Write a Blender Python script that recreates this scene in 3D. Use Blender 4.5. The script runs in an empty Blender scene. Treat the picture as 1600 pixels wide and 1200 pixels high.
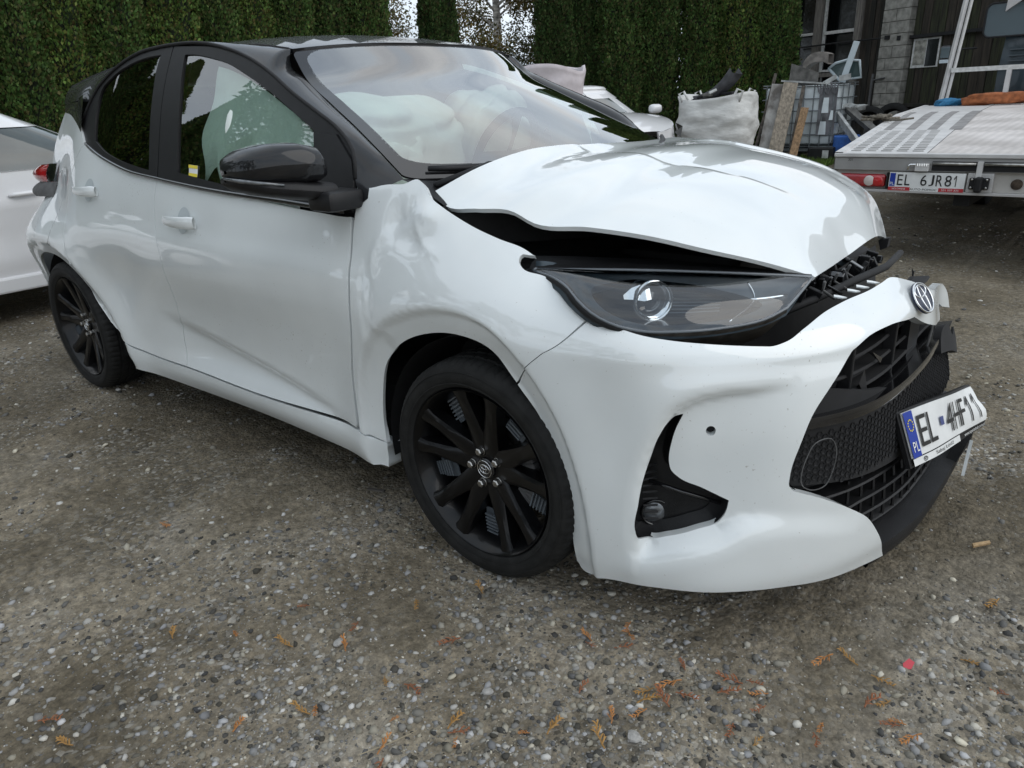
import bpy, bmesh, math, random
import numpy as np
from mathutils import Vector, Matrix
from mathutils.geometry import delaunay_2d_cdt

rnd = random.Random(7)
SC = bpy.context.scene
COL = SC.collection
# ======================= camera, sky, sun, exposure =======================
cam_d = bpy.data.cameras.new('camera'); cam = bpy.data.objects.new('camera', cam_d); COL.objects.link(cam)
cam_d.sensor_width = 36; cam_d.lens = 25.09; cam_d.clip_start = .05; cam_d.clip_end = 400
_yaw, _pit, _rol = map(math.radians, (130.1, 21.54, -2.7))
_f = Vector((math.cos(_yaw)*math.cos(_pit), math.sin(_yaw)*math.cos(_pit), -math.sin(_pit)))
_r = Vector((math.sin(_yaw), -math.cos(_yaw), 0)); _u = _r.cross(_f)
_r2 = _r*math.cos(_rol) + _u*math.sin(_rol); _u2 = -_r*math.sin(_rol) + _u*math.cos(_rol)
_m = Matrix((_r2, _u2, -_f)).transposed().to_4x4(); _m.translation = Vector((1.155, -2.062, 1.218))
cam.matrix_world = _m
SC.camera = cam
world = bpy.data.worlds.new('World'); SC.world = world; world.use_nodes = True
wn = world.node_tree.nodes; wl = world.node_tree.links; wn.clear()
wo = wn.new('ShaderNodeOutputWorld'); bg = wn.new('ShaderNodeBackground'); sky = wn.new('ShaderNodeTexSky')
sky.sky_type = 'NISHITA'; sky.sun_disc = False; sky.sun_elevation = math.radians(38); sky.sun_rotation = math.radians(70)
tc = wn.new('ShaderNodeTexCoord'); mp = wn.new('ShaderNodeMapping'); mp.inputs['Scale'].default_value = (1.6, 1.6, 4.5)
nz = wn.new('ShaderNodeTexNoise'); nz.inputs['Scale'].default_value = 1.7; nz.inputs['Detail'].default_value = 6; nz.inputs['Roughness'].default_value = .55
cr = wn.new('ShaderNodeValToRGB'); cr.color_ramp.elements[0].position = .36; cr.color_ramp.elements[0].color = (.78, .78, .78, 1); cr.color_ramp.elements[1].position = .58; cr.color_ramp.elements[1].color = (1, 1, 1, 1)
nz2 = wn.new('ShaderNodeTexNoise'); nz2.inputs['Scale'].default_value = 1.1; nz2.inputs['Detail'].default_value = 3
cc = wn.new('ShaderNodeValToRGB')
cc.color_ramp.elements[0].position = .38; cc.color_ramp.elements[0].color = (7.2, 8.3, 9.7, 1)
cc.color_ramp.elements[1].position = .66; cc.color_ramp.elements[1].color = (9.9, 10.1, 10.3, 1)
_e = cc.color_ramp.elements.new(.52); _e.color = (9.2, 10.2, 11.2, 1)
mx = wn.new('ShaderNodeMixRGB')
wl.new(tc.outputs['Generated'], mp.inputs['Vector']); wl.new(mp.outputs[0], nz.inputs['Vector']); wl.new(mp.outputs[0], nz2.inputs['Vector'])
wl.new(nz.outputs['Fac'], cr.inputs['Fac']); wl.new(nz2.outputs['Fac'], cc.inputs['Fac'])
wl.new(cr.outputs['Color'], mx.inputs['Fac']); wl.new(sky.outputs['Color'], mx.inputs['Color1']); wl.new(cc.outputs['Color'], mx.inputs['Color2'])
wl.new(mx.outputs[0], bg.inputs['Color']); bg.inputs['Strength'].default_value = .108; wl.new(bg.outputs[0], wo.inputs['Surface'])
sd = bpy.data.lights.new('sun', 'SUN'); sd.energy = 1.1; sd.angle = math.radians(60); sd.color = (1, .95, .88)
so = bpy.data.objects.new('sun', sd); COL.objects.link(so); so.rotation_euler = (math.radians(52), 0, math.radians(105)); so.location = (0, 0, 20)
SC.view_settings.view_transform = 'Standard'; SC.view_settings.look = 'None'; SC.view_settings.exposure = -0.06; SC.view_settings.gamma = 1
SC.view_settings.use_curve_mapping = False
SC.render.resolution_x = 1024; SC.render.resolution_y = 768
SC.cycles.max_bounces = 8; SC.cycles.transparent_max_bounces = 24

# ---------------- smooth interpolation ----------------
def cr1(xs, ys, x):
    """Catmull-Rom (finite-difference tangents) through (xs, ys); ys may be vectors"""
    xs = np.asarray(xs, float); ys = np.asarray(ys, float); x = np.asarray(x, float)
    m = np.zeros_like(ys)
    dx = np.diff(xs); sl = np.diff(ys, axis=0) / (dx if ys.ndim == 1 else dx[:, None])
    m[0] = sl[0]; m[-1] = sl[-1]
    if len(xs) > 2:
        w0 = dx[1:]; w1 = dx[:-1]
        if ys.ndim > 1: w0 = w0[:, None]; w1 = w1[:, None]
        m[1:-1] = (sl[:-1] * w0 + sl[1:] * w1) / (w0 + w1)
    i = np.clip(np.searchsorted(xs, x) - 1, 0, len(xs) - 2)
    h = dx[i]; t = np.clip((x - xs[i]) / h, -.5, 1.5)
    if ys.ndim > 1: h = h[..., None]; t = t[..., None]
    return ((2*t**3 - 3*t**2 + 1) * ys[i] + (t**3 - 2*t**2 + t) * h * m[i] + (-2*t**3 + 3*t**2) * ys[i+1] + (t**3 - t**2) * h * m[i+1])
def sstep(a, b, x):
    t = np.clip((x - a) / (b - a), 0, 1); return t*t*(3 - 2*t)
_SL = {}
def smooth_line(pts, n=8):
    k = id(pts)
    if k not in _SL:
        p = np.array([q[:2] for q in pts], float); s_ = np.concatenate([[0], np.cumsum(np.linalg.norm(np.diff(p, axis=0), axis=1))])
        _SL[k] = cr1(s_, p, np.linspace(0, s_[-1], len(p) * n // 2))
    return _SL[k]
def pline_d(px, py, pts):
    """distance from points to an open polyline, and the parameter 0..1 along it"""
    pts = np.asarray(pts, float); best = np.full(np.shape(px), 9.); bt = np.zeros(np.shape(px)); bs = np.zeros(np.shape(px))
    n = len(pts) - 1
    for i in range(n):
        a, b = pts[i], pts[i+1]; d = b - a; L = d @ d
        t = np.clip(((px - a[0]) * d[0] + (py - a[1]) * d[1]) / L, 0, 1)
        ex = px - a[0] - t*d[0]; ey = py - a[1] - t*d[1]
        q = np.hypot(ex, ey); k = q < best
        best = np.where(k, q, best); bt = np.where(k, (i + t) / n, bt); bs = np.where(k, np.sign(d[0]*ey - d[1]*ex), bs)
    return best, bt, bs
# ---------------- car side and nose shell ----------------
PLAN = np.array([(-3.20, -.30), (-3.185, -.50), (-3.13, -.66), (-3.03, -.765), (-2.88, -.835), (-2.7, -.857), (-2.45, -.862), (-2.0, -.860), (-1.5, -.860), (-1.0, -.860), (-.5, -.862), (-.2, -.866), (0, -.868), (.2, -.868), (.35, -.862), (.48, -.84), (.60, -.785), (.70, -.70), (.78, -.60), (.85, -.48), (.90, -.34), (.935, -.18), (.95, 0), (.955, .15), (.955, .30), (.935, .42), (.88, .53), (.80, .60)])
_ch = np.concatenate([[0], np.cumsum(np.hypot(*np.diff(PLAN, axis=0).T))])
_i0 = 12
PS = _ch - _ch[_i0]
SNOSE = PS[22]; SREAR = PS[0]
def plan(s):
    p = cr1(PS, PLAN, s); e = 1e-3
    d = cr1(PS, PLAN, s + e) - cr1(PS, PLAN, s - e)
    d /= np.linalg.norm(d, axis=-1, keepdims=True)
    n = np.stack([d[..., 1], -d[..., 0]], -1)      # outward (for +x travel along y<0 side: -y)
    return p, n
VL = [.06, .14, .18, .25, .35, .45, .55, .65, .70]
PROF = {'side': [.10, .075, .045, .024, .026, .024, .016, .004, 0], 'front_side': [.05, .03, .02, .012, .008, .006, .004, .001, 0],
        "corner": [.03, .014, .004, .0, .0, .0, .0, .012, .024], "nose": [.012, .004, .0, .008, .03, .05, .075, .10, .11]}
PS_ST = [SREAR, -2.9, -2.2, -1.9, -.45, -.2, .2, .45, .62, .85, SNOSE, SNOSE + .6]
PS_PR = np.array([PROF[k] for k in ('front_side', 'front_side', 'front_side', 'side', 'side', 'front_side', 'front_side', 'front_side', 'corner', 'corner', 'nose', 'nose')])
ZS = [SREAR, -3.2, -2.9, -2.7, -2.55, -2.4, -2.25, -2.0, -1.8, -1.55, -1.1, -.6, -.42, -.3, -.15, 0, .2, .4, .6, .8, 1.0, 1.2, SNOSE, SNOSE + .6]
ZT = [1.15, 1.20, 1.265, 1.265, 1.25, 1.21, 1.145, 1.075, 1.04, 1.02, .99, .97, .985, 1.03, 1.0, .955, .90, .86, .82, .80, .80, .80, .80, .80]
AT = [.20, .24, .255, .24, .215, .175, .13, .095, .085, .075, .066, .06, .07, .095, .10, .12, .14, .17, .17, .15, .12, .11, .10, .10]
ARCH_F = [(-.385, .24), (-.388, .35), (-.372, .45), (-.33, .55), (-.25, .625), (-.14, .672), (-.03, .687), (.075, .668), (.155, .605), (.22, .52), (.268, .40), (.295, .25), (.30, .13)]
ARCH_R = [(-2.09, .20), (-2.105, .27), (-2.165, .376), (-2.27, .485), (-2.384, .585), (-2.50, .645), (-2.61, .662), (-2.72, .650), (-2.82, .61), (-2.90, .54), (-2.96, .43), (-2.99, .30)]
# character lines and recess of the bumper corner, in shell coordinates (s, v)
RECESS = None
def shell_raw(s, v):
    s = np.asarray(s, float); v = np.asarray(v, float)
    p, n = plan(s)
    vv = np.clip(v, VL[0], .7)
    prof = cr1(PS_ST, PS_PR, s)                     # (..., 9)
    fl = prof.reshape(-1, 9); vf = vv.reshape(-1)
    i = np.clip(np.searchsorted(VL, vf) - 1, 0, 7); V = np.array(VL)
    sl = np.diff(fl, axis=1) / np.diff(V)
    m = np.zeros_like(fl); m[:, 0] = sl[:, 0]; m[:, 1:-1] = .5*(sl[:, 1:] + sl[:, :-1]); m[:, -1] = sl[:, -1]*.3
    r = np.arange(len(vf)); h = V[i+1] - V[i]; t = (vf - V[i]) / h
    low = ((2*t**3-3*t**2+1)*fl[r, i] + (t**3-2*t**2+t)*h*m[r, i] + (-2*t**3+3*t**2)*fl[r, i+1] + (t**3-t**2)*h*m[r, i+1]).reshape(np.shape(vv))
    tau = np.clip((v - .7) / .3, 0, 1.3)
    zt = cr1(ZS, ZT, s); a = cr1(ZS, AT, s)
    z = np.where(v <= .7, v, .7 + (zt - .7) * tau)
    rw_ = 1 - sstep(-2.65, -2.2, s); tc_ = np.clip(tau, 1e-9, 1.3); ins = low + a * ((1 - rw_) * tc_**1.9 + rw_ * (.56 * sstep(.03, .50, tc_) + .44 * np.clip((tc_ - .45) / .55, 0, 1)**1.3))
    # shoulder line on the doors
    sh = sstep(-2.7, -2.0, s) * (1 - sstep(-.5, -.3, s))
    ins = ins - .010 * sh * np.exp(-((z - .80) / .035)**2) * (z > .80) - .010 * sh * np.where(z <= .80, np.exp(-((.80 - z) / .10)**2), 0)
    # rear haunch and the hollow in front of it
    ins = ins - .024 * np.exp(-((s + 2.66) / .34)**2 - ((z - .70) / .24)**2)
    ins = ins + .022 * np.exp(-((s + 1.95) / .30)**2 - ((z - .62 - .35*(s + 1.95)) / .16)**2)
    # lower door scoop
    zz = .47 - .16 * (s + 1.45)
    sc = sstep(-1.75, -1.3, s) * (1 - sstep(-.45, -.2, s))
    ins = ins + sc * .028 * sstep(.005, -.035, z - zz) * sstep(.27, .37, z)
    # arch lips
    for k, pts in enumerate((ARCH_F, ARCH_R)):
        dd, _, _ = pline_d(s, z, smooth_line(pts))
        ins = ins - .018 * np.exp(-(np.clip(dd - .066, 0, 9) / .10)**2)
        ins = ins + .014 * (1 - sstep(.056, .070, dd)) + .020 * np.clip((.06 - dd) / .06, 0, 1)
    if RECESS is not None: ins = ins + RECESS(s, v)
    return np.stack([p[..., 0] - n[..., 0]*ins, p[..., 1] - n[..., 1]*ins, z], -1)
FEND = [None]
def shell(s, v):
    P = shell_raw(s, v)
    # crash buckles in the front fender and front door edge
    x, y, z = P[..., 0], P[..., 1], P[..., 2]
    g = lambda cx, cz, rx, rz: np.exp(-((x - cx)/rx)**2 - ((z - cz)/rz)**2)
    m = (y < 0)
    d = .010*g(-.27, .95, .030, .05) - .014*g(-.16, .965, .035, .025) + .003*g(-.335, .72, .014, .10) - .002*g(-.375, .66, .016, .10) + .005*g(-.30, .60, .02, .04) + .006*g(-.52, .91, .05, .03) + .010*g(-.20, .90, .05, .022)
    for pts, amp, w in (([(-.205, 1.02), (-.235, .955), (-.30, .925)], .010, .016), ([(-.20, .955), (-.165, .90), (-.105, .875)], -.007, .014), ([(-.36, .84), (-.372, .74), (-.345, .62)], .003, .010), ([(-.355, .70), (-.30, .655), (-.25, .665)], -.003, .012), ([(-.30, .93), (-.335, .86), (-.33, .80)], -.006, .012)):
        dd, tt, _ = pline_d(x, z, pts); d = d + amp*np.exp(-dd/w)*np.sin(np.pi*np.clip(.12+.76*tt, 0, 1))*(dd < w*6)
    P = P.copy(); P[..., 1] += d * m
    return P
# ---------------- greenhouse, roof, hood ----------------
def glass_y(x, z):
    b = .42 * (z - .92) + .05 * np.clip(z - 1.15, 0, 9)**2 * 2
    return -(.83 - b - .19 * np.clip(-2.0 - x, 0, 9)**2 - .02*np.clip(x + .9, 0, 9)**2)
def green(x, z):
    x = np.asarray(x, float); z = np.asarray(z, float)
    return np.stack([x, glass_y(x, z), z], -1)
SPX = [-3.1, -2.9, -2.6, -2.2, -1.8, -1.4, -1.1, -.9, -.8]
SPZ = [1.33, 1.385, 1.435, 1.475, 1.495, 1.493, 1.470, 1.437, 1.415]
def roof(x, y):
    x = np.asarray(x, float); y = np.asarray(y, float)
    z = cr1(SPX, SPZ, x) - .045 * (np.abs(y) / .55)**2.4
    return np.stack([x, y, z], -1)

def v_at(s, z):
    """shell row that lies at height z"""
    zt = float(cr1(ZS, ZT, np.array(s))); return z if z <= .7 else .7 + .3 * (z - .7) / (zt - .7)

# outlines measured on the car, metres; (s, v) on the shell, (x, z) on the side glass, (x, y, z) elsewhere
TB = {
    'split': [(0.151, 0.599, 1), (0.187, 0.641), (0.284, 0.735), (0.342, 0.84, 1)],
    'arch': [(-0.393, 0.273), (-0.404, 0.358), (-0.394, 0.434), (-0.345, 0.546), (-0.263, 0.611), (-0.156, 0.664), (-0.038, 0.683), (0.067, 0.672), (0.151, 0.599)],
    'archb': [(0.151, 0.599), (0.212, 0.529), (0.262, 0.407), (0.296, 0.238), (0.291, 0.136)],
    'bgr': [(1.181, 0.115), (1.1, 0.218), (1.047, 0.279), (0.981, 0.324), (0.891, 0.374), (0.818, 0.406, 1), (0.807, 0.419), (0.806, 0.443), (0.821, 0.518), (0.844, 0.58), (0.893, 0.64), (0.946, 0.691), (1.019, 0.757), (1.117, 0.762), (1.255, 0.713), (1.425, 0.651), (1.555, 0.622), (1.616, 0.623), (1.614, 0.655)],
    'btop': [(1.623, 0.673), (1.5, 0.765), (1.403, 0.883), (1.313, 0.945), (1.241, 0.947), (1.155, 0.945), (1.001, 0.938), (0.932, 0.916), (0.848, 0.859), (0.785, 0.804), (0.754, 0.79), (0.733, 0.792), (0.677, 0.798), (0.605, 0.805), (0.535, 0.812), (0.465, 0.821), (0.404, 0.833), (0.342, 0.84)],
    'frear': [(-0.443, 1.044), (-0.431, 0.951), (-0.421, 0.855), (-0.424, 0.672), (-0.474, 0.463), (-0.483, 0.309), (-0.381, 0.277)],
    'ftop': [(-0.438, 1.045), (-0.367, 1.02), (-0.274, 1.004), (-0.225, 1.022), (-0.201, 1.015), (-0.175, 1.002), (-0.129, 0.991), (-0.113, 0.987), (-0.042, 0.976), (0.044, 0.971), (0.118, 0.971), (0.154, 0.963, 1), (0.139, 0.958), (0.119, 0.952), (0.119, 0.942), (0.135, 0.927), (0.195, 0.924), (0.248, 0.914), (0.296, 0.881), (0.342, 0.84)],
    'fog': [(0.566, 0.587, 1), (0.538, 0.575), (0.518, 0.541), (0.501, 0.488), (0.486, 0.431), (0.477, 0.368), (0.472, 0.305), (0.482, 0.276), (0.498, 0.269), (0.541, 0.28), (0.609, 0.306), (0.66, 0.331), (0.673, 0.352), (0.679, 0.384, 1), (0.618, 0.412), (0.563, 0.434), (0.543, 0.453), (0.539, 0.468), (0.543, 0.522), (0.551, 0.553)],
    'rec': [(0.79, 0.663), (0.713, 0.653), (0.646, 0.646), (0.587, 0.631), (0.543, 0.603), (0.516, 0.557), (0.493, 0.5), (0.473, 0.418), (0.462, 0.317), (0.468, 0.248)],
    'sensor': [(0.63, 0.551)],
    'lip': [(0.483, 0.251), (0.569, 0.285), (0.65, 0.315), (0.704, 0.345), (0.823, 0.352), (0.987, 0.312)],
    'fgap': [(-0.445, 0.965), (-0.427, 0.855), (-0.43, 0.67), (-0.483, 0.46), (-0.494, 0.314)],
    'rgap': [(-1.567, 0.994), (-1.569, 0.947), (-1.556, 0.854), (-1.522, 0.771), (-1.523, 0.657), (-1.54, 0.525), (-1.581, 0.409), (-1.581, 0.29)],
    'belt': [(-2.263, 0.99), (-2.019, 0.994), (-1.815, 0.992), (-1.571, 0.991), (-1.144, 0.991), (-0.744, 1.001), (-0.447, 0.972)],
    'gframe': [(-0.448, 1.038), (-0.467, 1.089), (-0.507, 1.132), (-0.558, 1.163), (-0.694, 1.221), (-0.822, 1.273), (-0.945, 1.329), (-1.114, 1.39), (-1.268, 1.428), (-1.427, 1.454), (-1.629, 1.465), (-1.737, 1.465), (-1.929, 1.452), (-2.055, 1.422), (-2.159, 1.385), (-2.249, 1.341), (-2.334, 1.266), (-2.378, 1.216)],
    'gB': [(-1.629, 1.465), (-1.637, 1.403), (-1.635, 1.317), (-1.621, 1.229), (-1.6, 1.153), (-1.556, 1.017)],
    'gwr': [(-1.641, 1.044, 1), (-1.761, 1.057), (-1.925, 1.08), (-2.054, 1.108), (-2.169, 1.147, 1), (-2.191, 1.193), (-2.209, 1.268), (-2.201, 1.329), (-2.106, 1.382), (-1.978, 1.418), (-1.85, 1.435), (-1.719, 1.439, 1), (-1.728, 1.398), (-1.721, 1.32), (-1.697, 1.209)],
    'gwf': [(-1.53, 1.426, 1), (-1.524, 1.375), (-1.495, 1.268), (-1.462, 1.152), (-1.424, 1.041, 1), (-1.124, 1.012), (-0.842, 0.995), (-0.617, 0.988, 1), (-0.644, 1.071), (-0.679, 1.168, 1), (-0.777, 1.21), (-0.923, 1.273), (-1.082, 1.331), (-1.247, 1.383), (-1.362, 1.406), (-1.478, 1.423)],
    'gbelt': [(-2.281, 1.139), (-2.024, 1.079), (-1.808, 1.04), (-1.567, 1.019), (-1.136, 0.991), (-0.736, 0.976), (-0.432, 0.96)],
    'sticker': [(-1.357, 1.065), (-1.295, 1.062), (-1.285, 1.026), (-1.343, 1.029)],
    'hoodR': [(-0.2311, -0.7, 1.007), (-0.1733, -0.715, 0.9756), (-0.0624, -0.72, 0.9755), (0.0504, -0.72, 0.9754), (0.1168, -0.72, 0.951), (0.2556, -0.7, 0.9484), (0.3928, -0.655, 0.93), (0.5093, -0.58, 0.896), (0.5991, -0.47, 0.8513), (0.6606, -0.37, 0.8127)],
    'hoodF': [(0.6606, -0.37, 0.8127), (0.6443, -0.08, 0.8019), (0.6406, 0.25, 0.8011), (0.6249, 0.45, 0.7611)],
    'hoodL': [(-0.2331, 0.66, 1.0609), (-0.1429, 0.7, 1.0507), (0.0446, 0.72, 1.0253), (0.2358, 0.7, 0.9823), (0.4197, 0.66, 0.9278), (0.5247, 0.6, 0.8742), (0.5985, 0.5, 0.7983), (0.6249, 0.45, 0.7611)],
    'hoodB': [(-0.2311, -0.7, 1.007), (-0.1561, -0.62, 1.0577), (-0.1172, -0.45, 1.0931), (-0.1174, -0.3, 1.0961), (-0.1287, -0.08, 1.0865), (-0.1705, 0.25, 1.0707), (-0.2331, 0.66, 1.0609)],
    'crease': [(-0.1189, -0.2, 1.091), (0.0992, -0.2, 1.0391), (0.282, -0.17, 0.9854), (0.4443, -0.12, 0.9386), (0.5822, -0.07, 0.8959)],
    'ws_edge': [(-0.9896, -0.55, 1.4009), (-0.9765, -0.56, 1.3699), (-0.8784, -0.582, 1.3121), (-0.7294, -0.615, 1.2372), (-0.5902, -0.648, 1.1732), (-0.4523, -0.685, 1.1076), (-0.318, -0.72, 1.0393)],
    'lampT': [(0.1282, -0.76, 0.8507), (0.2298, -0.715, 0.8525), (0.3601, -0.65, 0.8518), (0.4778, -0.57, 0.8439), (0.5901, -0.48, 0.8319), (0.6654, -0.405, 0.819)],
    'lampB': [(0.1282, -0.76, 0.8507), (0.2312, -0.8, 0.8494), (0.2831, -0.825, 0.8394), (0.3149, -0.84, 0.8229), (0.3584, -0.845, 0.7981), (0.404, -0.83, 0.7762), (0.4478, -0.8, 0.7626), (0.5202, -0.75, 0.7595), (0.5816, -0.68, 0.759), (0.6394, -0.595, 0.767), (0.6626, -0.55, 0.7818)],
    'lampR': [(0.6654, -0.405, 0.819), (0.6612, -0.47, 0.7959), (0.6626, -0.55, 0.7818)],
    'ledge': [(0.0962, -0.69, 0.8634), (0.1856, -0.65, 0.8629), (0.3258, -0.59, 0.859), (0.4495, -0.51, 0.8469), (0.5716, -0.43, 0.8272), (0.6508, -0.38, 0.8137)],
    'bbot': [(0.291, 0.136, 1), (0.305, 0.124), (0.401, 0.141), (0.559, 0.161), (0.786, 0.154), (0.954, 0.122), (1.195, 0.093, 1)],
    'dbot': [(-2.177, 0.376), (-2.102, 0.326), (-1.938, 0.303), (-1.69, 0.289), (-1.581, 0.29), (-1.097, 0.281), (-0.494, 0.314)],
    'qgap': [(-2.263, 0.99), (-2.311, 0.938), (-2.348, 0.884), (-2.365, 0.817), (-2.352, 0.77), (-2.343, 0.703), (-2.389, 0.565), (-2.308, 0.441), (-2.256, 0.38)],
}

# ======================= materials =======================
MATS = {}
def mat(name, col, rough=.5, metal=0, coat=0, noise=0, nscale=20, bump=0, bscale=60, spec=.5, coords='Object', col2=None, stretch=None, detail=5, coat_rough=.03, coat_ior=1.5, ramp=(.35, .65)):
    if name in MATS: return MATS[name]
    m = bpy.data.materials.new(name); m.use_nodes = True; nt = m.node_tree; b = nt.nodes['Principled BSDF']
    b.inputs['Base Color'].default_value = (*col, 1); b.inputs['Roughness'].default_value = rough; b.inputs['Metallic'].default_value = metal
    b.inputs['Coat Weight'].default_value = coat; b.inputs['Coat IOR'].default_value = coat_ior; b.inputs['Coat Roughness'].default_value = coat_rough; b.inputs['Specular IOR Level'].default_value = spec
    tcn = nt.nodes.new('ShaderNodeTexCoord'); mpn = nt.nodes.new('ShaderNodeMapping')
    nt.links.new(tcn.outputs[coords], mpn.inputs['Vector'])
    if stretch: mpn.inputs['Scale'].default_value = stretch
    if noise or col2:
        n = nt.nodes.new('ShaderNodeTexNoise'); n.inputs['Scale'].default_value = nscale; n.inputs['Detail'].default_value = detail
        nt.links.new(mpn.outputs[0], n.inputs['Vector'])
        r = nt.nodes.new('ShaderNodeValToRGB'); c2 = col2 or tuple(c*(1-noise) for c in col); c1 = col if col2 else tuple(min(1, c*(1+noise*.5)) for c in col)
        r.color_ramp.elements[0].position = ramp[0]; r.color_ramp.elements[0].color = (*c2, 1)
        r.color_ramp.elements[1].position = ramp[1]; r.color_ramp.elements[1].color = (*c1, 1)
        nt.links.new(n.outputs['Fac'], r.inputs['Fac']); nt.links.new(r.outputs[0], b.inputs['Base Color'])
    if bump:
        n = nt.nodes.new('ShaderNodeTexNoise'); n.inputs['Scale'].default_value = bscale; n.inputs['Detail'].default_value = 4
        nt.links.new(mpn.outputs[0], n.inputs['Vector'])
        bp = nt.nodes.new('ShaderNodeBump'); bp.inputs['Strength'].default_value = bump; bp.inputs['Distance'].default_value = .01
        nt.links.new(n.outputs['Fac'], bp.inputs['Height']); nt.links.new(bp.outputs[0], b.inputs['Normal'])
    MATS[name] = m; return m
def glassmat(name, tint, refl=.12, rough=.0, scale=1.0):
    """thin sheet glass: tinted see-through plus a fresnel reflection"""
    m = bpy.data.materials.new(name); m.use_nodes = True; nt = m.node_tree; nt.nodes.clear()
    o = nt.nodes.new('ShaderNodeOutputMaterial'); mxs = nt.nodes.new('ShaderNodeMixShader'); t = nt.nodes.new('ShaderNodeBsdfTransparent'); g = nt.nodes.new('ShaderNodeBsdfGlossy')
    t.inputs['Color'].default_value = (*tint, 1); g.inputs['Roughness'].default_value = rough; g.inputs['Color'].default_value = (1, 1, 1, 1)
    lw = nt.nodes.new('ShaderNodeFresnel'); lw.inputs['IOR'].default_value = 1.5
    ma = nt.nodes.new('ShaderNodeMath'); ma.operation = 'MULTIPLY_ADD'; ma.inputs[1].default_value = scale; ma.inputs[2].default_value = refl; ma.use_clamp = True
    nt.links.new(lw.outputs[0], ma.inputs[0]); nt.links.new(ma.outputs[0], mxs.inputs['Fac'])
    nt.links.new(t.outputs[0], mxs.inputs[1]); nt.links.new(g.outputs[0], mxs.inputs[2]); nt.links.new(mxs.outputs[0], o.inputs['Surface'])
    MATS[name] = m; return m
# ======================= mesh helpers =======================
class MB:
    def __init__(s): s.v = []; s.f = []
    def add(s, vs, fs):
        n = len(s.v); s.v.extend([tuple(map(float, p)) for p in vs]); s.f.extend([tuple(i+n for i in f) for f in fs]); return s
    def box(s, c, d, rot=None, bev=0):
        hx, hy, hz = d[0]/2, d[1]/2, d[2]/2
        if bev <= 0:
            vs = [(x*hx, y*hy, z*hz) for x in (-1, 1) for y in (-1, 1) for z in (-1, 1)]
            fs = [(0, 1, 3, 2), (4, 6, 7, 5), (0, 4, 5, 1), (2, 3, 7, 6), (0, 2, 6, 4), (1, 5, 7, 3)]
        else:
            bm = bmesh.new(); bmesh.ops.create_cube(bm, size=1); bmesh.ops.scale(bm, vec=d, verts=bm.verts)
            bmesh.ops.bevel(bm, geom=bm.edges[:], offset=min(bev, .45*min(d)), segments=2, affect='EDGES', profile=.5)
            bm.verts.index_update(); vs = [v.co[:] for v in bm.verts]; fs = [tuple(q.index for q in f.verts) for f in bm.faces]; bm.free()
        M = rot if rot is not None else Matrix.Identity(3)
        return s.add([tuple(M @ Vector(p) + Vector(c)) for p in vs], fs)
    def tube(s, pts, r, n=8, caps=True, closed=False):
        pts = [Vector(p) for p in pts]; N = len(pts); rs = r if hasattr(r, '__len__') else [r]*N
        ups = None; rings = []
        for i, p in enumerate(pts):
            if closed: t = pts[(i+1) % N] - pts[i-1]
            else: t = pts[min(i+1, N-1)] - pts[max(i-1, 0)]
            t = t.normalized() if t.length > 0 else Vector((0, 0, 1))
            if ups is None: ups = Vector((0, 0, 1)) if abs(t.z) < .9 else Vector((1, 0, 0))
            a = t.cross(ups); a = a.normalized() if a.length > 1e-6 else Vector((1, 0, 0)); b = a.cross(t).normalized(); ups = b
            rings.append([p + a*rs[i]*math.cos(q) + b*rs[i]*math.sin(q) for q in [2*math.pi*k/n for k in range(n)]])
        vs = [q for R_ in rings for q in R_]; fs = []
        M = N if closed else N-1
        for i in range(M):
            j = (i+1) % N
            for k in range(n): fs.append((i*n+k, i*n+(k+1) % n, j*n+(k+1) % n, j*n+k))
        if caps and not closed: fs.append(tuple(range(n-1, -1, -1))); fs.append(tuple((N-1)*n+k for k in range(n)))
        return s.add(vs, fs)
    def lathe(s, prof, n=48, axis='y', c=(0, 0, 0), closed=False, ang=None):
        """prof: list of (axial, radius)"""
        vs = []; fs = []
        for a, r in prof:
            for k in range(n):
                q = 2*math.pi*k/n; x, y = r*math.cos(q), r*math.sin(q)
                p = {'y': (x, a, y), 'z': (x, y, a), 'x': (a, x, y)}[axis]; vs.append((p[0]+c[0], p[1]+c[1], p[2]+c[2]))
        m = len(prof)
        for i in range(m if closed else m-1):
            j = (i+1) % m
            for k in range(n): fs.append((i*n+k, i*n+(k+1) % n, j*n+(k+1) % n, j*n+k))
        return s.add(vs, fs)
    def prism(s, poly, d, origin=(0, 0, 0), X=(1, 0, 0), Y=(0, 0, 1)):
        """extrude a 2D polygon lying in X,Y by d along X x Y"""
        X = Vector(X).normalized(); Y = Vector(Y).normalized(); Z = X.cross(Y); o = Vector(origin); n = len(poly)
        vs = [o + X*a + Y*b for a, b in poly] + [o + X*a + Y*b + Z*d for a, b in poly]
        fs = [tuple(range(n-1, -1, -1)), tuple(range(n, 2*n))] + [(i, (i+1) % n, n+(i+1) % n, n+i) for i in range(n)]
        return s.add(vs, fs)
    def grid(s, P, flip=False, closeu=False):
        P = np.asarray(P); a, b = P.shape[:2]; vs = P.reshape(-1, 3); fs = []
        for i in range(a if closeu else a-1):
            ii = (i+1) % a
            for j in range(b-1):
                f = (i*b+j, ii*b+j, ii*b+j+1, i*b+j+1); fs.append(f[::-1] if flip else f)
        return s.add(vs, fs)
def mesh_from(name, v, f):
    me = bpy.data.meshes.new(name); me.from_pydata([tuple(p) for p in v], [], f); me.update(); return me
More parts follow.
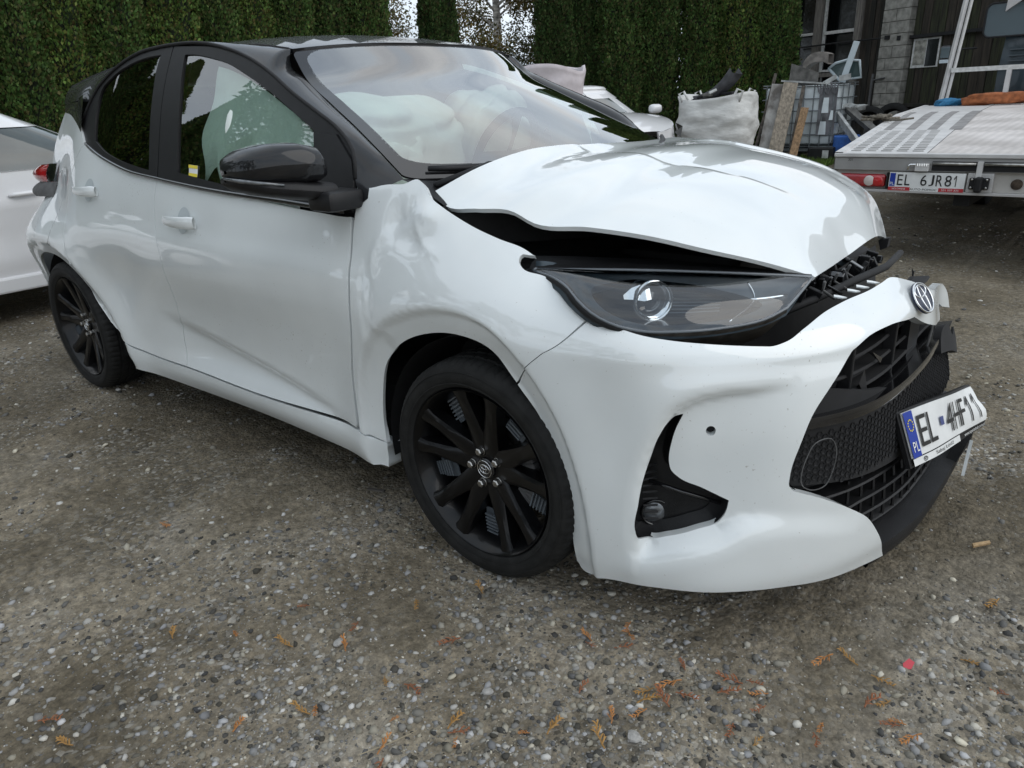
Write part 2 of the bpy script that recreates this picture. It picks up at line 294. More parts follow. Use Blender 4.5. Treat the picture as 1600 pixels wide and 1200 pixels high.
def link(name, me, m, parent=None, smooth=False, angle=None):
    o = bpy.data.objects.new(name, me); COL.objects.link(o)
    if m is not None:
        me.materials.clear(); me.materials.append(m)
    if smooth: me.shade_smooth()
    if smooth and angle: 
        me.set_sharp_from_angle(angle=math.radians(angle))
    if parent is not None: o.parent = parent
    return o
def obj(name, mb, m, parent=None, smooth=False, fix=True, angle=None, **k):
    me = mesh_from(name, mb.v, mb.f)
    if fix:
        bm = bmesh.new(); bm.from_mesh(me); bmesh.ops.recalc_face_normals(bm, faces=bm.faces); bm.to_mesh(me); bm.free()
    o = link(name, me, m, parent, smooth, angle)
    for a, b in k.items(): o[a] = b
    return o
def thing(name, label, cat, loc=(0, 0, 0), rz=0, group=None):
    o = bpy.data.objects.new(name, None); COL.objects.link(o); o.location = loc; o.rotation_euler = (0, 0, rz); o.empty_display_size = .1
    o['label'] = label; o['category'] = cat
    if group: o['group'] = group
    return o
def tag(o, label, cat, group=None):
    o['label'] = label; o['category'] = cat
    if group: o['group'] = group
    return o
def struct(o): o['kind'] = 'structure'; return o
def copy_tree(o, parent=None):
    c = o.copy(); COL.objects.link(c); c.parent = parent
    for ch in list(o.children): copy_tree(ch, c)
    return c
# ---- trimmed panels on a parametric surface ----
def dense(pts, res=.02, closed=True):
    """smooth control polygon with marked corners (third value 1) -> dense points"""
    n = len(pts); cor = [i for i, p in enumerate(pts) if len(p) > 2 and p[2]]
    P = [np.array(p[:2], float) for p in pts]; runs = []
    if closed:
        if not cor:
            Q = P[-3:] + P + P[:3]; runs = None
            s_ = np.concatenate([[0], np.cumsum([np.linalg.norm(Q[i+1]-Q[i]) for i in range(len(Q)-1)])])
            m = max(8, int((s_[n+3]-s_[3])/res)); t = np.linspace(s_[3], s_[n+3], m, endpoint=False)
            return cr1(s_, np.array(Q), t)
        cor2 = cor + [cor[0]+n]
        for a, b in zip(cor2[:-1], cor2[1:]): runs.append([P[i % n] for i in range(a, b+1)])
    else:
        cc_ = sorted(set([0]+cor+[n-1]))
        for a, b in zip(cc_[:-1], cc_[1:]): runs.append([P[i] for i in range(a, b+1)])
    out = []
    for Q in runs:
        Q = [Q[0]] + [q for k, q in enumerate(Q[1:]) if np.linalg.norm(q-Q[k]) > 1e-6]
        if len(Q) < 2: continue
        s_ = np.concatenate([[0], np.cumsum([np.linalg.norm(Q[i+1]-Q[i]) for i in range(len(Q)-1)])])
        m = max(1, int(round(s_[-1]/res))); t = np.linspace(0, s_[-1], m+1)[:-1]
        out.append(cr1(s_, np.array(Q), t) if len(Q) > 2 else np.array([Q[0]+(Q[1]-Q[0])*q/s_[-1] for q in t]))
    out = np.concatenate(out)
    if not closed: out = np.vstack([out, P[-1]])
    return out
def inside(px, py, poly):
    c = np.zeros(np.shape(px), bool); n = len(poly)
    for i in range(n):
        x1, y1 = poly[i-1]; x2, y2 = poly[i]
        if y1 == y2: continue
        k = ((y1 > py) != (y2 > py)) & (px < (x2-x1)*(py-y1)/(y2-y1)+x1); c ^= k
    return c
def area2(p): return float(np.sum(p[:, 0]*np.roll(p[:, 1], -1)-np.roll(p[:, 0], -1)*p[:, 1]))
def bdist(px, py, poly):
    b = np.full(px.shape, 9.)
    for i in range(len(poly)):
        a = poly[i-1]; d = poly[i]-a; L = max(d @ d, 1e-12); t = np.clip(((px-a[0])*d[0]+(py-a[1])*d[1])/L, 0, 1)
        b = np.minimum(b, np.hypot(px-a[0]-t*d[0], py-a[1]-t*d[1]))
    return b
def shrink(p, g):
    d1 = p-np.roll(p, 1, 0); d2 = np.roll(p, -1, 0)-p
    d = d1/np.maximum(np.linalg.norm(d1, axis=1, keepdims=True), 1e-9)+d2/np.maximum(np.linalg.norm(d2, axis=1, keepdims=True), 1e-9)
    d /= np.maximum(np.linalg.norm(d, axis=1, keepdims=True), 1e-9)
    return p+np.stack([-d[:, 1], d[:, 0]], 1)*g
def surf_n(fn, s, v, e=2e-3):
    a = fn(s+e, v)-fn(s-e, v); b = fn(s, v+e)-fn(s, v-e); n = np.cross(a, b); return n/np.maximum(np.linalg.norm(n, axis=-1, keepdims=True), 1e-12)
def panel(name, fn, outer, m, parent, holes=(), res=.02, rim=.012, gap=.0018, off=0., sy=1, smooth=True, raw=False, back=None, rimfrac=1.0):
    """cut the outline out of the surface fn(s, v), give its edges a folded flange of depth rim"""
    P = outer if raw else dense(outer, res*.8)
    if area2(P) < 0: P = P[::-1]
    if gap: P = shrink(P, gap)
    H = []
    for h in holes:
        q = h if (isinstance(h, np.ndarray)) else dense(h, res*.6)
        if area2(q) > 0: q = q[::-1]
        if gap: q = shrink(q, gap)
        H.append(q)
    lo = P.min(0); hi = P.max(0); gx = np.arange(lo[0]+res/2, hi[0], res); gy = np.arange(lo[1]+res/2, hi[1], res)
    GX, GY = np.meshgrid(gx, gy); GX = GX.ravel(); GY = GY.ravel(); k = inside(GX, GY, P)
    for q in H: k &= ~inside(GX, GY, q)
    GX = GX[k]; GY = GY[k]; k = bdist(GX, GY, P) > res*.5
    for q in H: k &= bdist(GX, GY, q) > res*.5
    vs = list(map(tuple, P)); es = [(i, (i+1) % len(P)) for i in range(len(P))]
    for q in H:
        n0 = len(vs); vs += list(map(tuple, q)); es += [(n0+i, n0+(i+1) % len(q)) for i in range(len(q))]
    vs += list(zip(GX[k], GY[k]))
    V2, _, F, _, _, _ = delaunay_2d_cdt([Vector((float(a), float(b))) for a, b in vs], es, [], 0, 1e-6)
    V = np.array([(p.x, p.y) for p in V2]); F = np.array([f for f in F if len(f) == 3])
    ce = V[F].mean(1); k = inside(ce[:, 0], ce[:, 1], P)
    for q in H: k &= ~inside(ce[:, 0], ce[:, 1], q)
    F = F[k]
    a = V[F]; cr_ = (a[:, 1, 0]-a[:, 0, 0])*(a[:, 2, 1]-a[:, 0, 1])-(a[:, 1, 1]-a[:, 0, 1])*(a[:, 2, 0]-a[:, 0, 0]); F[cr_ < 0] = F[cr_ < 0][:, ::-1]
    X = fn(V[:, 0], V[:, 1]); N = surf_n(fn, V[:, 0], V[:, 1]); X = X+N*off
    faces = [tuple(f) for f in F.tolist()]; verts = X.tolist()
    if rim:
        cnt = {}
        for f in faces:
            for i in range(3):
                e = (f[i], f[(i+1) % 3]); cnt[e] = 1
        be = [e for e in cnt if (e[1], e[0]) not in cnt]; mp_ = {}
        for e in be:
            for i in e:
                if i not in mp_:
                    n0 = len(verts); mp_[i] = (n0, n0+1); verts.append(X[i].tolist()); verts.append((X[i]-N[i]*rim).tolist())
        for a_, b_ in be: faces.append((mp_[b_][0], mp_[a_][0], mp_[a_][1], mp_[b_][1]))
    if sy < 0:
        verts = [(x, -y, z) for x, y, z in verts]; faces = [f[::-1] for f in faces]
    me = mesh_from(name, verts, faces); me.validate()
    return link(name, me, m, parent, smooth)
def text_pts(body, size, spacing=1.0, res=3):
    if body == '1':
        return np.array([(.60, 0), (.86, 0), (.86, 1), (.60, 1), (.60, .80), (.0, .60), (.0, .74), (.60, 1.0), (1.0, .5)]), [(0, 1, 2, 3), (4, 7, 6, 5)]
    return text_pts_(body, size, spacing, res)
def text_pts_(body, size, spacing=1.0, res=3):
    """lettering as flat triangles: vertices (u, v), faces"""
    c = bpy.data.curves.new('t', 'FONT'); c.body = body; c.size = size; c.resolution_u = res; c.space_character = spacing
    o = bpy.data.objects.new('t', c); COL.objects.link(o); bpy.context.view_layer.update()
    me = bpy.data.meshes.new_from_object(o.evaluated_get(bpy.context.evaluated_depsgraph_get()))
    v = np.array([p.co[:2] for p in me.vertices]).reshape(-1, 2); f = [tuple(p.vertices) for p in me.polygons]
    bpy.data.objects.remove(o); bpy.data.curves.remove(c); bpy.data.meshes.remove(me)
    return v, f
def refine(v, f, cuts=4):
    bm = bmesh.new(); vs = [bm.verts.new((a, b, 0)) for a, b in v]
    for t in f:
        try: bm.faces.new([vs[i] for i in t])
        except ValueError: pass
    bmesh.ops.subdivide_edges(bm, edges=bm.edges[:], cuts=cuts, use_grid_fill=True); bmesh.ops.triangulate(bm, faces=bm.faces[:]); bm.verts.index_update()
    o = np.array([q.co[:2] for q in bm.verts]), [tuple(q.index for q in g.verts) for g in bm.faces]; bm.free(); return o
def letter(name, body, u0, v0, w, h, mapf, m, parent, off=.0015):
    """lettering stretched into the rectangle u0,v0,w,h of a mapped plate"""
    v, f = text_pts(body, 1.0); lo = v.min(0); hi = v.max(0); s = (v-lo)/(hi-lo)
    P = [mapf(u0+a*w, v0+b*h, off) for a, b in s]
    me = mesh_from(name, P, f); return link(name, me, m, parent)
def coons(c0, c1, d0, d1, n=40, m=40):
    """c0,c1: curves along a at b=0,1; d0,d1: curves along b at a=0,1 -> function (a,b)"""
    def cv(pts):
        p = np.array(pts, float); s_ = np.concatenate([[0], np.cumsum(np.linalg.norm(np.diff(p, axis=0), axis=1))]); s_ /= s_[-1]
        return lambda t: cr1(s_, p, np.clip(t, 0, 1))
    C0, C1, D0, D1 = map(cv, (c0, c1, d0, d1)); P00, P10, P01, P11 = C0(0.), C0(1.), C1(0.), C1(1.)
    def fn(a, b):
        a = np.asarray(a, float); b = np.asarray(b, float); A = a[..., None]; B = b[..., None]
        ea = np.clip(A, 0, 1)-A; 
        return (1-B)*C0(a)+B*C1(a)+(1-A)*D0(b)+A*D1(b)-((1-A)*(1-B)*P00+A*(1-B)*P10+(1-A)*B*P01+A*B*P11)
    return fn
def vnoise(x, y, seed=0):
    xi = np.floor(x).astype(np.int64); yi = np.floor(y).astype(np.int64); fx = x-xi; fy = y-yi; fx = fx*fx*(3-2*fx); fy = fy*fy*(3-2*fy)
    def h(a, b):
        q = (a*374761393+b*668265263+seed*362437) & 0x7fffffff; q = ((q ^ (q >> 13))*1274126177) & 0x7fffffff; return ((q ^ (q >> 16)) & 0xffff)/65535.
    return (h(xi, yi)*(1-fx)+h(xi+1, yi)*fx)*(1-fy)+(h(xi, yi+1)*(1-fx)+h(xi+1, yi+1)*fx)*fy

SPRIGS = [(-0.276, -1.237, 0.48, 1), (-0.350, -1.415, 0.54, 7), (-0.183, -1.355, 0.79, 7), (-0.062, -1.288, 0.73, 3), (0.072, -1.284, 0.47, 0), (0.132, -1.276, 0.85, 6), (0.024, -1.437, 0.63, 0), (-0.055, -1.591, 0.75, 4), (-0.436, -1.834, 0.77, 3), (0.310, -1.318, 0.70, 1), (0.302, -1.310, 0.85, 0), (0.331, -1.312, 0.43, 8), (0.194, -1.374, 0.42, 6), (0.035, -1.461, 0.75, 6), (0.631, -0.906, 0.77, 8), (0.624, -0.875, 0.53, 7), (0.742, -0.835, 0.87, 8), (0.744, -0.822, 0.53, 3), (0.639, -0.950, 0.74, 7), (0.584, -1.019, 0.88, 0), (0.609, -1.022, 0.62, 8), (0.647, -0.994, 0.86, 1), (0.567, -1.095, 0.51, 4), (0.446, -1.216, 0.48, 5), (0.590, -1.157, 0.85, 8), (0.475, -1.195, 0.87, 6), (0.767, -0.946, 0.66, 3), (0.804, -0.867, 0.57, 7), (0.968, -0.748, 0.83, 8), (1.037, -0.754, 0.61, 0), (1.046, -0.743, 0.65, 6), (0.904, -0.873, 0.62, 2), (0.912, -0.837, 0.60, 5), (0.819, -0.975, 0.46, 8), (0.394, -0.931, 0.47, 2), (0.460, -0.909, 0.67, 6), (0.406, -0.922, 0.60, 0), (0.446, -0.810, 0.65, 4), (0.709, -0.894, 0.76, 6), (0.924, -0.630, 0.73, 2), (0.954, -0.643, 0.66, 0), (0.870, -0.633, 0.79, 8), (1.137, -0.189, 0.86, 8), (1.197, -0.531, 0.53, 8), (0.451, -0.835, 0.59, 5), (0.465, -1.063, 0.64, 4), (0.590, -0.960, 0.74, 0), (0.796, -0.829, 0.60, 8), (-0.302, -1.813, 0.81, 8), (-0.450, -1.523, 0.79, 3), (-0.115, -1.205, 0.62, 0), (-0.059, -1.057, 0.65, 5), (0.068, -0.932, 0.69, 3), (0.137, -1.093, 0.87, 6), (1.099, -0.476, 0.65, 5), (1.005, -0.695, 0.62, 0), (1.075, -0.745, 0.68, 5), (-1.034, -1.271, 0.64, 0), (0.250, -1.441, 0.81, 2), (0.234, -1.443, 0.68, 2)]
REDP = (1.007, -0.585)
CHIP = (1.051, 0.019)
STK = (0.202, -1.467)
SLV = (-0.594, -0.731)
# ======================= ground =======================
CX, CY = 1.155, -2.062
def dirt_mat():
    m = bpy.data.materials.new('gravel_yard_dirt'); m.use_nodes = True; nt = m.node_tree; b = nt.nodes['Principled BSDF']; L = nt.links.new
    tcn = nt.nodes.new('ShaderNodeTexCoord'); co = tcn.outputs['Object']
    def noise(sc, det=6, ro=.6):
        n = nt.nodes.new('ShaderNodeTexNoise'); n.inputs['Scale'].default_value = sc; n.inputs['Detail'].default_value = det; n.inputs['Roughness'].default_value = ro; L(co, n.inputs['Vector']); return n.outputs['Fac']
    def ramp(fac, stops):
        r = nt.nodes.new('ShaderNodeValToRGB'); e = r.color_ramp.elements
        while len(e) < len(stops): e.new(.5)
        for q, (p, c) in zip(e, stops): q.position = p; q.color = (*c, 1)
        L(fac, r.inputs['Fac']); return r.outputs['Color']
    def mix(f, a, c, t='MIX'):
        x = nt.nodes.new('ShaderNodeMixRGB'); x.blend_type = t
        if hasattr(f, 'default_value'): L(f, x.inputs['Fac'])
        else: x.inputs['Fac'].default_value = f
        L(a, x.inputs['Color1']); L(c, x.inputs['Color2']); return x.outputs['Color']
    base = ramp(noise(1.3, 9, .68), [(.34, (.150, .130, .098)), (.52, (.232, .205, .162)), (.68, (.33, .305, .265))])
    fine = ramp(noise(38, 10, .75), [(.30, (.35, .35, .35)), (.52, (.95, .95, .95)), (.74, (1.75, 1.75, 1.75))])
    c1 = mix(1.0, mix(1.0, base, ramp(noise(.42, 4), [(.36, (.72, .70, .66)), (.60, (1.12, 1.12, 1.12))]), 'MULTIPLY'), fine, 'MULTIPLY')
    v = nt.nodes.new('ShaderNodeTexVoronoi'); v.inputs['Scale'].default_value = 85; v.inputs['Randomness'].default_value = 1; L(co, v.inputs['Vector'])
    vc = nt.nodes.new('ShaderNodeSeparateColor'); L(v.outputs['Color'], vc.inputs[0])
    peb = ramp(vc.outputs[0], [(0, (.07, .065, .055)), (.45, (.16, .15, .135)), (.8, (.28, .27, .25)), (1., (.46, .45, .43))])
    v2 = nt.nodes.new('ShaderNodeTexVoronoi'); v2.inputs['Scale'].default_value = 22; L(co, v2.inputs['Vector']); vd = nt.nodes.new('ShaderNodeSeparateColor'); L(v2.outputs['Color'], vd.inputs[0])
    peb2 = ramp(vd.outputs[1], [(0, (.07, .064, .056)), (.6, (.15, .143, .13)), (1., (.34, .33, .32))])
    msk = ramp(noise(2.3, 5), [(.42, (0, 0, 0)), (.62, (.8, .8, .8))])
    msk2 = ramp(vc.outputs[1], [(.50, (0, 0, 0)), (.56, (1, 1, 1))])
    mm = mix(1.0, msk, msk2, 'MULTIPLY'); sep = nt.nodes.new('ShaderNodeSeparateColor'); L(mm, sep.inputs[0])
    c2 = mix(sep.outputs[0], c1, peb)
    m3 = ramp(vd.outputs[0], [(.78, (0, 0, 0)), (.80, (.8, .8, .8))]); sep3 = nt.nodes.new('ShaderNodeSeparateColor'); L(m3, sep3.inputs[0])
    vcn = nt.nodes.new('ShaderNodeVertexColor'); vcn.layer_name = 'Col'
    c2 = mix(1.0, c2, vcn.outputs['Color'], 'MULTIPLY'); L(c2, b.inputs['Base Color']); b.inputs['Roughness'].default_value = .9; b.inputs['Specular IOR Level'].default_value = .25
    ad = nt.nodes.new('ShaderNodeMath'); ad.operation = 'MULTIPLY_ADD'; L(noise(70, 8, .7), ad.inputs[0]); ad.inputs[1].default_value = 1.0
    inv = nt.nodes.new('ShaderNodeMath'); inv.operation = 'MULTIPLY'; L(v.outputs['Distance'], inv.inputs[0]); inv.inputs[1].default_value = -.55; L(inv.outputs[0], ad.inputs[2])
    bp = nt.nodes.new('ShaderNodeBump'); bp.inputs['Strength'].default_value = .9; bp.inputs['Distance'].default_value = .012; L(ad.outputs[0], bp.inputs['Height']); L(bp.outputs[0], b.inputs['Normal'])
    return m
DIRT = dirt_mat()
def ghz(x, y):
    r = np.hypot(x-CX, y-CY)
    z = .030*(vnoise(x*.9+5, y*.9, 1)-.5)+.016*(vnoise(x*2.7, y*2.7+3, 2)-.5)+.015*(vnoise(x*9, y*9, 3)-.5)+.010*(vnoise(x*27, y*27, 4)-.5)+.0045*(vnoise(x*70, y*70, 5)-.5)*(r < 4)
    # shallow wheel ruts left of the car
    for (px, py, dx, dy) in ((-.35, -1.45, .93, .36), (-.85, -1.35, .95, .30)):
        u = (x-px)*dx+(y-py)*dy; w = -(x-px)*dy+(y-py)*dx
        z = z-.014*np.exp(-(w/.05)**2)*np.exp(-(u/.45)**2)*(.6+.8*vnoise(u*14, w*30, 8))
    # keep the ground flat under the wheels
    for (wx, wy) in ((0, -.757), (-2.55, -.757), (0, .757), (-2.55, .757)):
        z = z*(1-np.exp(-((x-wx)/.22)**2-((y-wy)/.22)**2)) - .004*np.exp(-((x-wx)/.16)**2-((y-wy)/.18)**2)
    return z
def lines(a0, a1, step, lo, hi, k=1.045):
    m = list(np.arange(a0, a1, step)); s = step; x = a1
    while x < hi: m.append(x); s *= k; x += s
    s = step; x = a0
    while x > lo: s *= k; x -= s; m.insert(0, x)
    return np.array(m)
gx = lines(-1.3, 2.3, .0115, -70, 70); gy = lines(-1.75, -.1, .0115, -60, 80)
GX, GY = np.meshgrid(gx, gy, indexing='ij'); GZ = ghz(GX, GY)
GZ[np.hypot(GX, GY) > 22] = 0
nx_, ny_ = GX.shape; V = np.stack([GX, GY, GZ], -1).reshape(-1, 3).astype(np.float32)
I, J = np.meshgrid(np.arange(nx_-1), np.arange(ny_-1), indexing='ij'); q0 = (I*ny_+J).ravel(); Q = np.stack([q0, q0+ny_, q0+ny_+1, q0+1], 1).astype(np.int32)
def fast_mesh(name, V, F, cols=None):
    me = bpy.data.meshes.new(name); k = F.shape[1]; me.vertices.add(len(V)); me.vertices.foreach_set('co', np.ascontiguousarray(V, dtype=np.float32).ravel()); me.loops.add(F.size); me.loops.foreach_set('vertex_index', np.ascontiguousarray(F, dtype=np.int32).ravel())
    me.polygons.add(len(F)); me.polygons.foreach_set('loop_start', np.arange(0, F.size, k, dtype=np.int32)); me.polygons.foreach_set('loop_total', np.full(len(F), k, dtype=np.int32)); me.update(calc_edges=True)
    if cols is not None:
        at = me.color_attributes.new('Col', 'FLOAT_COLOR', 'POINT'); c4 = np.ones((len(V), 4), np.float32); c4[:, :3] = cols; at.data.foreach_set('color', c4.ravel())
    return me
def stone_density(x, y): return .55*vnoise(x*.8+3, y*.8, 11)+.30*vnoise(x*2.6, y*2.6, 12)+.15*vnoise(x*8, y*8, 13)+.10*sstep(.6, 1.6, x)-.05*((x < 1.0) & (y > -1.2))
_k = sstep(.36, .60, stone_density(V[:, 0], V[:, 1])+.10*(vnoise(V[:, 0]*22, V[:, 1]*22, 17)-.5))[:, None]
gcol = np.array([(.84, .81, .74)])*(1-_k)+np.array([(1.28, 1.25, 1.19)])*_k     # packed earth between drifts of grey gravel
g = link('ground', fast_mesh('ground', V, Q, gcol), DIRT, None, smooth=True); struct(g)
def vcmat(name, rough=.85, tr=0, bump=0):
    m = bpy.data.materials.new(name); m.use_nodes = True; nt = m.node_tree; b = nt.nodes['Principled BSDF']; a = nt.nodes.new('ShaderNodeVertexColor'); a.layer_name = 'Col'
    nt.links.new(a.outputs[0], b.inputs['Base Color']); b.inputs['Roughness'].default_value = rough; b.inputs['Specular IOR Level'].default_value = .25
    if tr:
        t = nt.nodes.new('ShaderNodeBsdfTranslucent'); nt.links.new(a.outputs[0], t.inputs['Color']); x = nt.nodes.new('ShaderNodeMixShader'); x.inputs[0].default_value = tr
        nt.links.new(b.outputs[0], x.inputs[1]); nt.links.new(t.outputs[0], x.inputs[2]); nt.links.new(x.outputs[0], nt.nodes['Material Output'].inputs[0])
    if bump:
        n = nt.nodes.new('ShaderNodeTexNoise'); n.inputs['Scale'].default_value = 400; bp = nt.nodes.new('ShaderNodeBump'); bp.inputs['Strength'].default_value = bump; bp.inputs['Distance'].default_value = .002
        tcn = nt.nodes.new('ShaderNodeTexCoord'); nt.links.new(tcn.outputs['Object'], n.inputs['Vector']); nt.links.new(n.outputs['Fac'], bp.inputs['Height']); nt.links.new(bp.outputs[0], b.inputs['Normal'])
    return m
# stones: angular low-poly pebbles, thick where the yard is gravelly
def stones(name, n, seed, r0, r1, smin, smax, thr, ang=(40, 215)):
    R = np.random.RandomState(seed); base = []
    bm = bmesh.new(); bmesh.ops.create_icosphere(bm, subdivisions=1, radius=1); bm.verts.ensure_lookup_table(); ico = np.array([v.co[:] for v in bm.verts]); fc = np.array([[q.index for q in f.verts] for f in bm.faces]); bm.free()
    rad = r0*(r1/r0)**R.rand(n*3); an = np.radians(R.uniform(ang[0], ang[1], n*3)); x = CX+rad*np.cos(an); y = CY+rad*np.sin(an)
    dens = .55*vnoise(x*.8+3, y*.8, 11)+.30*vnoise(x*2.6, y*2.6, 12)+.15*vnoise(x*8, y*8, 13)
    dens += .10*sstep(.6, 1.6, x)-.05*((x < 1.0) & (y > -1.2))
    k = np.where(R.rand(n*3) < sstep(thr-.04, thr+.12, dens)*.90+.10)[0][:n]; x = x[k]; y = y[k]; rad = rad[k]; n = len(k)
    s = smin*(smax/smin)**(R.rand(n)**2.2); s *= np.clip(.75+rad*.10, .8, 2.2)
    sc = np.stack([s*R.uniform(.8, 1.3, n), s*R.uniform(.6, 1.0, n), s*R.uniform(.35, .75, n)], 1)
    yaw = R.rand(n)*6.28; sh = ico[None]*(1+.35*(R.rand(n, len(ico))-.5))[..., None]; sh = sh+(R.rand(n, 1, 3)-.5)*.15
    # flatten one side for a broken face
    nv = R.randn(n, 3); nv /= np.linalg.norm(nv, axis=1, keepdims=True); d = np.einsum('nij,nj->ni', sh, nv); ex = np.clip(d-.45, 0, 9); sh = sh-ex[..., None]*nv[:, None]
    P = sh*sc[:, None]; tl = R.uniform(-.4, .4, n); c, s_ = np.cos(tl), np.sin(tl); P = np.stack([P[..., 0]*c[:, None]+P[..., 2]*s_[:, None], P[..., 1], -P[..., 0]*s_[:, None]+P[..., 2]*c[:, None]], -1)
    c, s_ = np.cos(yaw), np.sin(yaw); X = P[..., 0]*c[:, None]-P[..., 1]*s_[:, None]+x[:, None]; Y = P[..., 0]*s_[:, None]+P[..., 1]*c[:, None]+y[:, None]; Z = P[..., 2]+(ghz(x, y)+sc[:, 2]*R.uniform(-.45, .30, n))[:, None]
    V = np.stack([X, Y, Z], -1).reshape(-1, 3); F = (fc[None]+np.arange(n)[:, None, None]*len(ico)).reshape(-1, 3)
    g_ = R.choice([.06, .12, .19, .27, .37, .48], n, p=[.12, .20, .26, .22, .14, .06])*R.uniform(.8, 1.15, n); warm = R.uniform(-.02, .22, n)
    col = np.stack([g_*(1+warm*.6), g_*(1+.2*warm), g_*(1-warm*.8)], 1); col = np.repeat(col, len(ico), 0)
    o = link(name, fast_mesh(name, V, F, col), STONE, None); o['kind'] = 'stuff'; return o
STONE = vcmat('stone', .85, bump=.5)
stones('gravel', 75000, 21, .55, 5.0, .0024, .0150, .43)
stones('gravel', 40000, 22, .55, 3.5, .0012, .0040, .25)
stones('gravel', 30000, 23, 3.5, 16, .004, .013, .42, (60, 205))
# a few larger pale stones
def bigger(seed, n):
    R = random.Random(seed)
    for i in range(n):
        bm = bmesh.new(); bmesh.ops.create_icosphere(bm, subdivisions=2, radius=1)
        s = R.uniform(.008, .015); a = Vector((R.uniform(-1, 1), R.uniform(-1, 1), R.uniform(-.5, 1))).normalized()
        for v in bm.verts:
            d = v.co.dot(a); 
            if d > .5: v.co -= a*(d-.5)
            v.co *= 1+R.uniform(-.06, .06); v.co.x *= s*1.35; v.co.y *= s; v.co.z *= s*.7
        me = bpy.data.meshes.new('pale_stone'); bm.to_mesh(me); bm.free()
        yield me
PALE = mat('pale_stone', (.36, .35, .33), rough=.8, noise=.25, nscale=120, bump=.4, bscale=500)
BPOS = [(1.02, -.98), (.86, -1.05), (.30, -1.18), (1.36, -.95), (1.62, -.70), (1.72, -.55), (.12, -1.02), (-.32, -1.22), (.62, -1.10), (1.18, -1.12), (1.50, -1.05), (1.88, -.62), (.44, -.98), (-.10, -1.28), (1.95, -.25), (1.45, -.55)]
for me, (x, y) in zip(bigger(5, len(BPOS)), BPOS):
    o = link('pale_stone', me, PALE); o.location = (x, y, float(ghz(np.array(x), np.array(y)))+.004); o.rotation_euler = (0, 0, rnd.random()*6); tag(o, 'pale broken stone on the gravel %s' % ('left of the front wheel' if x < 0 else ('in front of the wheel' if x < .5 else ('under the bumper centre' if x < 1.2 else 'towards the right edge'))), 'stone', 'larger pale stones on the gravel')
# fallen cypress sprigs
SPR = [mat('dry_orange_sprig', (.46, .20, .06), rough=.8, noise=.35, nscale=40), mat('rusty_sprig', (.28, .11, .05), rough=.85, noise=.35, nscale=40), mat('yellowed_sprig', (.36, .20, .06), rough=.8, noise=.35, nscale=40)]
def sprig_mesh(seed):
    R = random.Random(seed); b = MB(); L = R.uniform(.022, .042); pts = []; a = 0; p = Vector((0, 0, .003)); d = 0
    for k in range(6):
        pts.append(p.copy()); d += R.uniform(-.25, .25); p = p+Vector((math.cos(d), math.sin(d), R.uniform(-.05, .12)))*L/5
    b.tube(pts, [.0011, .0011, .001, .0009, .0007, .0004], 5)
    for k in range(1, 6):
        for sg in (-1, 1):
            if R.random() < .15: continue
            a = d*.5+sg*R.uniform(.5, .9); ln = L*R.uniform(.22, .5)*(1-.10*k); q = pts[min(k, 5)]; e = q+Vector((math.cos(a)*ln, math.sin(a)*ln, R.uniform(0, .006))); m_ = (q+e)/2+Vector((0, 0, .002))
            b.tube([q, m_, e], [.0010, .0012, .0005], 4)
            if R.random() < .7:
                a2 = a+sg*R.uniform(-.7, -.3); e2 = m_+Vector((math.cos(a2)*ln*.5, math.sin(a2)*ln*.5, .002)); b.tube([m_, e2], [.0009, .0004], 4)
    me = mesh_from('sprig', b.v, b.f); return me
SM = []
for k in range(9):
    me = sprig_mesh(40+k); me.materials.append(SPR[k % 3]); SM.append(me)
# ground positions of the sprigs seen in front of the car
SPOS = [(.505, -1.158), (.76, -1.30)]
for u, v in []: pass
sprig_pts = SPRIGS
for i, (x, y, sc_, k) in enumerate(sprig_pts):
    o = bpy.data.objects.new('fallen_sprig', SM[(i*5+k) % 9]); COL.objects.link(o); o.location = (x, y, float(ghz(np.array(x), np.array(y)))+.003); o.rotation_euler = (0, 0, rnd.random()*6.28); o.scale = (sc_*2.0, sc_*2.0, sc_*1.6)
    tag(o, '%s %s cypress sprig on the gravel %s' % ('small' if sc_ < .6 else ('middling' if sc_ < .78 else 'large'), ('orange', 'rusty red', 'yellowed')[((i*5+k) % 9) % 3], 'at the far left' if x < -.33 else ('left below the front wheel' if x < 0 else ('below the fog lamp' if x < .35 else ('below the middle of the bumper' if x < .8 else 'near the right edge')))), 'sprig', 'dry cypress sprigs fallen on the gravel')
RP = MB().prism([(0, 0), (.014, .004), (.018, .022), (.006, .030), (-.004, .014)], .0015, (REDP[0], REDP[1], .010), (1, .2, .15), (-.1, 1, .35))
tag(obj('plastic_shard', RP, mat('pink_red_plastic', (.60, .06, .08), rough=.35, coat=.4)), 'small pinkish red plastic shard on the gravel', 'shard')
b = MB(); b.prism([(0, 0), (.055, .006), (.058, .016), (.004, .012)], .006, (CHIP[0], CHIP[1], .008), (.7, .7, 0), (-.7, .7, .2))
tag(obj('wood_chip', b, mat('pale_wood_chip', (.40, .27, .14), rough=.8, noise=.3, nscale=80)), 'pale wooden chip on the gravel beside the torn bumper', 'wood chip')
b = MB(); b.tube([(STK[0], STK[1], .008), (STK[0]+.03, STK[1]+.055, .010), (STK[0]+.05, STK[1]+.115, .006)], [.0012, .0011, .0007], 5)
tag(obj('dry_stalk', b, mat('straw', (.34, .29, .20), rough=.9)), 'thin dry straw stalk lying on the ground near the lower edge', 'straw')
b = MB(); b.box((SLV[0], SLV[1], .006), (.065, .014, .005), Matrix.Rotation(.35, 3, 'Z'), .001); tag(obj('bark_sliver', b, mat('dark_bark', (.09, .08, .07), rough=.9, noise=.3)), 'dark flat sliver lying beside the front wheel', 'sliver')

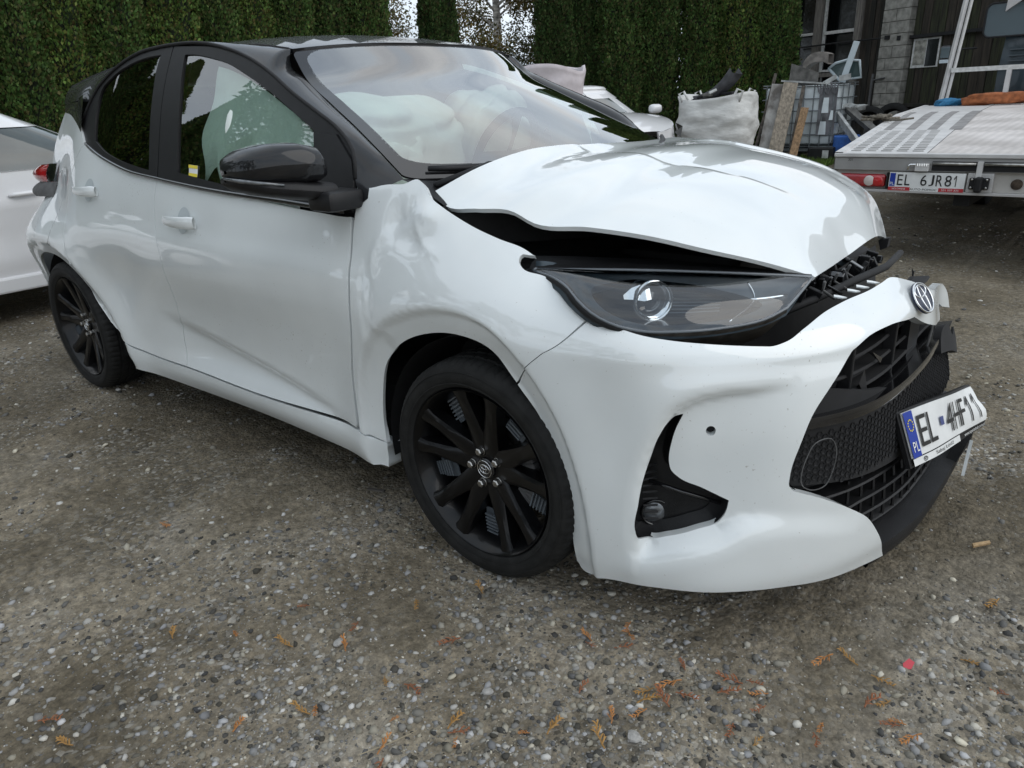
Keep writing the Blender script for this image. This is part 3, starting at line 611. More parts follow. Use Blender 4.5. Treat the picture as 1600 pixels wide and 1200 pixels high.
# ======================= cypress hedge =======================
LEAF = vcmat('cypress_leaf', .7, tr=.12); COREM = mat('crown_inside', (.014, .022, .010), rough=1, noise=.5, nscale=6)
TRUNK = mat('cypress_bark', (.10, .07, .05), rough=.95, noise=.4, nscale=12, bump=.6, bscale=30, stretch=(1, 1, .2))
def crown_mesh(seed, h, r, n, size, cols, z0=.12, taper=.62, lean=0):
    R = np.random.RandomState(seed)
    def prof(t): return r*np.clip((1-np.clip((t-taper)/(1-taper), 0, 1)**1.7), 0, 1)*(.82+.18*sstep(0, .12, t))
    u = R.rand(n)**.95; th = R.rand(n)*2*np.pi
    wob = 1+.22*(vnoise(th*2.2+seed, u*h*2.0, seed)-.5)+.36*(vnoise(th*5+seed*3, u*h*4.0, seed+1)-.5)+.14*(vnoise(th*12, u*h*11, seed+2)-.5)
    dep = R.rand(n)**2.0*.22; rr = prof(u)*wob*(1-dep); x = rr*np.cos(th); y = rr*np.sin(th); z = z0+u*(h-z0)
    # sprays point up and outwards
    out = np.stack([np.cos(th), np.sin(th), np.zeros(n)], 1); up = np.array([0, 0, 1.]); tilt = R.uniform(.25, 1.1, n)[:, None]; d = out*tilt+up+R.randn(n, 3)*.35; d /= np.linalg.norm(d, axis=1, keepdims=True)
    sd_ = np.cross(d, out+R.randn(n, 3)*.8); sd_ /= np.linalg.norm(sd_, axis=1, keepdims=True)
    L = size*R.uniform(.6, 1.3, n)[:, None]; W = L*R.uniform(.22, .42, n)[:, None]; c = np.stack([x, y, z], 1)
    V = np.stack([c-sd_*W*.3, c+d*L*.55-sd_*W, c+d*L, c+d*L*.5+sd_*W], 1).reshape(-1, 3); F = np.arange(4*n).reshape(n, 4)
    pal = np.array(cols); k = R.randint(0, len(pal), n); cl = pal[k]*np.array([(1., 1.05, .9), (.70, .76, .72), (1.35, 1.30, 1.), (.95, 1., .9)][seed % 4])*R.uniform(.6, 1.35, n)[:, None]*(.75+.5*vnoise(th*4+9, u*h*3, seed+5))[:, None]; cl = np.repeat(cl, 4, 0)
    # inner mass
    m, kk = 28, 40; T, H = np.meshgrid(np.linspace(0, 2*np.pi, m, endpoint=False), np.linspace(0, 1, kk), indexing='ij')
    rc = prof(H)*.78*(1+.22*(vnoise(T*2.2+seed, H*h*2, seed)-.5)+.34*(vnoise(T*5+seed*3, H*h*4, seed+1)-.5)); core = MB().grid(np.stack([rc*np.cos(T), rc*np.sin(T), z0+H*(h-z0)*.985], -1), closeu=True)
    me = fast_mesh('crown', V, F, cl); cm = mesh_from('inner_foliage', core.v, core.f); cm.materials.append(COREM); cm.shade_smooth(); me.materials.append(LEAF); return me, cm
GREENS = [(.060, .115, .032), (.042, .085, .025), (.080, .135, .038), (.065, .10, .032), (.10, .13, .042), (.09, .08, .035)]
CR = [crown_mesh(31+k, h, r, 46000, .052, GREENS, taper=tp) for k, (h, r, tp) in enumerate(((5.0, .39, .60), (5.4, .40, .60), (4.7, .34, .55), (5.8, .50, .66)))]
tb = MB().tube([(0, 0, -.02), (.01, 0, .5), (0, .01, 2.0), (0, 0, 3.9)], [.07, .06, .04, .01], 8); TM = mesh_from('trunk', tb.v, tb.f); TM.materials.append(TRUNK)
def cypress(x, y, kind, rz, sc, label, grp='row of cypress trees behind the yard', zs=1.0):
    t = thing('cypress_tree', label, 'tree', (x, y, 0), rz, grp); t.scale = (sc, sc, sc*zs)
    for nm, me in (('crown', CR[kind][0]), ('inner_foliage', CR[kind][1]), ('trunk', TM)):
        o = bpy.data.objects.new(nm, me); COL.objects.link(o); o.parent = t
    return t
HEDGE = [(-11.3, -8.3, 1, .3, 1.05), (-11.4, -7.4, 3, 1.3, 1.0), (-11.3, -6.5, 1, 2.2, 1.0), (-11.4, -5.6, 3, .2, .92), (-11.3, -4.7, 1, 1.2, 1.05), (-11.4, -3.8, 3, 2.5, 1.0), (-11.4, -3.0, 0, 3.5, 1.1), (-11.4, -2.2, 1, 4.4, 1.0), (-11.4, -1.4, 3, 5.5, .95), (-11.4, -.6, 1, .5, 1.05), (-11.4, .1, 3, 0, 1.1), (-10.9, 1.14, 3, 1, 1.05), (-10.91, 1.95, 1, 2, 1.05), (-10.94, 2.65, 3, 3, 1.0), (-10.91, 3.40, 1, 4, 1.05), (-10.87, 4.20, 3, 5, .95), (-10.81, 4.95, 1, .6, 1.0), (-10.75, 5.60, 3, 1.7, .95), (-10.65, 6.35, 1, 2.8, 1.0), (-10.5, 7.05, 0, 3.9, 1.02), (-10.33, 7.84, 1, 5.0, .98),
         (-9.74, 9.16, 2, .2, 1.0), (-8.32, 11.04, 2, 1.3, .98), (-7.95, 11.60, 2, 2.4, 1.02), (-7.27, 11.92, 0, 3.5, 1.08), (-6.55, 12.40, 0, 4.6, 1.0), (-5.90, 12.85, 1, 5.7, 1.0), (-5.12, 13.10, 3, .8, 1.0), (-4.62, 13.30, 1, 1.9, 1.0)]
HL_ = {10: 'broad cypress behind the white car at the left edge', 20: 'cypress left of the gap of open sky, sloping top', 21: 'slim lone cypress standing between the open sky and the birch', 22: 'slim cypress just right of the birch', 26: 'cypress directly behind the white bulk bag', 28: 'last cypress of the row, beside the dark shed'}
for i, (x, y, k, rz, sc_) in enumerate(HEDGE):
    if i % 2 and i != 21: x -= .14; y += .07
    if i < 10: lb = 'cypress of the row beyond the left edge of the photograph'
    elif i < 20: lb = ('tenth ninth eighth seventh sixth fifth fourth third second first'.split()[i-10])+' cypress to the left of the gap of open sky'
    else: lb = ('first second third fourth fifth sixth seventh eighth ninth'.split()[min(i-21, 8)])+' cypress right of the gap of open sky, counting towards the shed'
    cypress(x, y, k, rz, sc_*1.07, HL_.get(i, lb))
# ivy-like fill low between the stems, and grass at their feet
def leaf_cloud(name, boxes, n, size, cols, seed, m=None):
    R = np.random.RandomState(seed); P = []
    for (c, r_) in boxes:
        d = R.randn(n, 3); d /= np.linalg.norm(d, axis=1, keepdims=True); P.append(np.array(c)+d*np.array(r_)*(R.rand(n, 1)**.4))
    c = np.concatenate(P); N = len(c); d = R.randn(N, 3); d /= np.linalg.norm(d, axis=1, keepdims=True); s = np.cross(d, R.randn(N, 3)); s /= np.linalg.norm(s, axis=1, keepdims=True); L = size*R.uniform(.6, 1.3, N)[:, None]
    V = np.stack([c, c+d*L*.5-s*L*.28, c+d*L, c+d*L*.5+s*L*.28], 1).reshape(-1, 3); cl = np.array(cols)[R.randint(0, len(cols), N)]*R.uniform(.7, 1.3, N)[:, None]
    me = fast_mesh(name, V, np.arange(4*N).reshape(N, 4), np.repeat(cl, 4, 0)); me.materials.append(m or LEAF); return me
# birch with yellowing leaves seen through the gap
def loose_tree(name, label, cat, x, y, h, seed, cols, n, spread=1.6, grp=None, size=.06, z0=1.0):
    t = thing(name, label, cat, (x, y, 0), 0, grp); R = random.Random(seed); b = MB(); b.tube([(0, 0, -.05), (.05, .03, h*.4), (-.04, .05, h*.75), (0, 0, h)], [.12, .09, .05, .015], 8); cl = []
    for k in range(26):
        z = h*R.uniform(.22, .95); a = R.random()*6.28; ln = spread*R.uniform(.5, 1.0)*(1.15-z/h*.6); e = (math.cos(a)*ln, math.sin(a)*ln, z+ln*R.uniform(.1, .5)); m_ = (e[0]*.5, e[1]*.5, z+ln*.3); b.tube([(0, 0, z), m_, e, (e[0]*1.12, e[1]*1.12, e[2]-.5)], [.03, .02, .010, .004], 5)
        cl += [(e, (.42, .42, .5)), ((e[0]*1.05, e[1]*1.05, e[2]-.5), (.3, .3, .5)), (m_, (.4, .4, .4))]
    obj('trunk', b, mat('birch_bark', (.45, .43, .40), rough=.9, noise=.7, nscale=6, stretch=(1, 1, 3)), t)
    me = leaf_cloud('crown', cl, n//len(cl), size, cols, seed); o = bpy.data.objects.new('crown', me); COL.objects.link(o); o.parent = t; return t
AUT = [(.16, .13, .04), (.10, .10, .035), (.20, .15, .05), (.07, .08, .03), (.13, .09, .04)]
loose_tree('birch_tree', 'birch with yellowing autumn leaves behind the gap in the cypress row', 'tree', -11.2, 12.6, 7.5, 3, AUT, 30000, 1.7, None, .075)
loose_tree('thin_birch', 'thin sparse birch against the bright sky left of the lone cypress', 'tree', -13.6, 11.0, 7.0, 5, AUT, 9000, 1.3, None, .07)
loose_tree('garden_tree', 'dark leafy tree between two slim cypresses behind the row', 'tree', -11.0, 14.8, 7.0, 8, [(.05, .07, .02), (.08, .08, .03), (.12, .10, .04)], 22000, 1.6, None, .075)
# trees and a fence line on the near side of the yard (they show in the side glass and paint)
for i, (x, y, h, s_) in enumerate(((-9.5, -9.0, 6.5, 2.6), (-6.5, -11.0, 8.0, 3.2), (-2.5, -12.0, 7.0, 3.0), (1.5, -13.0, 7.0, 3.0), (-13, -7.0, 8.0, 3.2))):
    loose_tree('yard_tree', 'broad leafy tree standing on the near side of the yard', 'tree', x, y, h, 50+i, [(.05, .08, .025), (.07, .09, .03), (.04, .06, .02)], 14000, s_, 'leafy trees on the near side of the yard', .16)

# ======================= paints and stuffs of the cars =======================
PEARL = mat('pearl_white_paint', (.79, .825, .825), rough=.36, coat=1, noise=.035, nscale=4, coat_rough=.015, coat_ior=1.75)
def specks(m, col, scale, thr, scale2=2.5):
    nt = m.node_tree; b = nt.nodes['Principled BSDF']; L = nt.links.new; src = b.inputs['Base Color'].links[0].from_socket; tcn = nt.nodes.new('ShaderNodeTexCoord')
    n = nt.nodes.new('ShaderNodeTexNoise'); n.inputs['Scale'].default_value = scale; n.inputs['Detail'].default_value = 3; L(tcn.outputs['Object'], n.inputs['Vector']); n2 = nt.nodes.new('ShaderNodeTexNoise'); n2.inputs['Scale'].default_value = scale2; n2.inputs['Detail'].default_value = 5; L(tcn.outputs['Object'], n2.inputs['Vector'])
    a = nt.nodes.new('ShaderNodeMath'); a.operation = 'MULTIPLY_ADD'; L(n2.outputs['Fac'], a.inputs[0]); a.inputs[1].default_value = .35; L(n.outputs['Fac'], a.inputs[2])
    r = nt.nodes.new('ShaderNodeMapRange'); r.inputs['From Min'].default_value = thr; r.inputs['From Max'].default_value = thr+.05; r.inputs['To Max'].default_value = .55; L(a.outputs[0], r.inputs['Value'])
    x = nt.nodes.new('ShaderNodeMixRGB'); L(r.outputs[0], x.inputs['Fac']); L(src, x.inputs['Color1']); x.inputs['Color2'].default_value = (*col, 1); L(x.outputs[0], b.inputs['Base Color'])
specks(PEARL, (.30, .27, .22), 150, .895)
BLACKP = mat('black_roof_paint', (.006, .0065, .008), rough=.5, spec=.2, coat=.75, noise=.2, nscale=6)
SATIN = mat('satin_black_frame', (.012, .012, .013), rough=.45, spec=.3, noise=.2, nscale=30)
PLAST = mat('black_plastic', (.011, .011, .012), rough=.5, spec=.35, bump=.15, bscale=300, noise=.3, nscale=15)
GLOSSB = mat('gloss_black_plastic', (.008, .008, .009), rough=.12, coat=.6, noise=.3, nscale=12)
DARK = mat('dark_cavity_plastic', (.010, .010, .011), rough=.8, noise=.3, nscale=20)
RUB = mat('tyre_rubber', (.015, .015, .0145), rough=.75, spec=.3, noise=.35, nscale=25, bump=.1, bscale=120)
RIMB = mat('black_wheel_lacquer', (.0035, .0035, .004), rough=.28, spec=.25, coat=.22, noise=.2, nscale=30)
CHROME = mat('chrome', (.82, .83, .84), rough=.08, metal=1)
STEEL = mat('bare_steel', (.45, .44, .42), rough=.35, metal=1, noise=.3, nscale=30)
GREYP = mat('grey_primer_plastic', (.10, .10, .10), rough=.6, noise=.3, nscale=30)
WHITE = mat('plate_white', (.78, .79, .78), rough=.35, noise=.08, nscale=15)
BLUE = mat('plate_blue', (.01, .04, .32), rough=.35)
INK = mat('plate_ink', (.01, .01, .01), rough=.5)
RED = mat('red_lamp_plastic', (.35, .01, .015), rough=.12, coat=1, noise=.3, nscale=25)
YEL = mat('sticker_yellow', (.75, .62, .05), rough=.5)
BAG = mat('airbag_cloth', (.82, .88, .83), rough=.85, noise=.08, nscale=4, bump=.5, bscale=11)
SEAT = mat('dark_seat_cloth', (.03, .03, .032), rough=.9, noise=.3, nscale=30)
GLASSF = glassmat('side_glass', (.76, .86, .81), refl=.13, scale=1.0)
GLASSR = glassmat('dark_tinted_glass', (.05, .055, .055), refl=.05, scale=1.0)
GLASSW = glassmat('windscreen_glass', (.84, .93, .88), refl=.28, scale=1.0)
LENS = glassmat('lamp_lens', (.86, .90, .92), refl=.05, scale=1.0)
BEZ = mat('lamp_bezel_grey', (.05, .068, .082), rough=.3, noise=.3, nscale=20)
CLEAR = mat('indicator_reflector', (.20, .21, .22), rough=.22, metal=.5, noise=.3, nscale=60)
MESHM = mat('black_mesh_insert', (.006, .006, .007), rough=.35, coat=.3)
PEARLS = PEARL

def R2(t): return [tuple(p[:2]) for p in t]
def rev(t): return list(reversed(t))
def cor(t):
    t = [tuple(p[:2]) for p in t]; t[0] = t[0]+(1,); t[-1] = t[-1]+(1,); return t

TB['lip'] = [(.30, .225), (.40, .238)] + TB['lip']
def recess(s, v):
    d, t, sg = pline_d(s, v, smooth_line(TB['rec']))
    fade = 1-sstep(.60, .84, s)
    ins = np.where(sg > 0, 1, 0)*sstep(-.001, .020, d)*.034*fade
    out = np.where(sg < 0, 1, 0)*(1-sstep(.02, .10, d))*sstep(0, .02, d)*(-.006)*fade
    dl, tl, sl = pline_d(s, v, smooth_line(TB['lip']))
    below = (sl < 0)
    k = np.where(below, 1-sstep(-.01, .03, dl), 1.0)
    zone = sstep(.40, .50, s)*(1-sstep(.85, 1.1, s))
    chin = np.where(below, -.012*sstep(0, .06, dl)*sstep(.08, .14, v), 0)*zone
    # raised crown around the badge
    bdg = -.016*np.exp(-((s-1.47)/.10)**2-((v-.70)/.16)**2)
    return ins*k*zone*sstep(.465, .50, s)+out*zone+chin+bdg
RECESS = recess

# outlines of the side panels, in (s, v) of the body shell; the wheel arches, gaps and belt are shared curves
def yaris_side(car, sy, hurt, res=.022):
    fn = shell if hurt else shell_raw
    P = TB
    split, arch, archb = R2(P['split']), R2(P['arch']), R2(P['archb'])
    def pn(name, outer, m, **k): return panel(name, fn, outer, m, car, sy=sy, **k)
    # --- front wing ---
    wing = cor(rev(R2(P['ftop'])))[:] 
    wing = cor(split)[:-1] + cor(rev(R2(P['ftop'])))[0:1] + rev(R2(P['ftop']))[1:-1] 
    ft = P['ftop']; ftr = [tuple(q) for q in rev(ft)]
    wing = [split[0]+(1,)] + split[1:-1] + [ftr[0][:2]+(1,)] + ftr[1:-1] + [ftr[-1][:2]+(1,)] + R2(P['frear'])[1:-2] + [(-.478, .306, 1), (-.384, .282, 1)] + ARCH_F[1:8]
    pn('front_wing', wing, PEARL, res=.010 if hurt else res)
    # --- doors ---
    fg, rg, db, qg, bl = (R2(P[k]) for k in ('fgap', 'rgap', 'dbot', 'qgap', 'belt'))
    fd = [fg[0]+(1,)] + fg[1:-1] + [(-.493, .312, 1)] + [(-1.097, .283)] + [(-1.581, .290, 1)] + rev(rg)[1:-1] + [(-1.567, .994, 1), (-1.144, .992), (-.744, .990)]
    pn('front_door', fd, PEARL, res=res)
    qcur = [(-2.263, .99), (-2.315, .938), (-2.348, .884), (-2.362, .817), (-2.358, .77), (-2.352, .703), (-2.335, .60), (-2.285, .49), (-2.20, .395)]
    rd = [(-1.567, .994, 1)] + rg[1:-1] + [(-1.581, .290, 1), (-1.69, .290), (-1.90, .298), (-2.03, .318), (-2.12, .35)] + [(-2.20, .395, 1)] + rev(qcur)[1:-1] + [(-2.263, .99, 1), (-2.02, .993), (-1.81, .992)]
    pn('rear_door', rd, PEARL, res=res)
    # --- sill ---
    sill = [(-.384, .282, 1), (-.493, .306, 1), (-1.097, .279), (-1.581, .286), (-1.69, .286), (-1.90, .294), (-2.03, .314), (-2.12, .346), (-2.20, .391, 1), (-2.155, .355), (-2.10, .262), (-2.088, .205, 1), (-1.955, .196), (-1.167, .180), (-.762, .184), (-.388, .20, 1)]
    pn('side_skirt', sill, PEARL, res=res, rim=.05)
    # --- quarter panel, to the tail ---
    q = [(-2.263, .99, 1), (-2.325, 1.0), (-2.40, 1.0), (-2.55, 1.0), (-2.72, 1.0, 1), (-2.82, .93), (-2.95, .87), (-3.02, .83, 1), (-3.05, .78), (-3.34, .78, 1), (-3.37, .50), (-3.34, .25, 1), (-3.15, .22), (-3.02, .24, 1)] + [(-2.99, .32)] + rev(ARCH_R)[1:-2] + [(-2.155, .359), (-2.20, .397, 1)] + rev(qcur)[1:-1]
    pn('rear_quarter', q, PEARL, res=.014 if hurt else res)
    # --- tail ---
    pn('rear_bumper', [(-3.348, .77, 1), (-3.375, .50), (-3.348, .25, 1), (-3.59, .25, 1), (-3.59, .77, 1)], PEARL, res=.04)
    pn('tailgate', [(-3.065, .99, 1), (-3.085, .90), (-3.10, .79, 1), (-3.34, .785, 1), (-3.59, .78, 1), (-3.59, 1.0, 1), (-3.3, 1.0)], PEARL, res=.04)
    # --- greenhouse: black frames, glass ---
    G = {k: R2(P[k]) for k in ('gframe', 'gB', 'gbelt')}
    gf = G['gframe']
    frF = [(-.432, .957, 1), (-.446, .985), (-.452, 1.04)] + gf[1:9] + [(-1.629, 1.465, 1)] + G['gB'][1:-1] + [(-1.558, 1.010, 1), (-1.136, .986), (-.736, .968)]
    frR = [(-1.633, 1.465, 1)] + gf[11:] + [(-2.345, 1.165), (-2.281, 1.132, 1), (-2.024, 1.066), (-1.808, 1.03), (-1.562, 1.010, 1)] + rev(G['gB'])[1:-1]
    wF = [tuple(p) for p in P['gwf']]; wR = [tuple(p) for p in P['gwr']]
    if hurt is None: pass
    f1 = pn2('window_frame', green, frF, SATIN, car, sy, holes=[wF], res=.03, rim=.012)
    f2 = pn2('window_frame', green, frR, SATIN, car, sy, holes=[wR], res=.03, rim=.012)
    g1 = pn2('side_window', green, wF, GLASSF, car, sy, res=.04, rim=0, off=-.006, gap=-.004)
    g2 = pn2('side_window', green, wR, GLASSR, car, sy, res=.04, rim=0, off=-.006, gap=-.004)
    # weather strip along the belt
    b = MB(); xs = np.linspace(-.47, -2.27, 40); bz = cr1([-2.281, -2.024, -1.808, -1.567, -1.136, -.736, -.432], [1.139, 1.079, 1.04, 1.019, .991, .976, .962], xs)
    b.tube([(x, (float(glass_y(x, z))-.004)*sy, z-.004) for x, z in zip(xs, bz)], .0075, 8)
    obj('belt_moulding', b, GLOSSB, car, smooth=True)
    # drip line above the doors
    b = MB(); g_ = dense(gf, .04, closed=False)
    b.tube([(x, (float(glass_y(x, z))-.001)*sy, z+.004) for x, z in g_], .006, 6); obj('door_seal', b, DARK, car, smooth=True)
    # --- roof rail and screen pillar ---
    ro0 = lambda x, y: float(roof(np.array(x), np.array(y))[2])
    A = np.array([(x, float(glass_y(x, z))-.002, z+.006) for x, z in dense(gf, .02, closed=False)])
    we = list(reversed([tuple(p) for p in TB['ws_edge']]))
    _rl = [tuple(p) for p in we[:-1]] + [(x, -.552, float(roof(np.array(x), np.array(-.552))[2])) for x in (-1.0, -1.2, -1.5, -1.8, -2.1, -2.4, -2.65, -2.85)]
    def resamp(p, n):
        p = np.array(p); s_ = np.concatenate([[0], np.cumsum(np.linalg.norm(np.diff(p, axis=0), axis=1))]); return cr1(s_/s_[-1], p, np.linspace(0, 1, n))
    we_ = [tuple(p) for p in we[:-1]] + [(-.976, -.552, ro0(-.976, -.552))]
    ia = int(np.argmin(np.abs(A[:60, 0]+.976)))
    A1 = np.vstack([[(-.405, -.795, .985)], A[:ia+1]]); A2 = np.vstack([A[ia:][A[ia:, 0] > -2.30], [(-2.42, -.662, 1.305), (-2.58, -.628, 1.30), (-2.72, -.605, 1.28)]])
    B2 = [(x, -.552, ro0(x, -.552)) for x in np.linspace(-.976, -2.74, 24)]
    A0 = np.vstack([resamp(A1, 40), resamp(A2, 60)[1:]]); B0 = np.vstack([resamp(we_, 40), resamp(B2, 60)[1:]])
    W = np.linspace(0, 1, 9); out = np.cross(np.gradient(A0, axis=0), B0-A0); out /= np.linalg.norm(out, axis=1, keepdims=True)
    if out[40, 1] > 0: out = -out
    Pq = [A0*(1-w)+B0*w+out*(.009*np.sin(w*math.pi)**.8) for w in W]
    Pq = np.array(Pq); Pq[..., 1] *= sy
    b = MB().grid(Pq); obj('roof_rail', b, BLACKP, car, smooth=True)
    # gloss black rear pillar between the rear door and the rear screen
    xs = np.linspace(-2.34, -2.72, 12); lo_ = shell_raw(xs, np.full(12, .985))+np.array([0, .004, 0]); tp_ = np.array([(x, float(cr1([-2.72, -2.58, -2.42, -2.26], [-.605, -.628, -.655, -.668], np.array(x))), float(cr1([-2.72, -2.58, -2.42, -2.26], [1.28, 1.30, 1.315, 1.345], np.array(x)))) for x in xs])
    P = np.array([lo_*(1-t)+tp_*t for t in (0, .33, .66, 1.)])*np.array([1, sy, 1]); obj('rear_pillar', MB().grid(P), BLACKP, car, smooth=True)
    return f1
def pn2(name, fn, outer, m, car, sy, **k): return panel(name, fn, outer, m, car, sy=sy, **k)

# ======================= wheels =======================
def build_wheel(name, parent, loc, rz, masters=None):
    if masters is not None:
        c = masters.copy(); COL.objects.link(c); c.parent = parent; c.location = loc; c.rotation_euler = (0, 0, rz)
        for ch in list(masters.children):
            d = ch.copy(); COL.objects.link(d); d.parent = c
        return c
    R = .312
    b = MB().lathe([(.06, .20), (-.035, .205), (-.075, .222), (-.094, .232), (-.098, .2365), (-.094, .238), (-.080, .236), (.09, .236), (.095, .24), (.09, .225), (.06, .20)], 72)
    w = obj(name, b, RIMB, parent, smooth=True, angle=40); w.location = loc; w.rotation_euler = (0, 0, rz)
    # tyre with tread blocks
    prof = [(-.083, .236), (-.097, .243), (-.106, .262), (-.107, .278), (-.101, .294), (-.092, .3035), (-.086, .3075), (-.070, .3105), (-.060, .3115), (-.0565, .3115), (-.055, .305), (-.047, .305), (-.0455, .312), (-.022, .3125), (-.0205, .306), (-.012, .306), (-.0105, .3125), (.0105, .3125), (.012, .306), (.0205, .306), (.022, .3125), (.0455, .312), (.047, .305), (.055, .305), (.0565, .3115), (.086, .3075), (.101, .294), (.107, .275), (.097, .243), (.083, .236)]
    n = 288; vs = []; fs = []
    for a, r in prof:
        for k in range(n):
            q = 2*math.pi*k/n; rr = r; kk = k
            if abs(a) > .056 and r > .302: rr = r-(.0035 if kk % 4 == 0 else 0)
            elif abs(a) < .05 and r > .31: rr = r-(.004 if (kk+2*int((a+1)*200)) % 6 == 0 else 0)
            vs.append((rr*math.cos(q), a, rr*math.sin(q)))
    m = len(prof)
    for i in range(m-1):
        for k in range(n): fs.append((i*n+k, i*n+(k+1) % n, (i+1)*n+(k+1) % n, (i+1)*n+k))
    t = MB().add(vs, fs); obj('tyre', t, RUB, w, smooth=True, angle=35)
    # raised rings and letters of the sidewall
    b = MB().lathe([(-.1085, .254), (-.1095, .2555), (-.1085, .257)], 72); b.lathe([(-.1065, .284), (-.1078, .2855), (-.1062, .287)], 72); obj('sidewall_ring', b, RUB, w, smooth=True)
    # spokes: five forked pairs
    sp = MB()
    prof_r = [.035, .075, .12, .17, .205, .229]
    yo = [-.052, -.060, -.068, -.077, -.085, -.090]; wd = [.034, .029, .0235, .0200, .0200, .0260]
    sec = []
    for r, y, wq in zip(prof_r, yo, wd):
        sec.append([(r, y+.040, -wq*1.15), (r, y+.006, -wq), (r, y, -wq*.55), (r, y, wq*.55), (r, y+.006, wq), (r, y+.040, wq*1.15)])
    vs = [p for s_ in sec for p in s_]; fs = []
    for i in range(len(sec)-1):
        for k in range(6): fs.append((i*6+k, i*6+(k+1) % 6, i*6+6+(k+1) % 6, i*6+6+k))
    fs += [tuple(range(5, -1, -1)), tuple(len(vs)-6+k for k in range(6))]
    spm = None
    for k in range(5):
        for sgn in (-1, 1):
            a0 = math.radians(72*k+18); am = a0+sgn*math.radians(14.0)
            if spm is None:
                spm = obj('spoke', MB().add(vs, fs), RIMB, w, smooth=True, angle=30); o = spm
            else:
                o = spm.copy(); COL.objects.link(o)
            # the spoke leaves the hub off-centre so that each pair spreads towards the rim
            o.rotation_euler = (0, -am, 0)
    # louvred blades between the forks
    lv = MB()
    for q in range(7):
        rr = .155+q*.0105; lv.box((rr, -.045, 0), (.0045, .004, .050-.002*q))
    lv.box((.186, -.030, 0), (.09, .003, .065))
    LV = mat('blade_grey', (.10, .115, .13), rough=.3, noise=.2, nscale=30)
    lo = None
    for k in range(5):
        if lo is None: lo = obj('blade', lv, LV, w); o = lo
        else: o = lo.copy(); COL.objects.link(o)
        o.rotation_euler = (0, -math.radians(72*k+54), 0)
    # hub, cap, nuts
    b = MB().lathe([(.0, .078), (-.035, .075), (-.050, .066), (-.053, .030), (-.056, .0295), (-.058, .029)], 48); obj('hub', b, RIMB, w, smooth=True, angle=35)
    b = MB().lathe([(-.058, .030), (-.0605, .028), (-.062, .020), (-.0625, .0)], 40); obj('hub_cap', b, GLOSSB, w, smooth=True)
    e = MB()
    def ell(cx, cz, rx, rz, r=.0011, n_=36): e.tube([(cx+rx*math.cos(2*math.pi*i/n_), -.0635, cz+rz*math.sin(2*math.pi*i/n_)) for i in range(n_)], r, 6, closed=True)
    ell(0, 0, .0245, .0245, .0013); ell(0, 0, .018, .0125); ell(0, .0055, .0125, .0062); ell(0, .0, .0055, .0120)
    obj('cap_emblem', e, CHROME, w, smooth=True)
    nm = None
    for k in range(5):
        q = math.radians(72*k+90+18)
        if nm is None:
            nb = MB().lathe([(-.045, .0135), (-.056, .013), (-.057, .0115)], 24); nb.lathe([(-.056, .0108), (-.0675, .0108), (-.070, .008), (-.070, 0)], 6)
            nm = obj('wheel_nut', nb, STEEL, w); o = nm
        else: o = nm.copy(); COL.objects.link(o)
        o.location = (.050*math.cos(q), 0, .050*math.sin(q))
    b = MB().lathe([(.005, .05), (.005, .135), (.018, .135), (.018, .05)], 60, closed=True); obj('brake_disc', b, STEEL, w, smooth=True, angle=40)
    b = MB()
    for q in range(10):
        aa = math.radians(-28+q*6.2); b.box((.128*math.cos(aa), -.012, .128*math.sin(aa)), (.055, .05, .016), Matrix.Rotation(-aa, 3, 'Y'), .004)
    obj('brake_caliper', b, GREYP, w)
    return w

# ======================= the crashed hatchback =======================
car = thing('crashed_car', 'pearl white hatchback with black roof, crumpled bonnet, torn front bumper and blown airbags', 'car', (0, 0, 0))
yaris_side(car, 1, True)
yaris_side(car, -1, False, res=.035)
for (x, y, rz) in ((0, -.757, 0), (-2.55, -.757, 0), (0, .757, math.pi), (-2.55, .757, math.pi)):
    if (x, y) == (0, -.757): W0 = build_wheel('wheel', car, (x, y, .308), math.radians(-1.0))
    else: build_wheel('wheel', car, (x, y, .308), rz, W0)
# wheel housings
for (cx, pts) in ((0, ARCH_F), (-2.55, ARCH_R)):
    for sy in (1, -1):
        q = np.array([(cx-.01*(cx < -1)+.375*math.cos(a), .30+.375*math.sin(a)) for a in np.linspace(-.22, math.pi+.16, 30)])
        P = np.array([[(x, y*sy, z) for x, z in q] for y in (-.815, -.78, -.70, -.56)])
        b = MB().grid(P); b.add([(x, -.56*sy, z) for x, z in q]+[(cx, -.56*sy, .2)], [(i, i+1, 30) for i in range(29)]); obj('wheel_housing', b, DARK, car, smooth=True, angle=50)
# underbody and cabin floor: keeps daylight out from below
b = MB(); b.box((-1.25, 0, .27), (3.3, 1.50, .10)); b.box((-1.28, 0, .36), (1.9, 1.44, .12)); b.box((-2.8, 0, .42), (.6, 1.3, .3)); obj('underbody', b, DARK, car)

# roof, drip channels, spoiler, rear glass
hd = [(-.976+.126*(1-(y/.55)**2), y) for y in np.linspace(-.545, .545, 15)]
rf = [hd[0]+(1,)] + hd[1:-1] + [hd[-1]+(1,), (-2.72, .545, 1), (-2.76, 0), (-2.72, -.545, 1)]
panel('roof', roof, rf, BLACKP, car, res=.05, rim=.015)
ro = lambda x, y: float(roof(np.array(x), np.array(y))[2])
for sy in (1, -1):
    b = MB().tube([(x, -.549*sy, ro(x, .549)-.001) for x in np.linspace(-.99, -2.72, 24)], .005, 6); obj('drip_channel', b, DARK, car, smooth=True)
b = MB(); P = []
for y in np.linspace(-.53, .53, 13):
    k = 1-(abs(y)/.57)**4*.35; z = ro(-2.70, min(abs(y), .55))
    P.append([(-2.66, y, z+.004), (-2.72, y, z-.004), (-2.72-.10*k, y, z-.018), (-2.72-.10*k, y, z-.030), (-2.70, y, z-.03)])
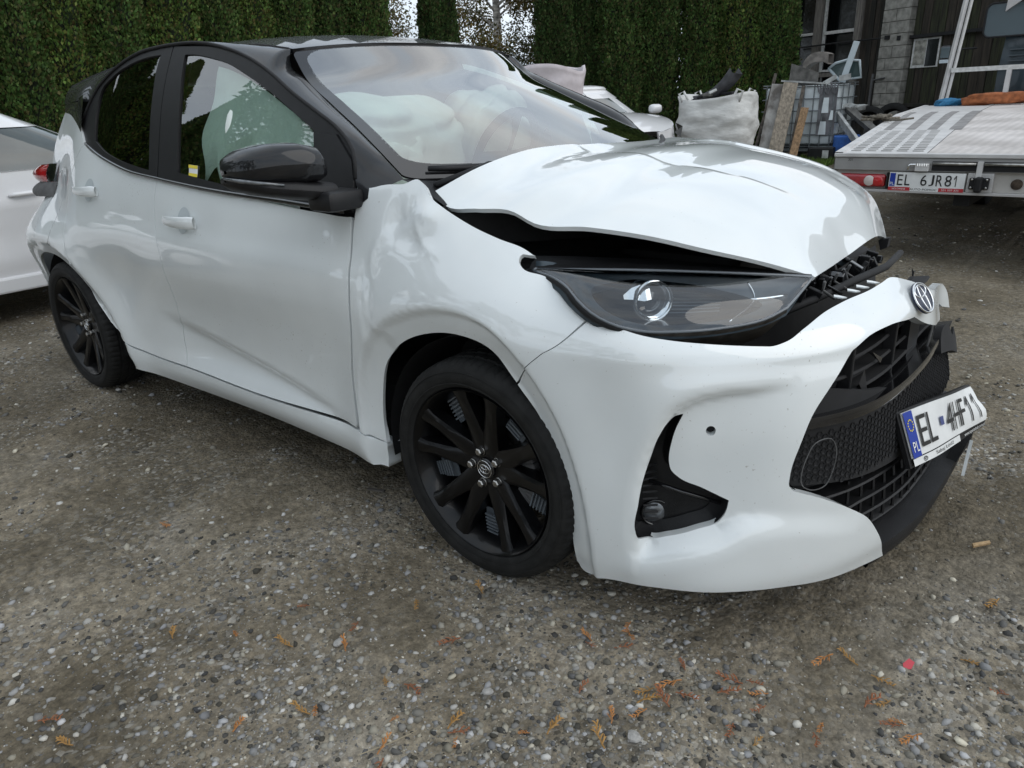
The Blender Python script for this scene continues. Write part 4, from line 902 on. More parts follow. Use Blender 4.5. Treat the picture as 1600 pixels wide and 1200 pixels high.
b.grid(P); obj('roof_spoiler', b, BLACKP, car, smooth=True, angle=40)
b = MB(); b.grid([[(-2.74, y, 1.37-.05*abs(y)), (-2.85, y*1.02, 1.20), (-2.97, y*1.05, 1.03)] for y in np.linspace(-.56, .56, 9)]); obj('rear_screen', b, GLASSR, car, smooth=True)
# tail lamps wrapping the corner
for sy in (1, -1):
    for nm_, z0, z1, mt, t0, t1 in (('tail_lamp', .965, 1.040, RED, .20, 1), ('lamp_cover', .965, 1.045, GLOSSB, 0, .20), ('lamp_housing', .900, .963, GREYP, 0, 1)):
        P = []
        for t in np.linspace(t0, t1, 14):
            s_ = -2.68-.62*t; row = []
            for q in np.linspace(0, 1, 7):
                z = z0+(z1-z0)*q-.012*t; p = shell_raw(np.array([s_]), np.array([v_at(s_, z)]))[0]; n_ = plan(np.array(s_))[1]
                bl = (.004+.086*sstep(0, .55, t))*(1-.35*(2*q-1)**2)*(1 if nm_ == 'tail_lamp' else .9); row.append((float(p[0]+n_[0]*bl), float(p[1]+n_[1]*bl)*sy, z))
            P.append(row)
        b = MB().grid(P); obj(nm_, b, mt, car, smooth=True)

# windscreen
we = np.array(TB['ws_edge'], float)
we = np.delete(we, 1, axis=0); wr = [tuple(p) for p in we]; wlft = [(p[0], -p[1], p[2]) for p in we]
top = [(-.976+.126*(1-(y/.55)**2)-.006, y, ro(-.976+.126*(1-(y/.55)**2), y)-.004) for y in np.linspace(-.55, .55, 9)]
wr[0] = top[0]; wlft[0] = top[-1]
def ybow(p, q, bow, n=9): return [tuple(np.array(p)*(1-t)+np.array(q)*t+np.array(bow)*4*t*(1-t)) for t in np.linspace(0, 1, n)]
bot = ybow(wr[-1], wlft[-1], (.26, 0, -.035))
# a: across (right to left), b: from cowl up to the roof
WS = coons(bot, top, list(reversed(wr)), list(reversed(wlft)))
def ws(a, b_):
    P = WS(a, b_); k = (16*a*(1-a)*b_*(1-b_))[..., None]; return P+k*np.array([.012, 0, .014])
rect = np.array([(x, y) for x, y in [(0, 0), (1, 0), (1, 1), (0, 1)]])
def rr_rect(x0, y0, x1, y1, r, n=6):
    o = []
    for cx, cy, a in ((x1-r, y0+r, -90), (x1-r, y1-r, 0), (x0+r, y1-r, 90), (x0+r, y0+r, 180)):
        for k in range(n+1):
            q = math.radians(a+90*k/n); o.append((cx+r*math.cos(q), cy+r*math.sin(q)))
    return o
def sub(p, st=.03):
    p = np.array(p); o = []
    for i in range(len(p)):
        a, b_ = p[i], p[(i+1) % len(p)]; m = max(1, int(np.linalg.norm(b_-a)/st)); o += [a+(b_-a)*k/m for k in range(m)]
    return np.array(o)
wo_ = sub(rr_rect(.004, .004, .996, .996, .03)); wi_ = sub(rr_rect(.032, .10, .968, .985, .06))
panel('windscreen', ws, wi_, GLASSW, car, res=.04, rim=0, raw=True, gap=-.003)
panel('windscreen_border', ws, wo_, mat('screen_frit', (.012, .012, .013), rough=.12, coat=.5), car, holes=[wi_], res=.03, rim=.006, raw=True, gap=0)
# mirror foot and camera box behind the top of the screen
p = ws(np.array(.5), np.array(.90)); b = MB().box((p[0]-.05, 0, p[2]-.045), (.10, .16, .05), Matrix.Rotation(.6, 3, 'Y'), .015); obj('camera_box', b, PLAST, car)
# cowl, wipers
b = MB(); P = []
for t in np.linspace(0, 1, 21):
    p = np.array(WS(np.array(t), np.array(0.))); P.append([(p[0]-.01, p[1], p[2]+.0), (p[0]+.06, p[1]*1.0, p[2]-.02), (p[0]+.14, p[1], p[2]-.06), (p[0]+.15, p[1], p[2]-.16)])
b.grid(P); obj('cowl', b, PLAST, car, smooth=True, angle=45)
for (a0, b0, a1, b1) in ((.04, .015, .50, .055), (.46, .015, .90, .05)):
    b = MB(); pts = []
    for t in np.linspace(0, 1, 14):
        p = ws(np.array(a0+(a1-a0)*t), np.array(b0+(b1-b0)*t)); pts.append((p[0]+.016, p[1], p[2]+.022))
    b.tube(pts, [.008+.006*math.sin(math.pi*t) for t in np.linspace(0, 1, 14)], 6); b.tube([(p_[0]-.012, p_[1], p_[2]-.012) for p_ in pts], .004, 5)
    b.tube([(pts[0][0]+.04, pts[0][1]-.02, pts[0][2]-.04), (pts[3][0]+.015, pts[3][1], pts[3][2]+.008), pts[8]], .009, 6); obj('wiper', b, PLAST, car, smooth=True)

# bonnet: buckled sheet lifted off its seat
HR, HF, HL, HB = (TB[k] for k in ('hoodR', 'hoodF', 'hoodL', 'hoodB'))
HC = coons(HB, HF, HR, HL)            # a: right to left, b: back to front
crs = np.array(TB['crease'], float)
def hood(a, b_):
    P = HC(a, b_).copy(); k = (16*a*(1-a)*b_*(1-b_))
    x, y = P[..., 0].copy(), P[..., 1].copy()
    P[..., 2] += .028*np.clip(k, 0, 1)
    cy = cr1(crs[:, 0], crs[:, 1], np.clip(x, -.12, .58))
    f = sstep(-.16, -.02, x)*(1-sstep(.36, .56, x))
    for sg, c_ in ((1, cy),):
        d = (y-c_)*sg
        P[..., 2] -= .016*f*sstep(-.006, .014, d)*np.exp(-np.clip(d, 0, 9)/.10)
    # power bulge near the far edge and dents at the broken nose
    P[..., 2] += .010*f*np.exp(-((y-.56)/.035)**2)
    P[..., 2] -= .003*np.exp(-((x-.60)/.03)**2-((y-.16)/.08)**2)+.006*np.exp(-((x-.50)/.05)**2-((y-.40)/.05)**2)
    P[..., 2] += .004*np.exp(-((x-.60)/.04)**2-((y+.10)/.07)**2)-.008*np.exp(-((x+.02)/.05)**2-((y+.60)/.05)**2)
    P[..., 2] += .002*np.sin(x*19+y*7)*sstep(.25, .6, x)
    return P
hq = sub([(0, 0), (1, 0), (1, 1), (0, 1)], .02)
hood2 = lambda s, v: hood(v, s)
hood_o = panel('bonnet', hood2, hq, PEARL, car, res=.015, rim=.011, raw=True, gap=0)
panel('bonnet_lining', hood2, hq*.93+.035, DARK, car, res=.05, rim=0, raw=True, gap=0, off=-.014)
# raw folded lip of the bonnet
b = MB(); e = [hood(np.array(t), np.array(1.)) for t in np.linspace(.0, 1, 30)]

b = MB().prism([(0, 0), (.03, .010), (.028, -.02), (.01, -.03)], .03, (.615, .42, .765), (1, 0, 0), (0, 0, 1)); obj('bonnet_corner_tab', b, DARK, car)

# front bumper skin
sp_, ab, bb, gr_, bt = (TB[k] for k in ('split', 'archb', 'bbot', 'bgr', 'btop'))
low = [(.296, .138, 1), (.305, .124), (.401, .141), (.559, .160), (.786, .156), (.954, .136), (1.168, .116, 1)]
out_ = [tuple(p[:2]) for p in rev(R2(ab))][1:-1]
bump = low[:] + [(1.155, .135)] + [tuple(p) for p in gr_[1:]] + [(1.66, .640), (1.745, .618, 1), (1.74, .655), (1.67, .705), (1.58, .74)] + [tuple(p) for p in bt[1:-1]] + [(.346, .84, 1)] + rev(R2(sp_))[1:-1] + [(.153, .596, 1)] + [(.212, .527), (.262, .405), (.292, .25)]
fog = [tuple(p) for p in TB['fog']]; sx_, sv_ = TB['sensor'][0][:2]
sens = np.array([(sx_+.010*math.cos(t), sv_+.010*math.sin(t)) for t in np.linspace(0, 2*math.pi, 20, endpoint=False)])
panel('front_bumper', shell, bump, PEARL, car, holes=[fog, sens], res=.010, rim=.022, gap=.001)
panel('parking_sensor', shell, [(sx_-.02, sv_-.02, 1), (sx_+.02, sv_-.02, 1), (sx_+.02, sv_+.02, 1), (sx_-.02, sv_+.02, 1)], DARK, car, res=.02, rim=0, off=-.02)
# tow-eye cover line
tw = [(.842, .41), (.842, .49), (.853, .512), (.90, .516), (.912, .50), (.912, .43), (.90, .405), (.86, .40)]
b = MB(); q = dense(tw, .01); P = shell(q[:, 0], q[:, 1]); b.tube([tuple(p) for p in P[:]], .0012, 5, closed=True); obj('tow_cover', b, GREYP, car)
# fog lamp pocket
def offs(fn, d):
    def g(s, v): return fn(s, v)-surf_n(fn, s, v, .01)*d
    return g
base_fn = lambda s, v: shell_raw(s, v)
fo = dense(fog, .01); 
fcen = fo.mean(0)
pk = MB(); rings = []
fo_ = fo if area2(fo) > 0 else fo[::-1]
P0 = shell(fo_[:, 0], fo_[:, 1]); N0 = surf_n(shell, fo_[:, 0], fo_[:, 1], .01)
rings = [P0-N0*.004, P0*.97+P0.mean(0)*.03-N0*.03, P0*.90+P0.mean(0)*.10-N0.mean(0)*.055]
n_ = len(P0); vs = [tuple(p) for r in rings for p in r]
pk.add(vs, [(i*n_+k, i*n_+(k+1) % n_, (i+1)*n_+(k+1) % n_, (i+1)*n_+k) for i in range(2) for k in range(n_)])
obj('fog_lamp_surround', pk, PLAST, car, smooth=True, angle=50)
panel('fog_lamp_pocket', offs(shell, .052), shrink(fo_, -.004), PLAST, car, res=.02, rim=0, raw=True, gap=0)
fc = np.array((.468, -.745, .308)); fn_ = np.array((.62, -.78, .05)); fn_ /= np.linalg.norm(fn_)
def axm(n):
    n = Vector(n).normalized(); x = Vector((0, 0, 1)).cross(n).normalized(); y = n.cross(x); return Matrix((x, y, n)).transposed()
def disc_obj(name, prof, c, n, m, parent, seg=32, **k):
    b = MB().lathe(prof, seg, axis='z'); M = axm(n); b.v = [tuple(M @ Vector(p)+Vector(c)) for p in b.v]; return obj(name, b, m, parent, smooth=True, **k)
fl = disc_obj('fog_lamp', [(-.03, .034), (.0, .036), (.012, .034), (.012, .030), (.0, .027)], fc, fn_, GLOSSB, car)
disc_obj('fog_lens', [(.004, .029), (.010, .022), (.013, .010), (.014, 0)], fc, fn_, CLEAR, fl)
b = MB()
for k in range(9):
    s0 = .489-.001*k; vv = .30+k*.018; p = shell(np.array([s0, s0+.035]), np.array([vv, vv])); b.tube([tuple(p[0]+np.array([-.02, .032, 0])), tuple(p[1]+np.array([-.022, .032, 0]))], .003, 4)
obj('pocket_ribs', b, PLAST, car)
b = MB(); q = shell(np.array([.50, .58, .672]), np.array([.405, .385, .362])); b.tube([tuple(p+np.array([-.018, .02, 0])) for p in q], .005, 6); obj('pocket_ledge', b, GLOSSB, car, smooth=True)

# grille opening: dark backing, slats, mesh insert, crash-torn lower parts
bk = offs(shell_raw, .10)
panel('grille_backing', bk, [(.78, .10, 1), (2.0, .10, 1), (2.0, .74, 1), (1.0, .78, 1), (.86, .66), (.77, .46)], DARK, car, res=.05, rim=0)
ins_ = offs(shell_raw, .035)
mq = [(.81, .40, 1), (.835, .55), (.90, .625, 1), (1.2, .56), (1.5, .535), (1.80, .535, 1), (1.84, .40, 1), (1.5, .36), (1.1, .365)]
gp = panel('mesh_insert', offs(shell_raw, .030), mq, DARK, car, res=.03, rim=.02)
# hexagonal mesh in relief
b = MB()
for i in range(56):
    for j in range(11):
        s0 = .84+i*.0175; v0 = .385+j*.0175+(.00875 if i % 2 else 0)
        if v0 > .52 or v0 < .38: continue
        q = [(s0+.0078*math.cos(t), v0+.0078*math.sin(t)) for t in np.linspace(0, 2*math.pi, 7)[:-1]]
        q = np.array(q)
        if not inside(q[:, 0], q[:, 1], dense(mq, .05)).all(): continue
        Pp = offs(shell_raw, .0275)(q[:, 0], q[:, 1]); Pq = offs(shell_raw, .0310)(q[:, 0]*.6+s0*.4, q[:, 1]*.6+v0*.4)
        b.add([tuple(p) for p in Pp]+[tuple(p) for p in Pq], [(k, (k+1) % 6, 6+(k+1) % 6, 6+k) for k in range(6)])
o = obj('mesh_cells', b, DARK, car); o['kind'] = 'stuff'
def slat(name, s0, s1, v0, v1, dep, th, m, hgt=.016, n=24, dv=lambda t: 0):
    P = []
    for t in np.linspace(0, 1, n):
        s = s0+(s1-s0)*t; v = v0+(v1-v0)*t+dv(t); a = offs(shell_raw, dep)(np.array([s]), np.array([v]))[0]; c = offs(shell_raw, dep+th)(np.array([s]), np.array([v]))[0]
        P.append([a+np.array([0, 0, -hgt/2]), a+np.array([.004, 0, 0]), a+np.array([0, 0, hgt/2]), c+np.array([0, 0, hgt/2]), c+np.array([0, 0, -hgt/2]), a+np.array([0, 0, -hgt/2])])
    return obj(name, MB().grid(P), m, car, smooth=True, angle=40)
for k, v in enumerate((.585, .625, .665, .70)):
    slat('grille_slat', .875+.035*k, 1.86, v, v-.012, .060, .05, DARK, .010)
slat('grille_shelf', .84, 1.86, .555, .545, .014, .08, GLOSSB, .026)
for k, (v, d_) in enumerate(((.335, .03), (.285, .035), (.235, .04), (.185, .045))):
    slat('lower_slat', .90+.075*k, 1.90, v, v-.01, d_+.016, .05, PLAST, .007)
slat('grille_frame', .825, 1.14, .395, .135, .012, .05, GLOSSB, .022, dv=lambda t: -.02*math.sin(t*math.pi))
slat('lower_spoiler', 1.12, 1.96, .135, .16, .004, .10, PLAST, .035)
slat('lower_spoiler_lip', 1.12, 1.96, .100, .125, .010, .06, GLOSSB, .02)
for s_ in (1.02, 1.30, 1.62):
    p = offs(shell_raw, .065)(np.array([s_]), np.array([.62]))[0]; b = MB().box(tuple(p), (.03, .012, .20), None, .003); obj('grille_strut', b, PLAST, car)
# radar cover behind the badge, dragged down
b = MB(); pts = [(-.07, .09), (.07, .085), (.055, -.07), (.0, -.10), (-.05, -.08)]
b.prism(pts, .02, (.80, -.0, .575), (0, 1, 0), (0, 0, 1)); obj('radar_cover', b, SATIN, car)
b = MB().tube([(.845, .06, .67), (.85, .065, .60), (.845, .055, .53), (.82, .02, .49), (.80, -.05, .48)], .004, 6); obj('cable', b, GREYP, car, smooth=True)
# torn far end of the grille
for k, (pl_, m_) in enumerate([([(.955, .20, .17), (.975, .28, .24), (.965, .33, .30), (.94, .34, .20), (.93, .25, .12)], PLAST)]):
    b = MB(); n_ = len(pl_); c_ = np.mean(pl_, axis=0); b.add([tuple(p) for p in pl_]+[tuple(c_+np.array([.02, 0, 0]))]+[(p[0]-.03, p[1], p[2]) for p in pl_], [(i, (i+1) % n_, n_) for i in range(n_)]+[(i, (i+1) % n_, n_+1+(i+1) % n_, n_+1+i) for i in range(n_)]); obj('broken_trim', b, m_, car)
panel('bumper_fragment', offs(shell_raw, .008), [(1.62, .52, 1), (1.76, .49), (1.85, .46, 1), (1.872, .50), (1.84, .545, 1), (1.80, .53), (1.74, .575), (1.64, .56)], DARK, car, res=.02, rim=.02)
b = MB().prism([(0, 0), (.02, .01), (.05, .09), (.04, .10), (.012, .05)], .008, (.975, .18, .14), (0, 1, 0), (0, 0, 1)); obj('white_shard', b, PEARL, car)

for k, s_ in enumerate(np.linspace(1.0, 1.84, 15)):
    q = offs(shell_raw, .062)(np.full(5, s_), np.linspace(.17, .345 if s_ > 1.0 else .3, 5)); obj('lower_grille_bar', MB().tube([tuple(p) for p in q], .004, 4), PLAST, car)
rr = random.Random(11)
for k in range(9):
    s_ = rr.uniform(1.05, 1.75); v_ = rr.choice([.60, .62, .66, .56, .36, .34]); q = offs(shell_raw, rr.uniform(.03, .07))(np.array([s_, s_+rr.uniform(.02, .06), s_+rr.uniform(.0, .05)]), np.array([v_, v_+rr.uniform(-.03, .03), v_-rr.uniform(.03, .07)]))
    b = MB().add([tuple(p) for p in q]+[tuple(q[0]*.5+q[2]*.5+np.array([-.02, 0, .01]))], [(0, 1, 2), (0, 2, 3)]); obj('broken_slat', b, [PLAST, SATIN, GREYP, GLOSSB][k % 4], car)
# badge on the nose
_bp = shell(np.array([1.362]), np.array([.782]))[0]; en = Vector(surf_n(shell, np.array([1.362]), np.array([.782]), .03)[0]).normalized(); ec = Vector(_bp)+en*.002; ex = Vector((0, 0, 1)).cross(en).normalized(); ey = en.cross(ex)
def emp(x, y, z): return tuple(ec+ex*x+ey*y+en*z)
b = MB(); n_ = 40
b.add([emp(.058*math.cos(2*math.pi*i/n_), .040*math.sin(2*math.pi*i/n_), .002) for i in range(n_)]+[emp(.054*math.cos(2*math.pi*i/n_), .036*math.sin(2*math.pi*i/n_), .007) for i in range(n_)]+[emp(0, 0, .009)], [(i, (i+1) % n_, n_+(i+1) % n_, n_+i) for i in range(n_)]+[(n_+i, n_+(i+1) % n_, 2*n_) for i in range(n_)])
bd = obj('badge', b, mat('badge_blue_black', (.012, .02, .05), rough=.35, coat=0), car, smooth=True)
b = MB()
def eel(rx, ry, cy, r):
    r *= .68
    b.tube([emp(rx*math.cos(2*math.pi*i/n_), cy+ry*math.sin(2*math.pi*i/n_), .008) for i in range(n_)], r, 6, closed=True)
eel(.056, .038, 0, .0036); eel(.017, .033, -.002, .0036); eel(.040, .0145, .0175, .0036); obj('badge_rings', b, CHROME, bd, smooth=True)

# number plate, bent forward at its far end
PT = np.array([(.863, -.26, .475), (.894, -.135, .463), (.923, -.01, .447), (.939, .12, .421), (.956, .24, .399)])
PB = np.array([(.905, -.26, .364), (.934, -.135, .35), (.958, -.01, .339), (.977, .12, .319), (.999, .24, .304)])
UT = [0, .25, .5, .75, 1.]
def plate(u, v, off=0.):
    """u along 0..1, v up 0..1 (may reach a little beyond)"""
    u_ = np.clip(u, -.03, 1.03); a = cr1(UT, PT, np.array(u_)); c = cr1(UT, PB, np.array(u_)); p = c+(a-c)*v
    p = p+np.array([.010, 0, .004])*math.sin(v*math.pi*1.3+.2)*sstep(.55, 1., u_)-np.array([.010, 0, 0])*np.exp(-((v-.55)/.2)**2)*sstep(.8, 1., u_)
    return tuple(p+np.array([.93, -.25, .36])*off)
def pgrid(u0, v0, u1, v1, off, n=24, m=8, th=None):
    P = [[plate(u, v, off) for v in np.linspace(v0, v1, m)] for u in np.linspace(u0, u1, n)]
    b = MB().grid(P)
    if th:
        Q = [[plate(u, v, off-th) for v in np.linspace(v0, v1, m)] for u in np.linspace(u0, u1, n)]; b.grid(Q, flip=True)
        ed = lambda A, B: b.grid([A, B])
        ed(P[0], Q[0]); ed(Q[-1], P[-1]); ed([r[0] for r in Q], [r[0] for r in P]); ed([r[-1] for r in P], [r[-1] for r in Q])
    return b
ho = obj('plate_holder', pgrid(-.025, -.20, 1.025, 1.05, -.004, th=.012), PLAST, car, smooth=True, angle=40)
pl_o = obj('number_plate', pgrid(0, 0, 1, 1, .001, th=.003), WHITE, ho, smooth=True, angle=40)
# shared lettering is made of child meshes one level down
letters = [('E', .115, .085), ('L', .215, .075), ('4', .425, .085), ('H', .525, .085), ('F', .625, .075), ('1', .735, .062), ('1', .855, .062)]
vsA, fsA = [], []
for ch, u0, w in letters:
    v, f = refine(*text_pts(ch, 1.0)); lo = v.min(0); hi = v.max(0); q = (v-lo)/(hi-lo); n0 = len(vsA)
    link('plate_letter', mesh_from('plate_letter', [plate(u0+a*w, .16+b_*.68, .0045) for a, b_ in q], f), INK, ho)
obj('plate_blue_band', pgrid(0, 0, .085, 1, .0045, n=5), BLUE, ho)
b = MB()
for k in range(12):
    q = 2*math.pi*k/12; b.add([plate(.042+.024*math.cos(q)+.005*math.cos(t), .70+.12*math.sin(q)+.02*math.sin(t), .0058) for t in np.linspace(0, 6.28, 6)[:-1]], [(0, 1, 2, 3, 4)])
obj('plate_stars', b, YEL, ho)
letter('plate_country', 'PL', .018, .12, .055, .22, plate, WHITE, ho, .006)
obj('plate_seal', pgrid(.345, .42, .385, .62, .005, n=4, m=4), mat('seal_blue', (.06, .08, .22), rough=.4), ho)
obj('holder_band', pgrid(0., -.175, .56, -.02, .002, n=12, m=3), WHITE, ho)
letter('holder_text', 'Sabaj Łódź', .24, -.155, .22, .115, plate, GREYP, ho, .0035)
letter('holder_web', 'www.toyotalodz.com.pl', .63, -.16, .34, .12, plate, WHITE, ho, .003)
b = MB()
for rx, ry, cy in ((.020, .05, 0), (.008, .044, 0), (.015, .02, .02)):
    b.tube([plate(.12+rx*math.cos(t), -.10+cy+ry*math.sin(t), .003) for t in np.linspace(0, 6.283, 20)[:-1]], .0006, 4, closed=True)
obj('holder_logo', b, GREYP, ho)

# ======================= headlamps =======================
LT, LB, LR = (TB[k] for k in ('lampT', 'lampB', 'lampR'))
def headlamp(sy):
    lp_t = [tuple(p) for p in LT]; lp_b = [tuple(p) for p in LB]; lr = [tuple(p) for p in LR]
    lf = coons(lp_b, lp_t, [lp_b[0], tuple(np.array(lp_b[0])*.5+np.array(lp_t[0])*.5+1e-4), lp_t[0]], [lr[2], lr[1], lr[0]])
    def lens(a, b_):
        P = lf(a, b_); k = (4*b_*(1-b_)*np.sin(np.clip(a, 0, 1)*math.pi)**.6)[..., None]; return P+k*np.array([.020, -.024, .022])
    q = sub([(0.03, 0), (1, 0), (1, 1), (0.03, 1)], .03)
    # rear shell of the lamp
    def deep(d, shrk=.0):
        def g(a, b_):
            P = lf(a, b_); k = (4*b_*(1-b_)*(np.sin(np.clip(a, 0, 1)*math.pi)**.7))[..., None]; return P+np.array([-.055, .035, -.010])*d*(.35+k)
        return g
    hs = panel('headlamp', deep(1.9), q, DARK, car, res=.05, rim=0, raw=True, gap=0, sy=sy)
    # skirt between lens and housing
    b = MB(); A = lens(q[:, 0], q[:, 1]); B = deep(1.9)(q[:, 0], q[:, 1]); A = A*np.array([1, sy, 1]); B = B*np.array([1, sy, 1]); n_ = len(q)
    b.add([tuple(p) for p in A]+[tuple(p) for p in B], [(i, (i+1) % n_, n_+(i+1) % n_, n_+i) for i in range(n_)]); obj('lamp_side_wall', b, BEZ, hs, smooth=True)
    panel('lamp_lens', lens, q, LENS, hs, res=.04, rim=.004, raw=True, gap=0, sy=sy)
    # lens edge bead
    b = MB().tube([tuple(p) for p in A], .0035, 6, closed=True); obj('lens_edge', b, mat('lens_edge_plastic', (.12, .135, .15), rough=.2, coat=.5), hs, smooth=True)
    # grey bezel with an almond opening; everything else sits in the opening
    alm = [(.34, .34), (.42, .16), (.55, .09), (.70, .10), (.84, .16), (.90, .30), (.86, .50), (.74, .68), (.58, .80), (.44, .82), (.35, .62)]
    panel('lamp_bezel', deep(.50), q, BEZ, hs, holes=[alm], res=.03, rim=.02, raw=True, gap=0, sy=sy)
    panel('lamp_back', deep(1.5), q, GLOSSB, hs, res=.05, rim=0, raw=True, gap=0, sy=sy)
    # projector: ray of the photograph passes lens position (.44,-.75,.817)
    n = np.array([.80, -.58, .10]); n /= np.linalg.norm(n); c = np.array([.405, -.685, .797])
    def dob(name, prof, c, n, m): 
        n2 = (n[0], n[1]*sy, n[2]); c2 = (c[0], c[1]*sy, c[2]); return disc_obj(name, prof, c2, n2, m, hs)
    dob('projector_shroud', [(-.05, .040), (.0, .042), (.020, .043), (.022, .040), (.0, .031), (-.02, .028)], c, n, CHROME)
    dob('projector_lens', [(-.012, .031), (.004, .028), (.014, .018), (.018, .0)], c, n, glass_solid)
    dob('projector_ring', [(.018, .047), (.026, .0455), (.026, .040), (.016, .039)], c, n, CHROME)
    # added chrome plate beside the projector, tilted up to mirror bright sky
    M_ = axm(n); b = MB(); W_ = [[(-.004, .004, .020), (-.004, .034, .008)], [(-.022, .002, .022), (-.024, .036, .004)], [(-.040, .006, .014), (-.040, .030, -.004)], [(-.062, .008, .004), (-.060, .016, -.004)]]
    b.grid([[tuple((M_ @ Vector(q)+Vector(c))*1.0) for q in r] for r in W_]); b.v = [(x_, y_*sy, z_) for x_, y_, z_ in b.v]; obj('chrome_glint_plate', b, CHROME, hs, smooth=True)
    b = MB(); 
    w_ = [(.0, .004), (-.045, .0), (-.078, .006), (-.045, .020), (.0, .034)]
    xa = Vector((-.50, -.72*1, .10)).normalized(); xa = Vector((xa.x, xa.y*sy, xa.z))
    # indicator reflector at the inner end
    R_ = []
    for t in np.linspace(0, 1, 10):
        a = .80+.06*math.sin(t*math.pi); R_.append([deep(.52)(np.array(a+.0), np.array(.12+.70*t)), deep(1.25)(np.array(a+.045), np.array(.12+.70*t))])
    P = np.array(R_)*np.array([1, sy, 1]); obj('indicator_reflector', MB().grid(P), CLEAR, hs, smooth=True)
    b = MB(); P = np.array([deep(.46)(np.array(.80+.062*math.sin(t*math.pi)), np.array(.08+.76*t)) for t in np.linspace(0, 1, 20)])*np.array([1, sy, 1]); b.tube([tuple(p) for p in P], .0022, 6); obj('chrome_arc', b, CHROME, hs, smooth=True)
    P = np.array([deep(.40)(np.array(.84+.13*t), np.array(.50+.02*t)) for t in np.linspace(0, 1, 6)])*np.array([1, sy, 1]); b = MB().tube([tuple(p) for p in P], [.004, .0045, .0045, .0045, .004, .003], 6); obj('chrome_strip', b, CHROME, hs, smooth=True)
    b = MB()
    for k in range(7):
        P = np.array([deep(1.2)(np.array(.60+.20*t), np.array(.25+.06*k)) for t in (0, .5, 1)])*np.array([1, sy, 1]); b.tube([tuple(p) for p in P], .0016, 4)
    obj('lamp_ribs', b, BEZ, hs)
    # grey top ledge of the housing
    lg = np.array(TB['ledge'], float); tp = np.array(LT, float); tp = cr1(np.linspace(0, 1, len(tp)), tp, np.linspace(0, 1, 24)); lg = cr1(np.linspace(0, 1, len(lg)), lg, np.linspace(0, 1, 24))
    P = np.array([tp+np.array([0, 0, .001]), tp*.6+lg*.4+np.array([0, 0, .006]), tp*.3+lg*.7+np.array([0, 0, .001]), lg+np.array([0, 0, .004]), lg+np.array([-.03, .03, -.03])])*np.array([1, sy, 1])
    obj('housing_ledge', MB().grid(P), SATIN, hs, smooth=True, angle=40)
    # lower housing with ribs below the lens
    lb = cr1(np.linspace(0, 1, len(LB)), np.array(LB, float), np.linspace(.10, 1, 26))
    P = np.array([lb, lb+np.array([-.004, .012, -.014]), lb+np.array([-.03, .045, -.045]), lb+np.array([-.07, .09, -.09])])*np.array([1, sy, 1])
    obj('lower_housing', MB().grid(P), mat('lamp_housing_brown', (.075, .066, .056), rough=.45, noise=.5, nscale=40), hs, smooth=True, angle=30)
    return hs
glass_solid = mat('projector_glass', (.02, .025, .03), rough=.02, coat=1)
headlamp(1); _h2 = headlamp(-1); _h2.location = (-.13, -.08, -.10)     # the far lamp was pushed in by the crash
# dark rim seal between wing and lamp
b = MB(); lb = cr1(np.linspace(0, 1, len(LB)), np.array(LB, float), np.linspace(0, .62, 24)); b.tube([(p[0]-.004, p[1]+.004, p[2]-.006) for p in lb], [.006+.004*math.sin(math.pi*t) for t in np.linspace(0, 1, 24)], 6); obj('lamp_seal', b, DARK, car, smooth=True)

# ======================= engine bay and slam panel =======================
b = MB(); b.grid([[(-.20+.0*y, y, .86), (.2, y, .80), (.55, y, .66)] for y in np.linspace(-.72, .72, 5)]); b.grid([[(x, -.62, .84-.25*x), (x, -.62, .45)] for x in np.linspace(-.2, .5, 5)]); b.grid([[(.55, y, .70), (.60, y, .3)] for y in np.linspace(-.66, .66, 5)]); obj('engine_bay', b, DARK, car)
b = MB(); b.box((.28, -.1, .80), (.35, .45, .10), Matrix.Rotation(.1, 3, 'X'), .02); obj('engine_cover', b, PLAST, car, smooth=False)
b = MB(); b.box((.12, .5, .80), (.28, .2, .14), None, .01); obj('fuse_box', b, PLAST, car)
# torn upper grille carrier between lamp and bumper top
rr = random.Random(3)
sl = MB(); sl.tube([(.60, -.50, .735), (.66, -.35, .755), (.70, -.15, .765), (.72, .05, .76), (.70, .3, .75)], .010, 6); obj('slam_panel', sl, DARK, car, smooth=True)
for k in range(22):
    y = -.46+k*.028; x = .640+.05*(1-abs(y)/.5); h = .02+.035*rr.random()
    b = MB().box((x-.03*rr.random(), y, .752+h*.4), (.010+.03*rr.random(), .005+.012*rr.random(), h), Matrix.Rotation(rr.uniform(-.6, .6), 3, 'X') @ Matrix.Rotation(rr.uniform(-.5, .5), 3, 'Y'), .002)
    obj('carrier_fragment', b, [PLAST, GLOSSB, SATIN, DARK][k % 4], car)
for k in range(5):
    y = -.36+.05*k; b = MB().tube([(.68, y, .80), (.66+.02*rr.random(), y+.02, .775), (.70, y+.03, .755)], .004, 5); obj('wire', b, [GREYP, GLOSSB][k % 2], car, smooth=True)
# white comb of broken mounting tabs along the bumper edge
tabs = [(.715, -.335, .757), (.728, -.275, .760), (.737, -.235, .762), (.748, -.185, .764)]
for p in tabs:
    b = MB().prism([(0, 0), (.008, -.016), (.022, -.020), (.018, .0), (.012, .008)], .003, (p[0]-.018, p[1], p[2]+.002), (.3, 1, 0), (-1, .3, .1)); obj('broken_tab', b, PEARL, car)

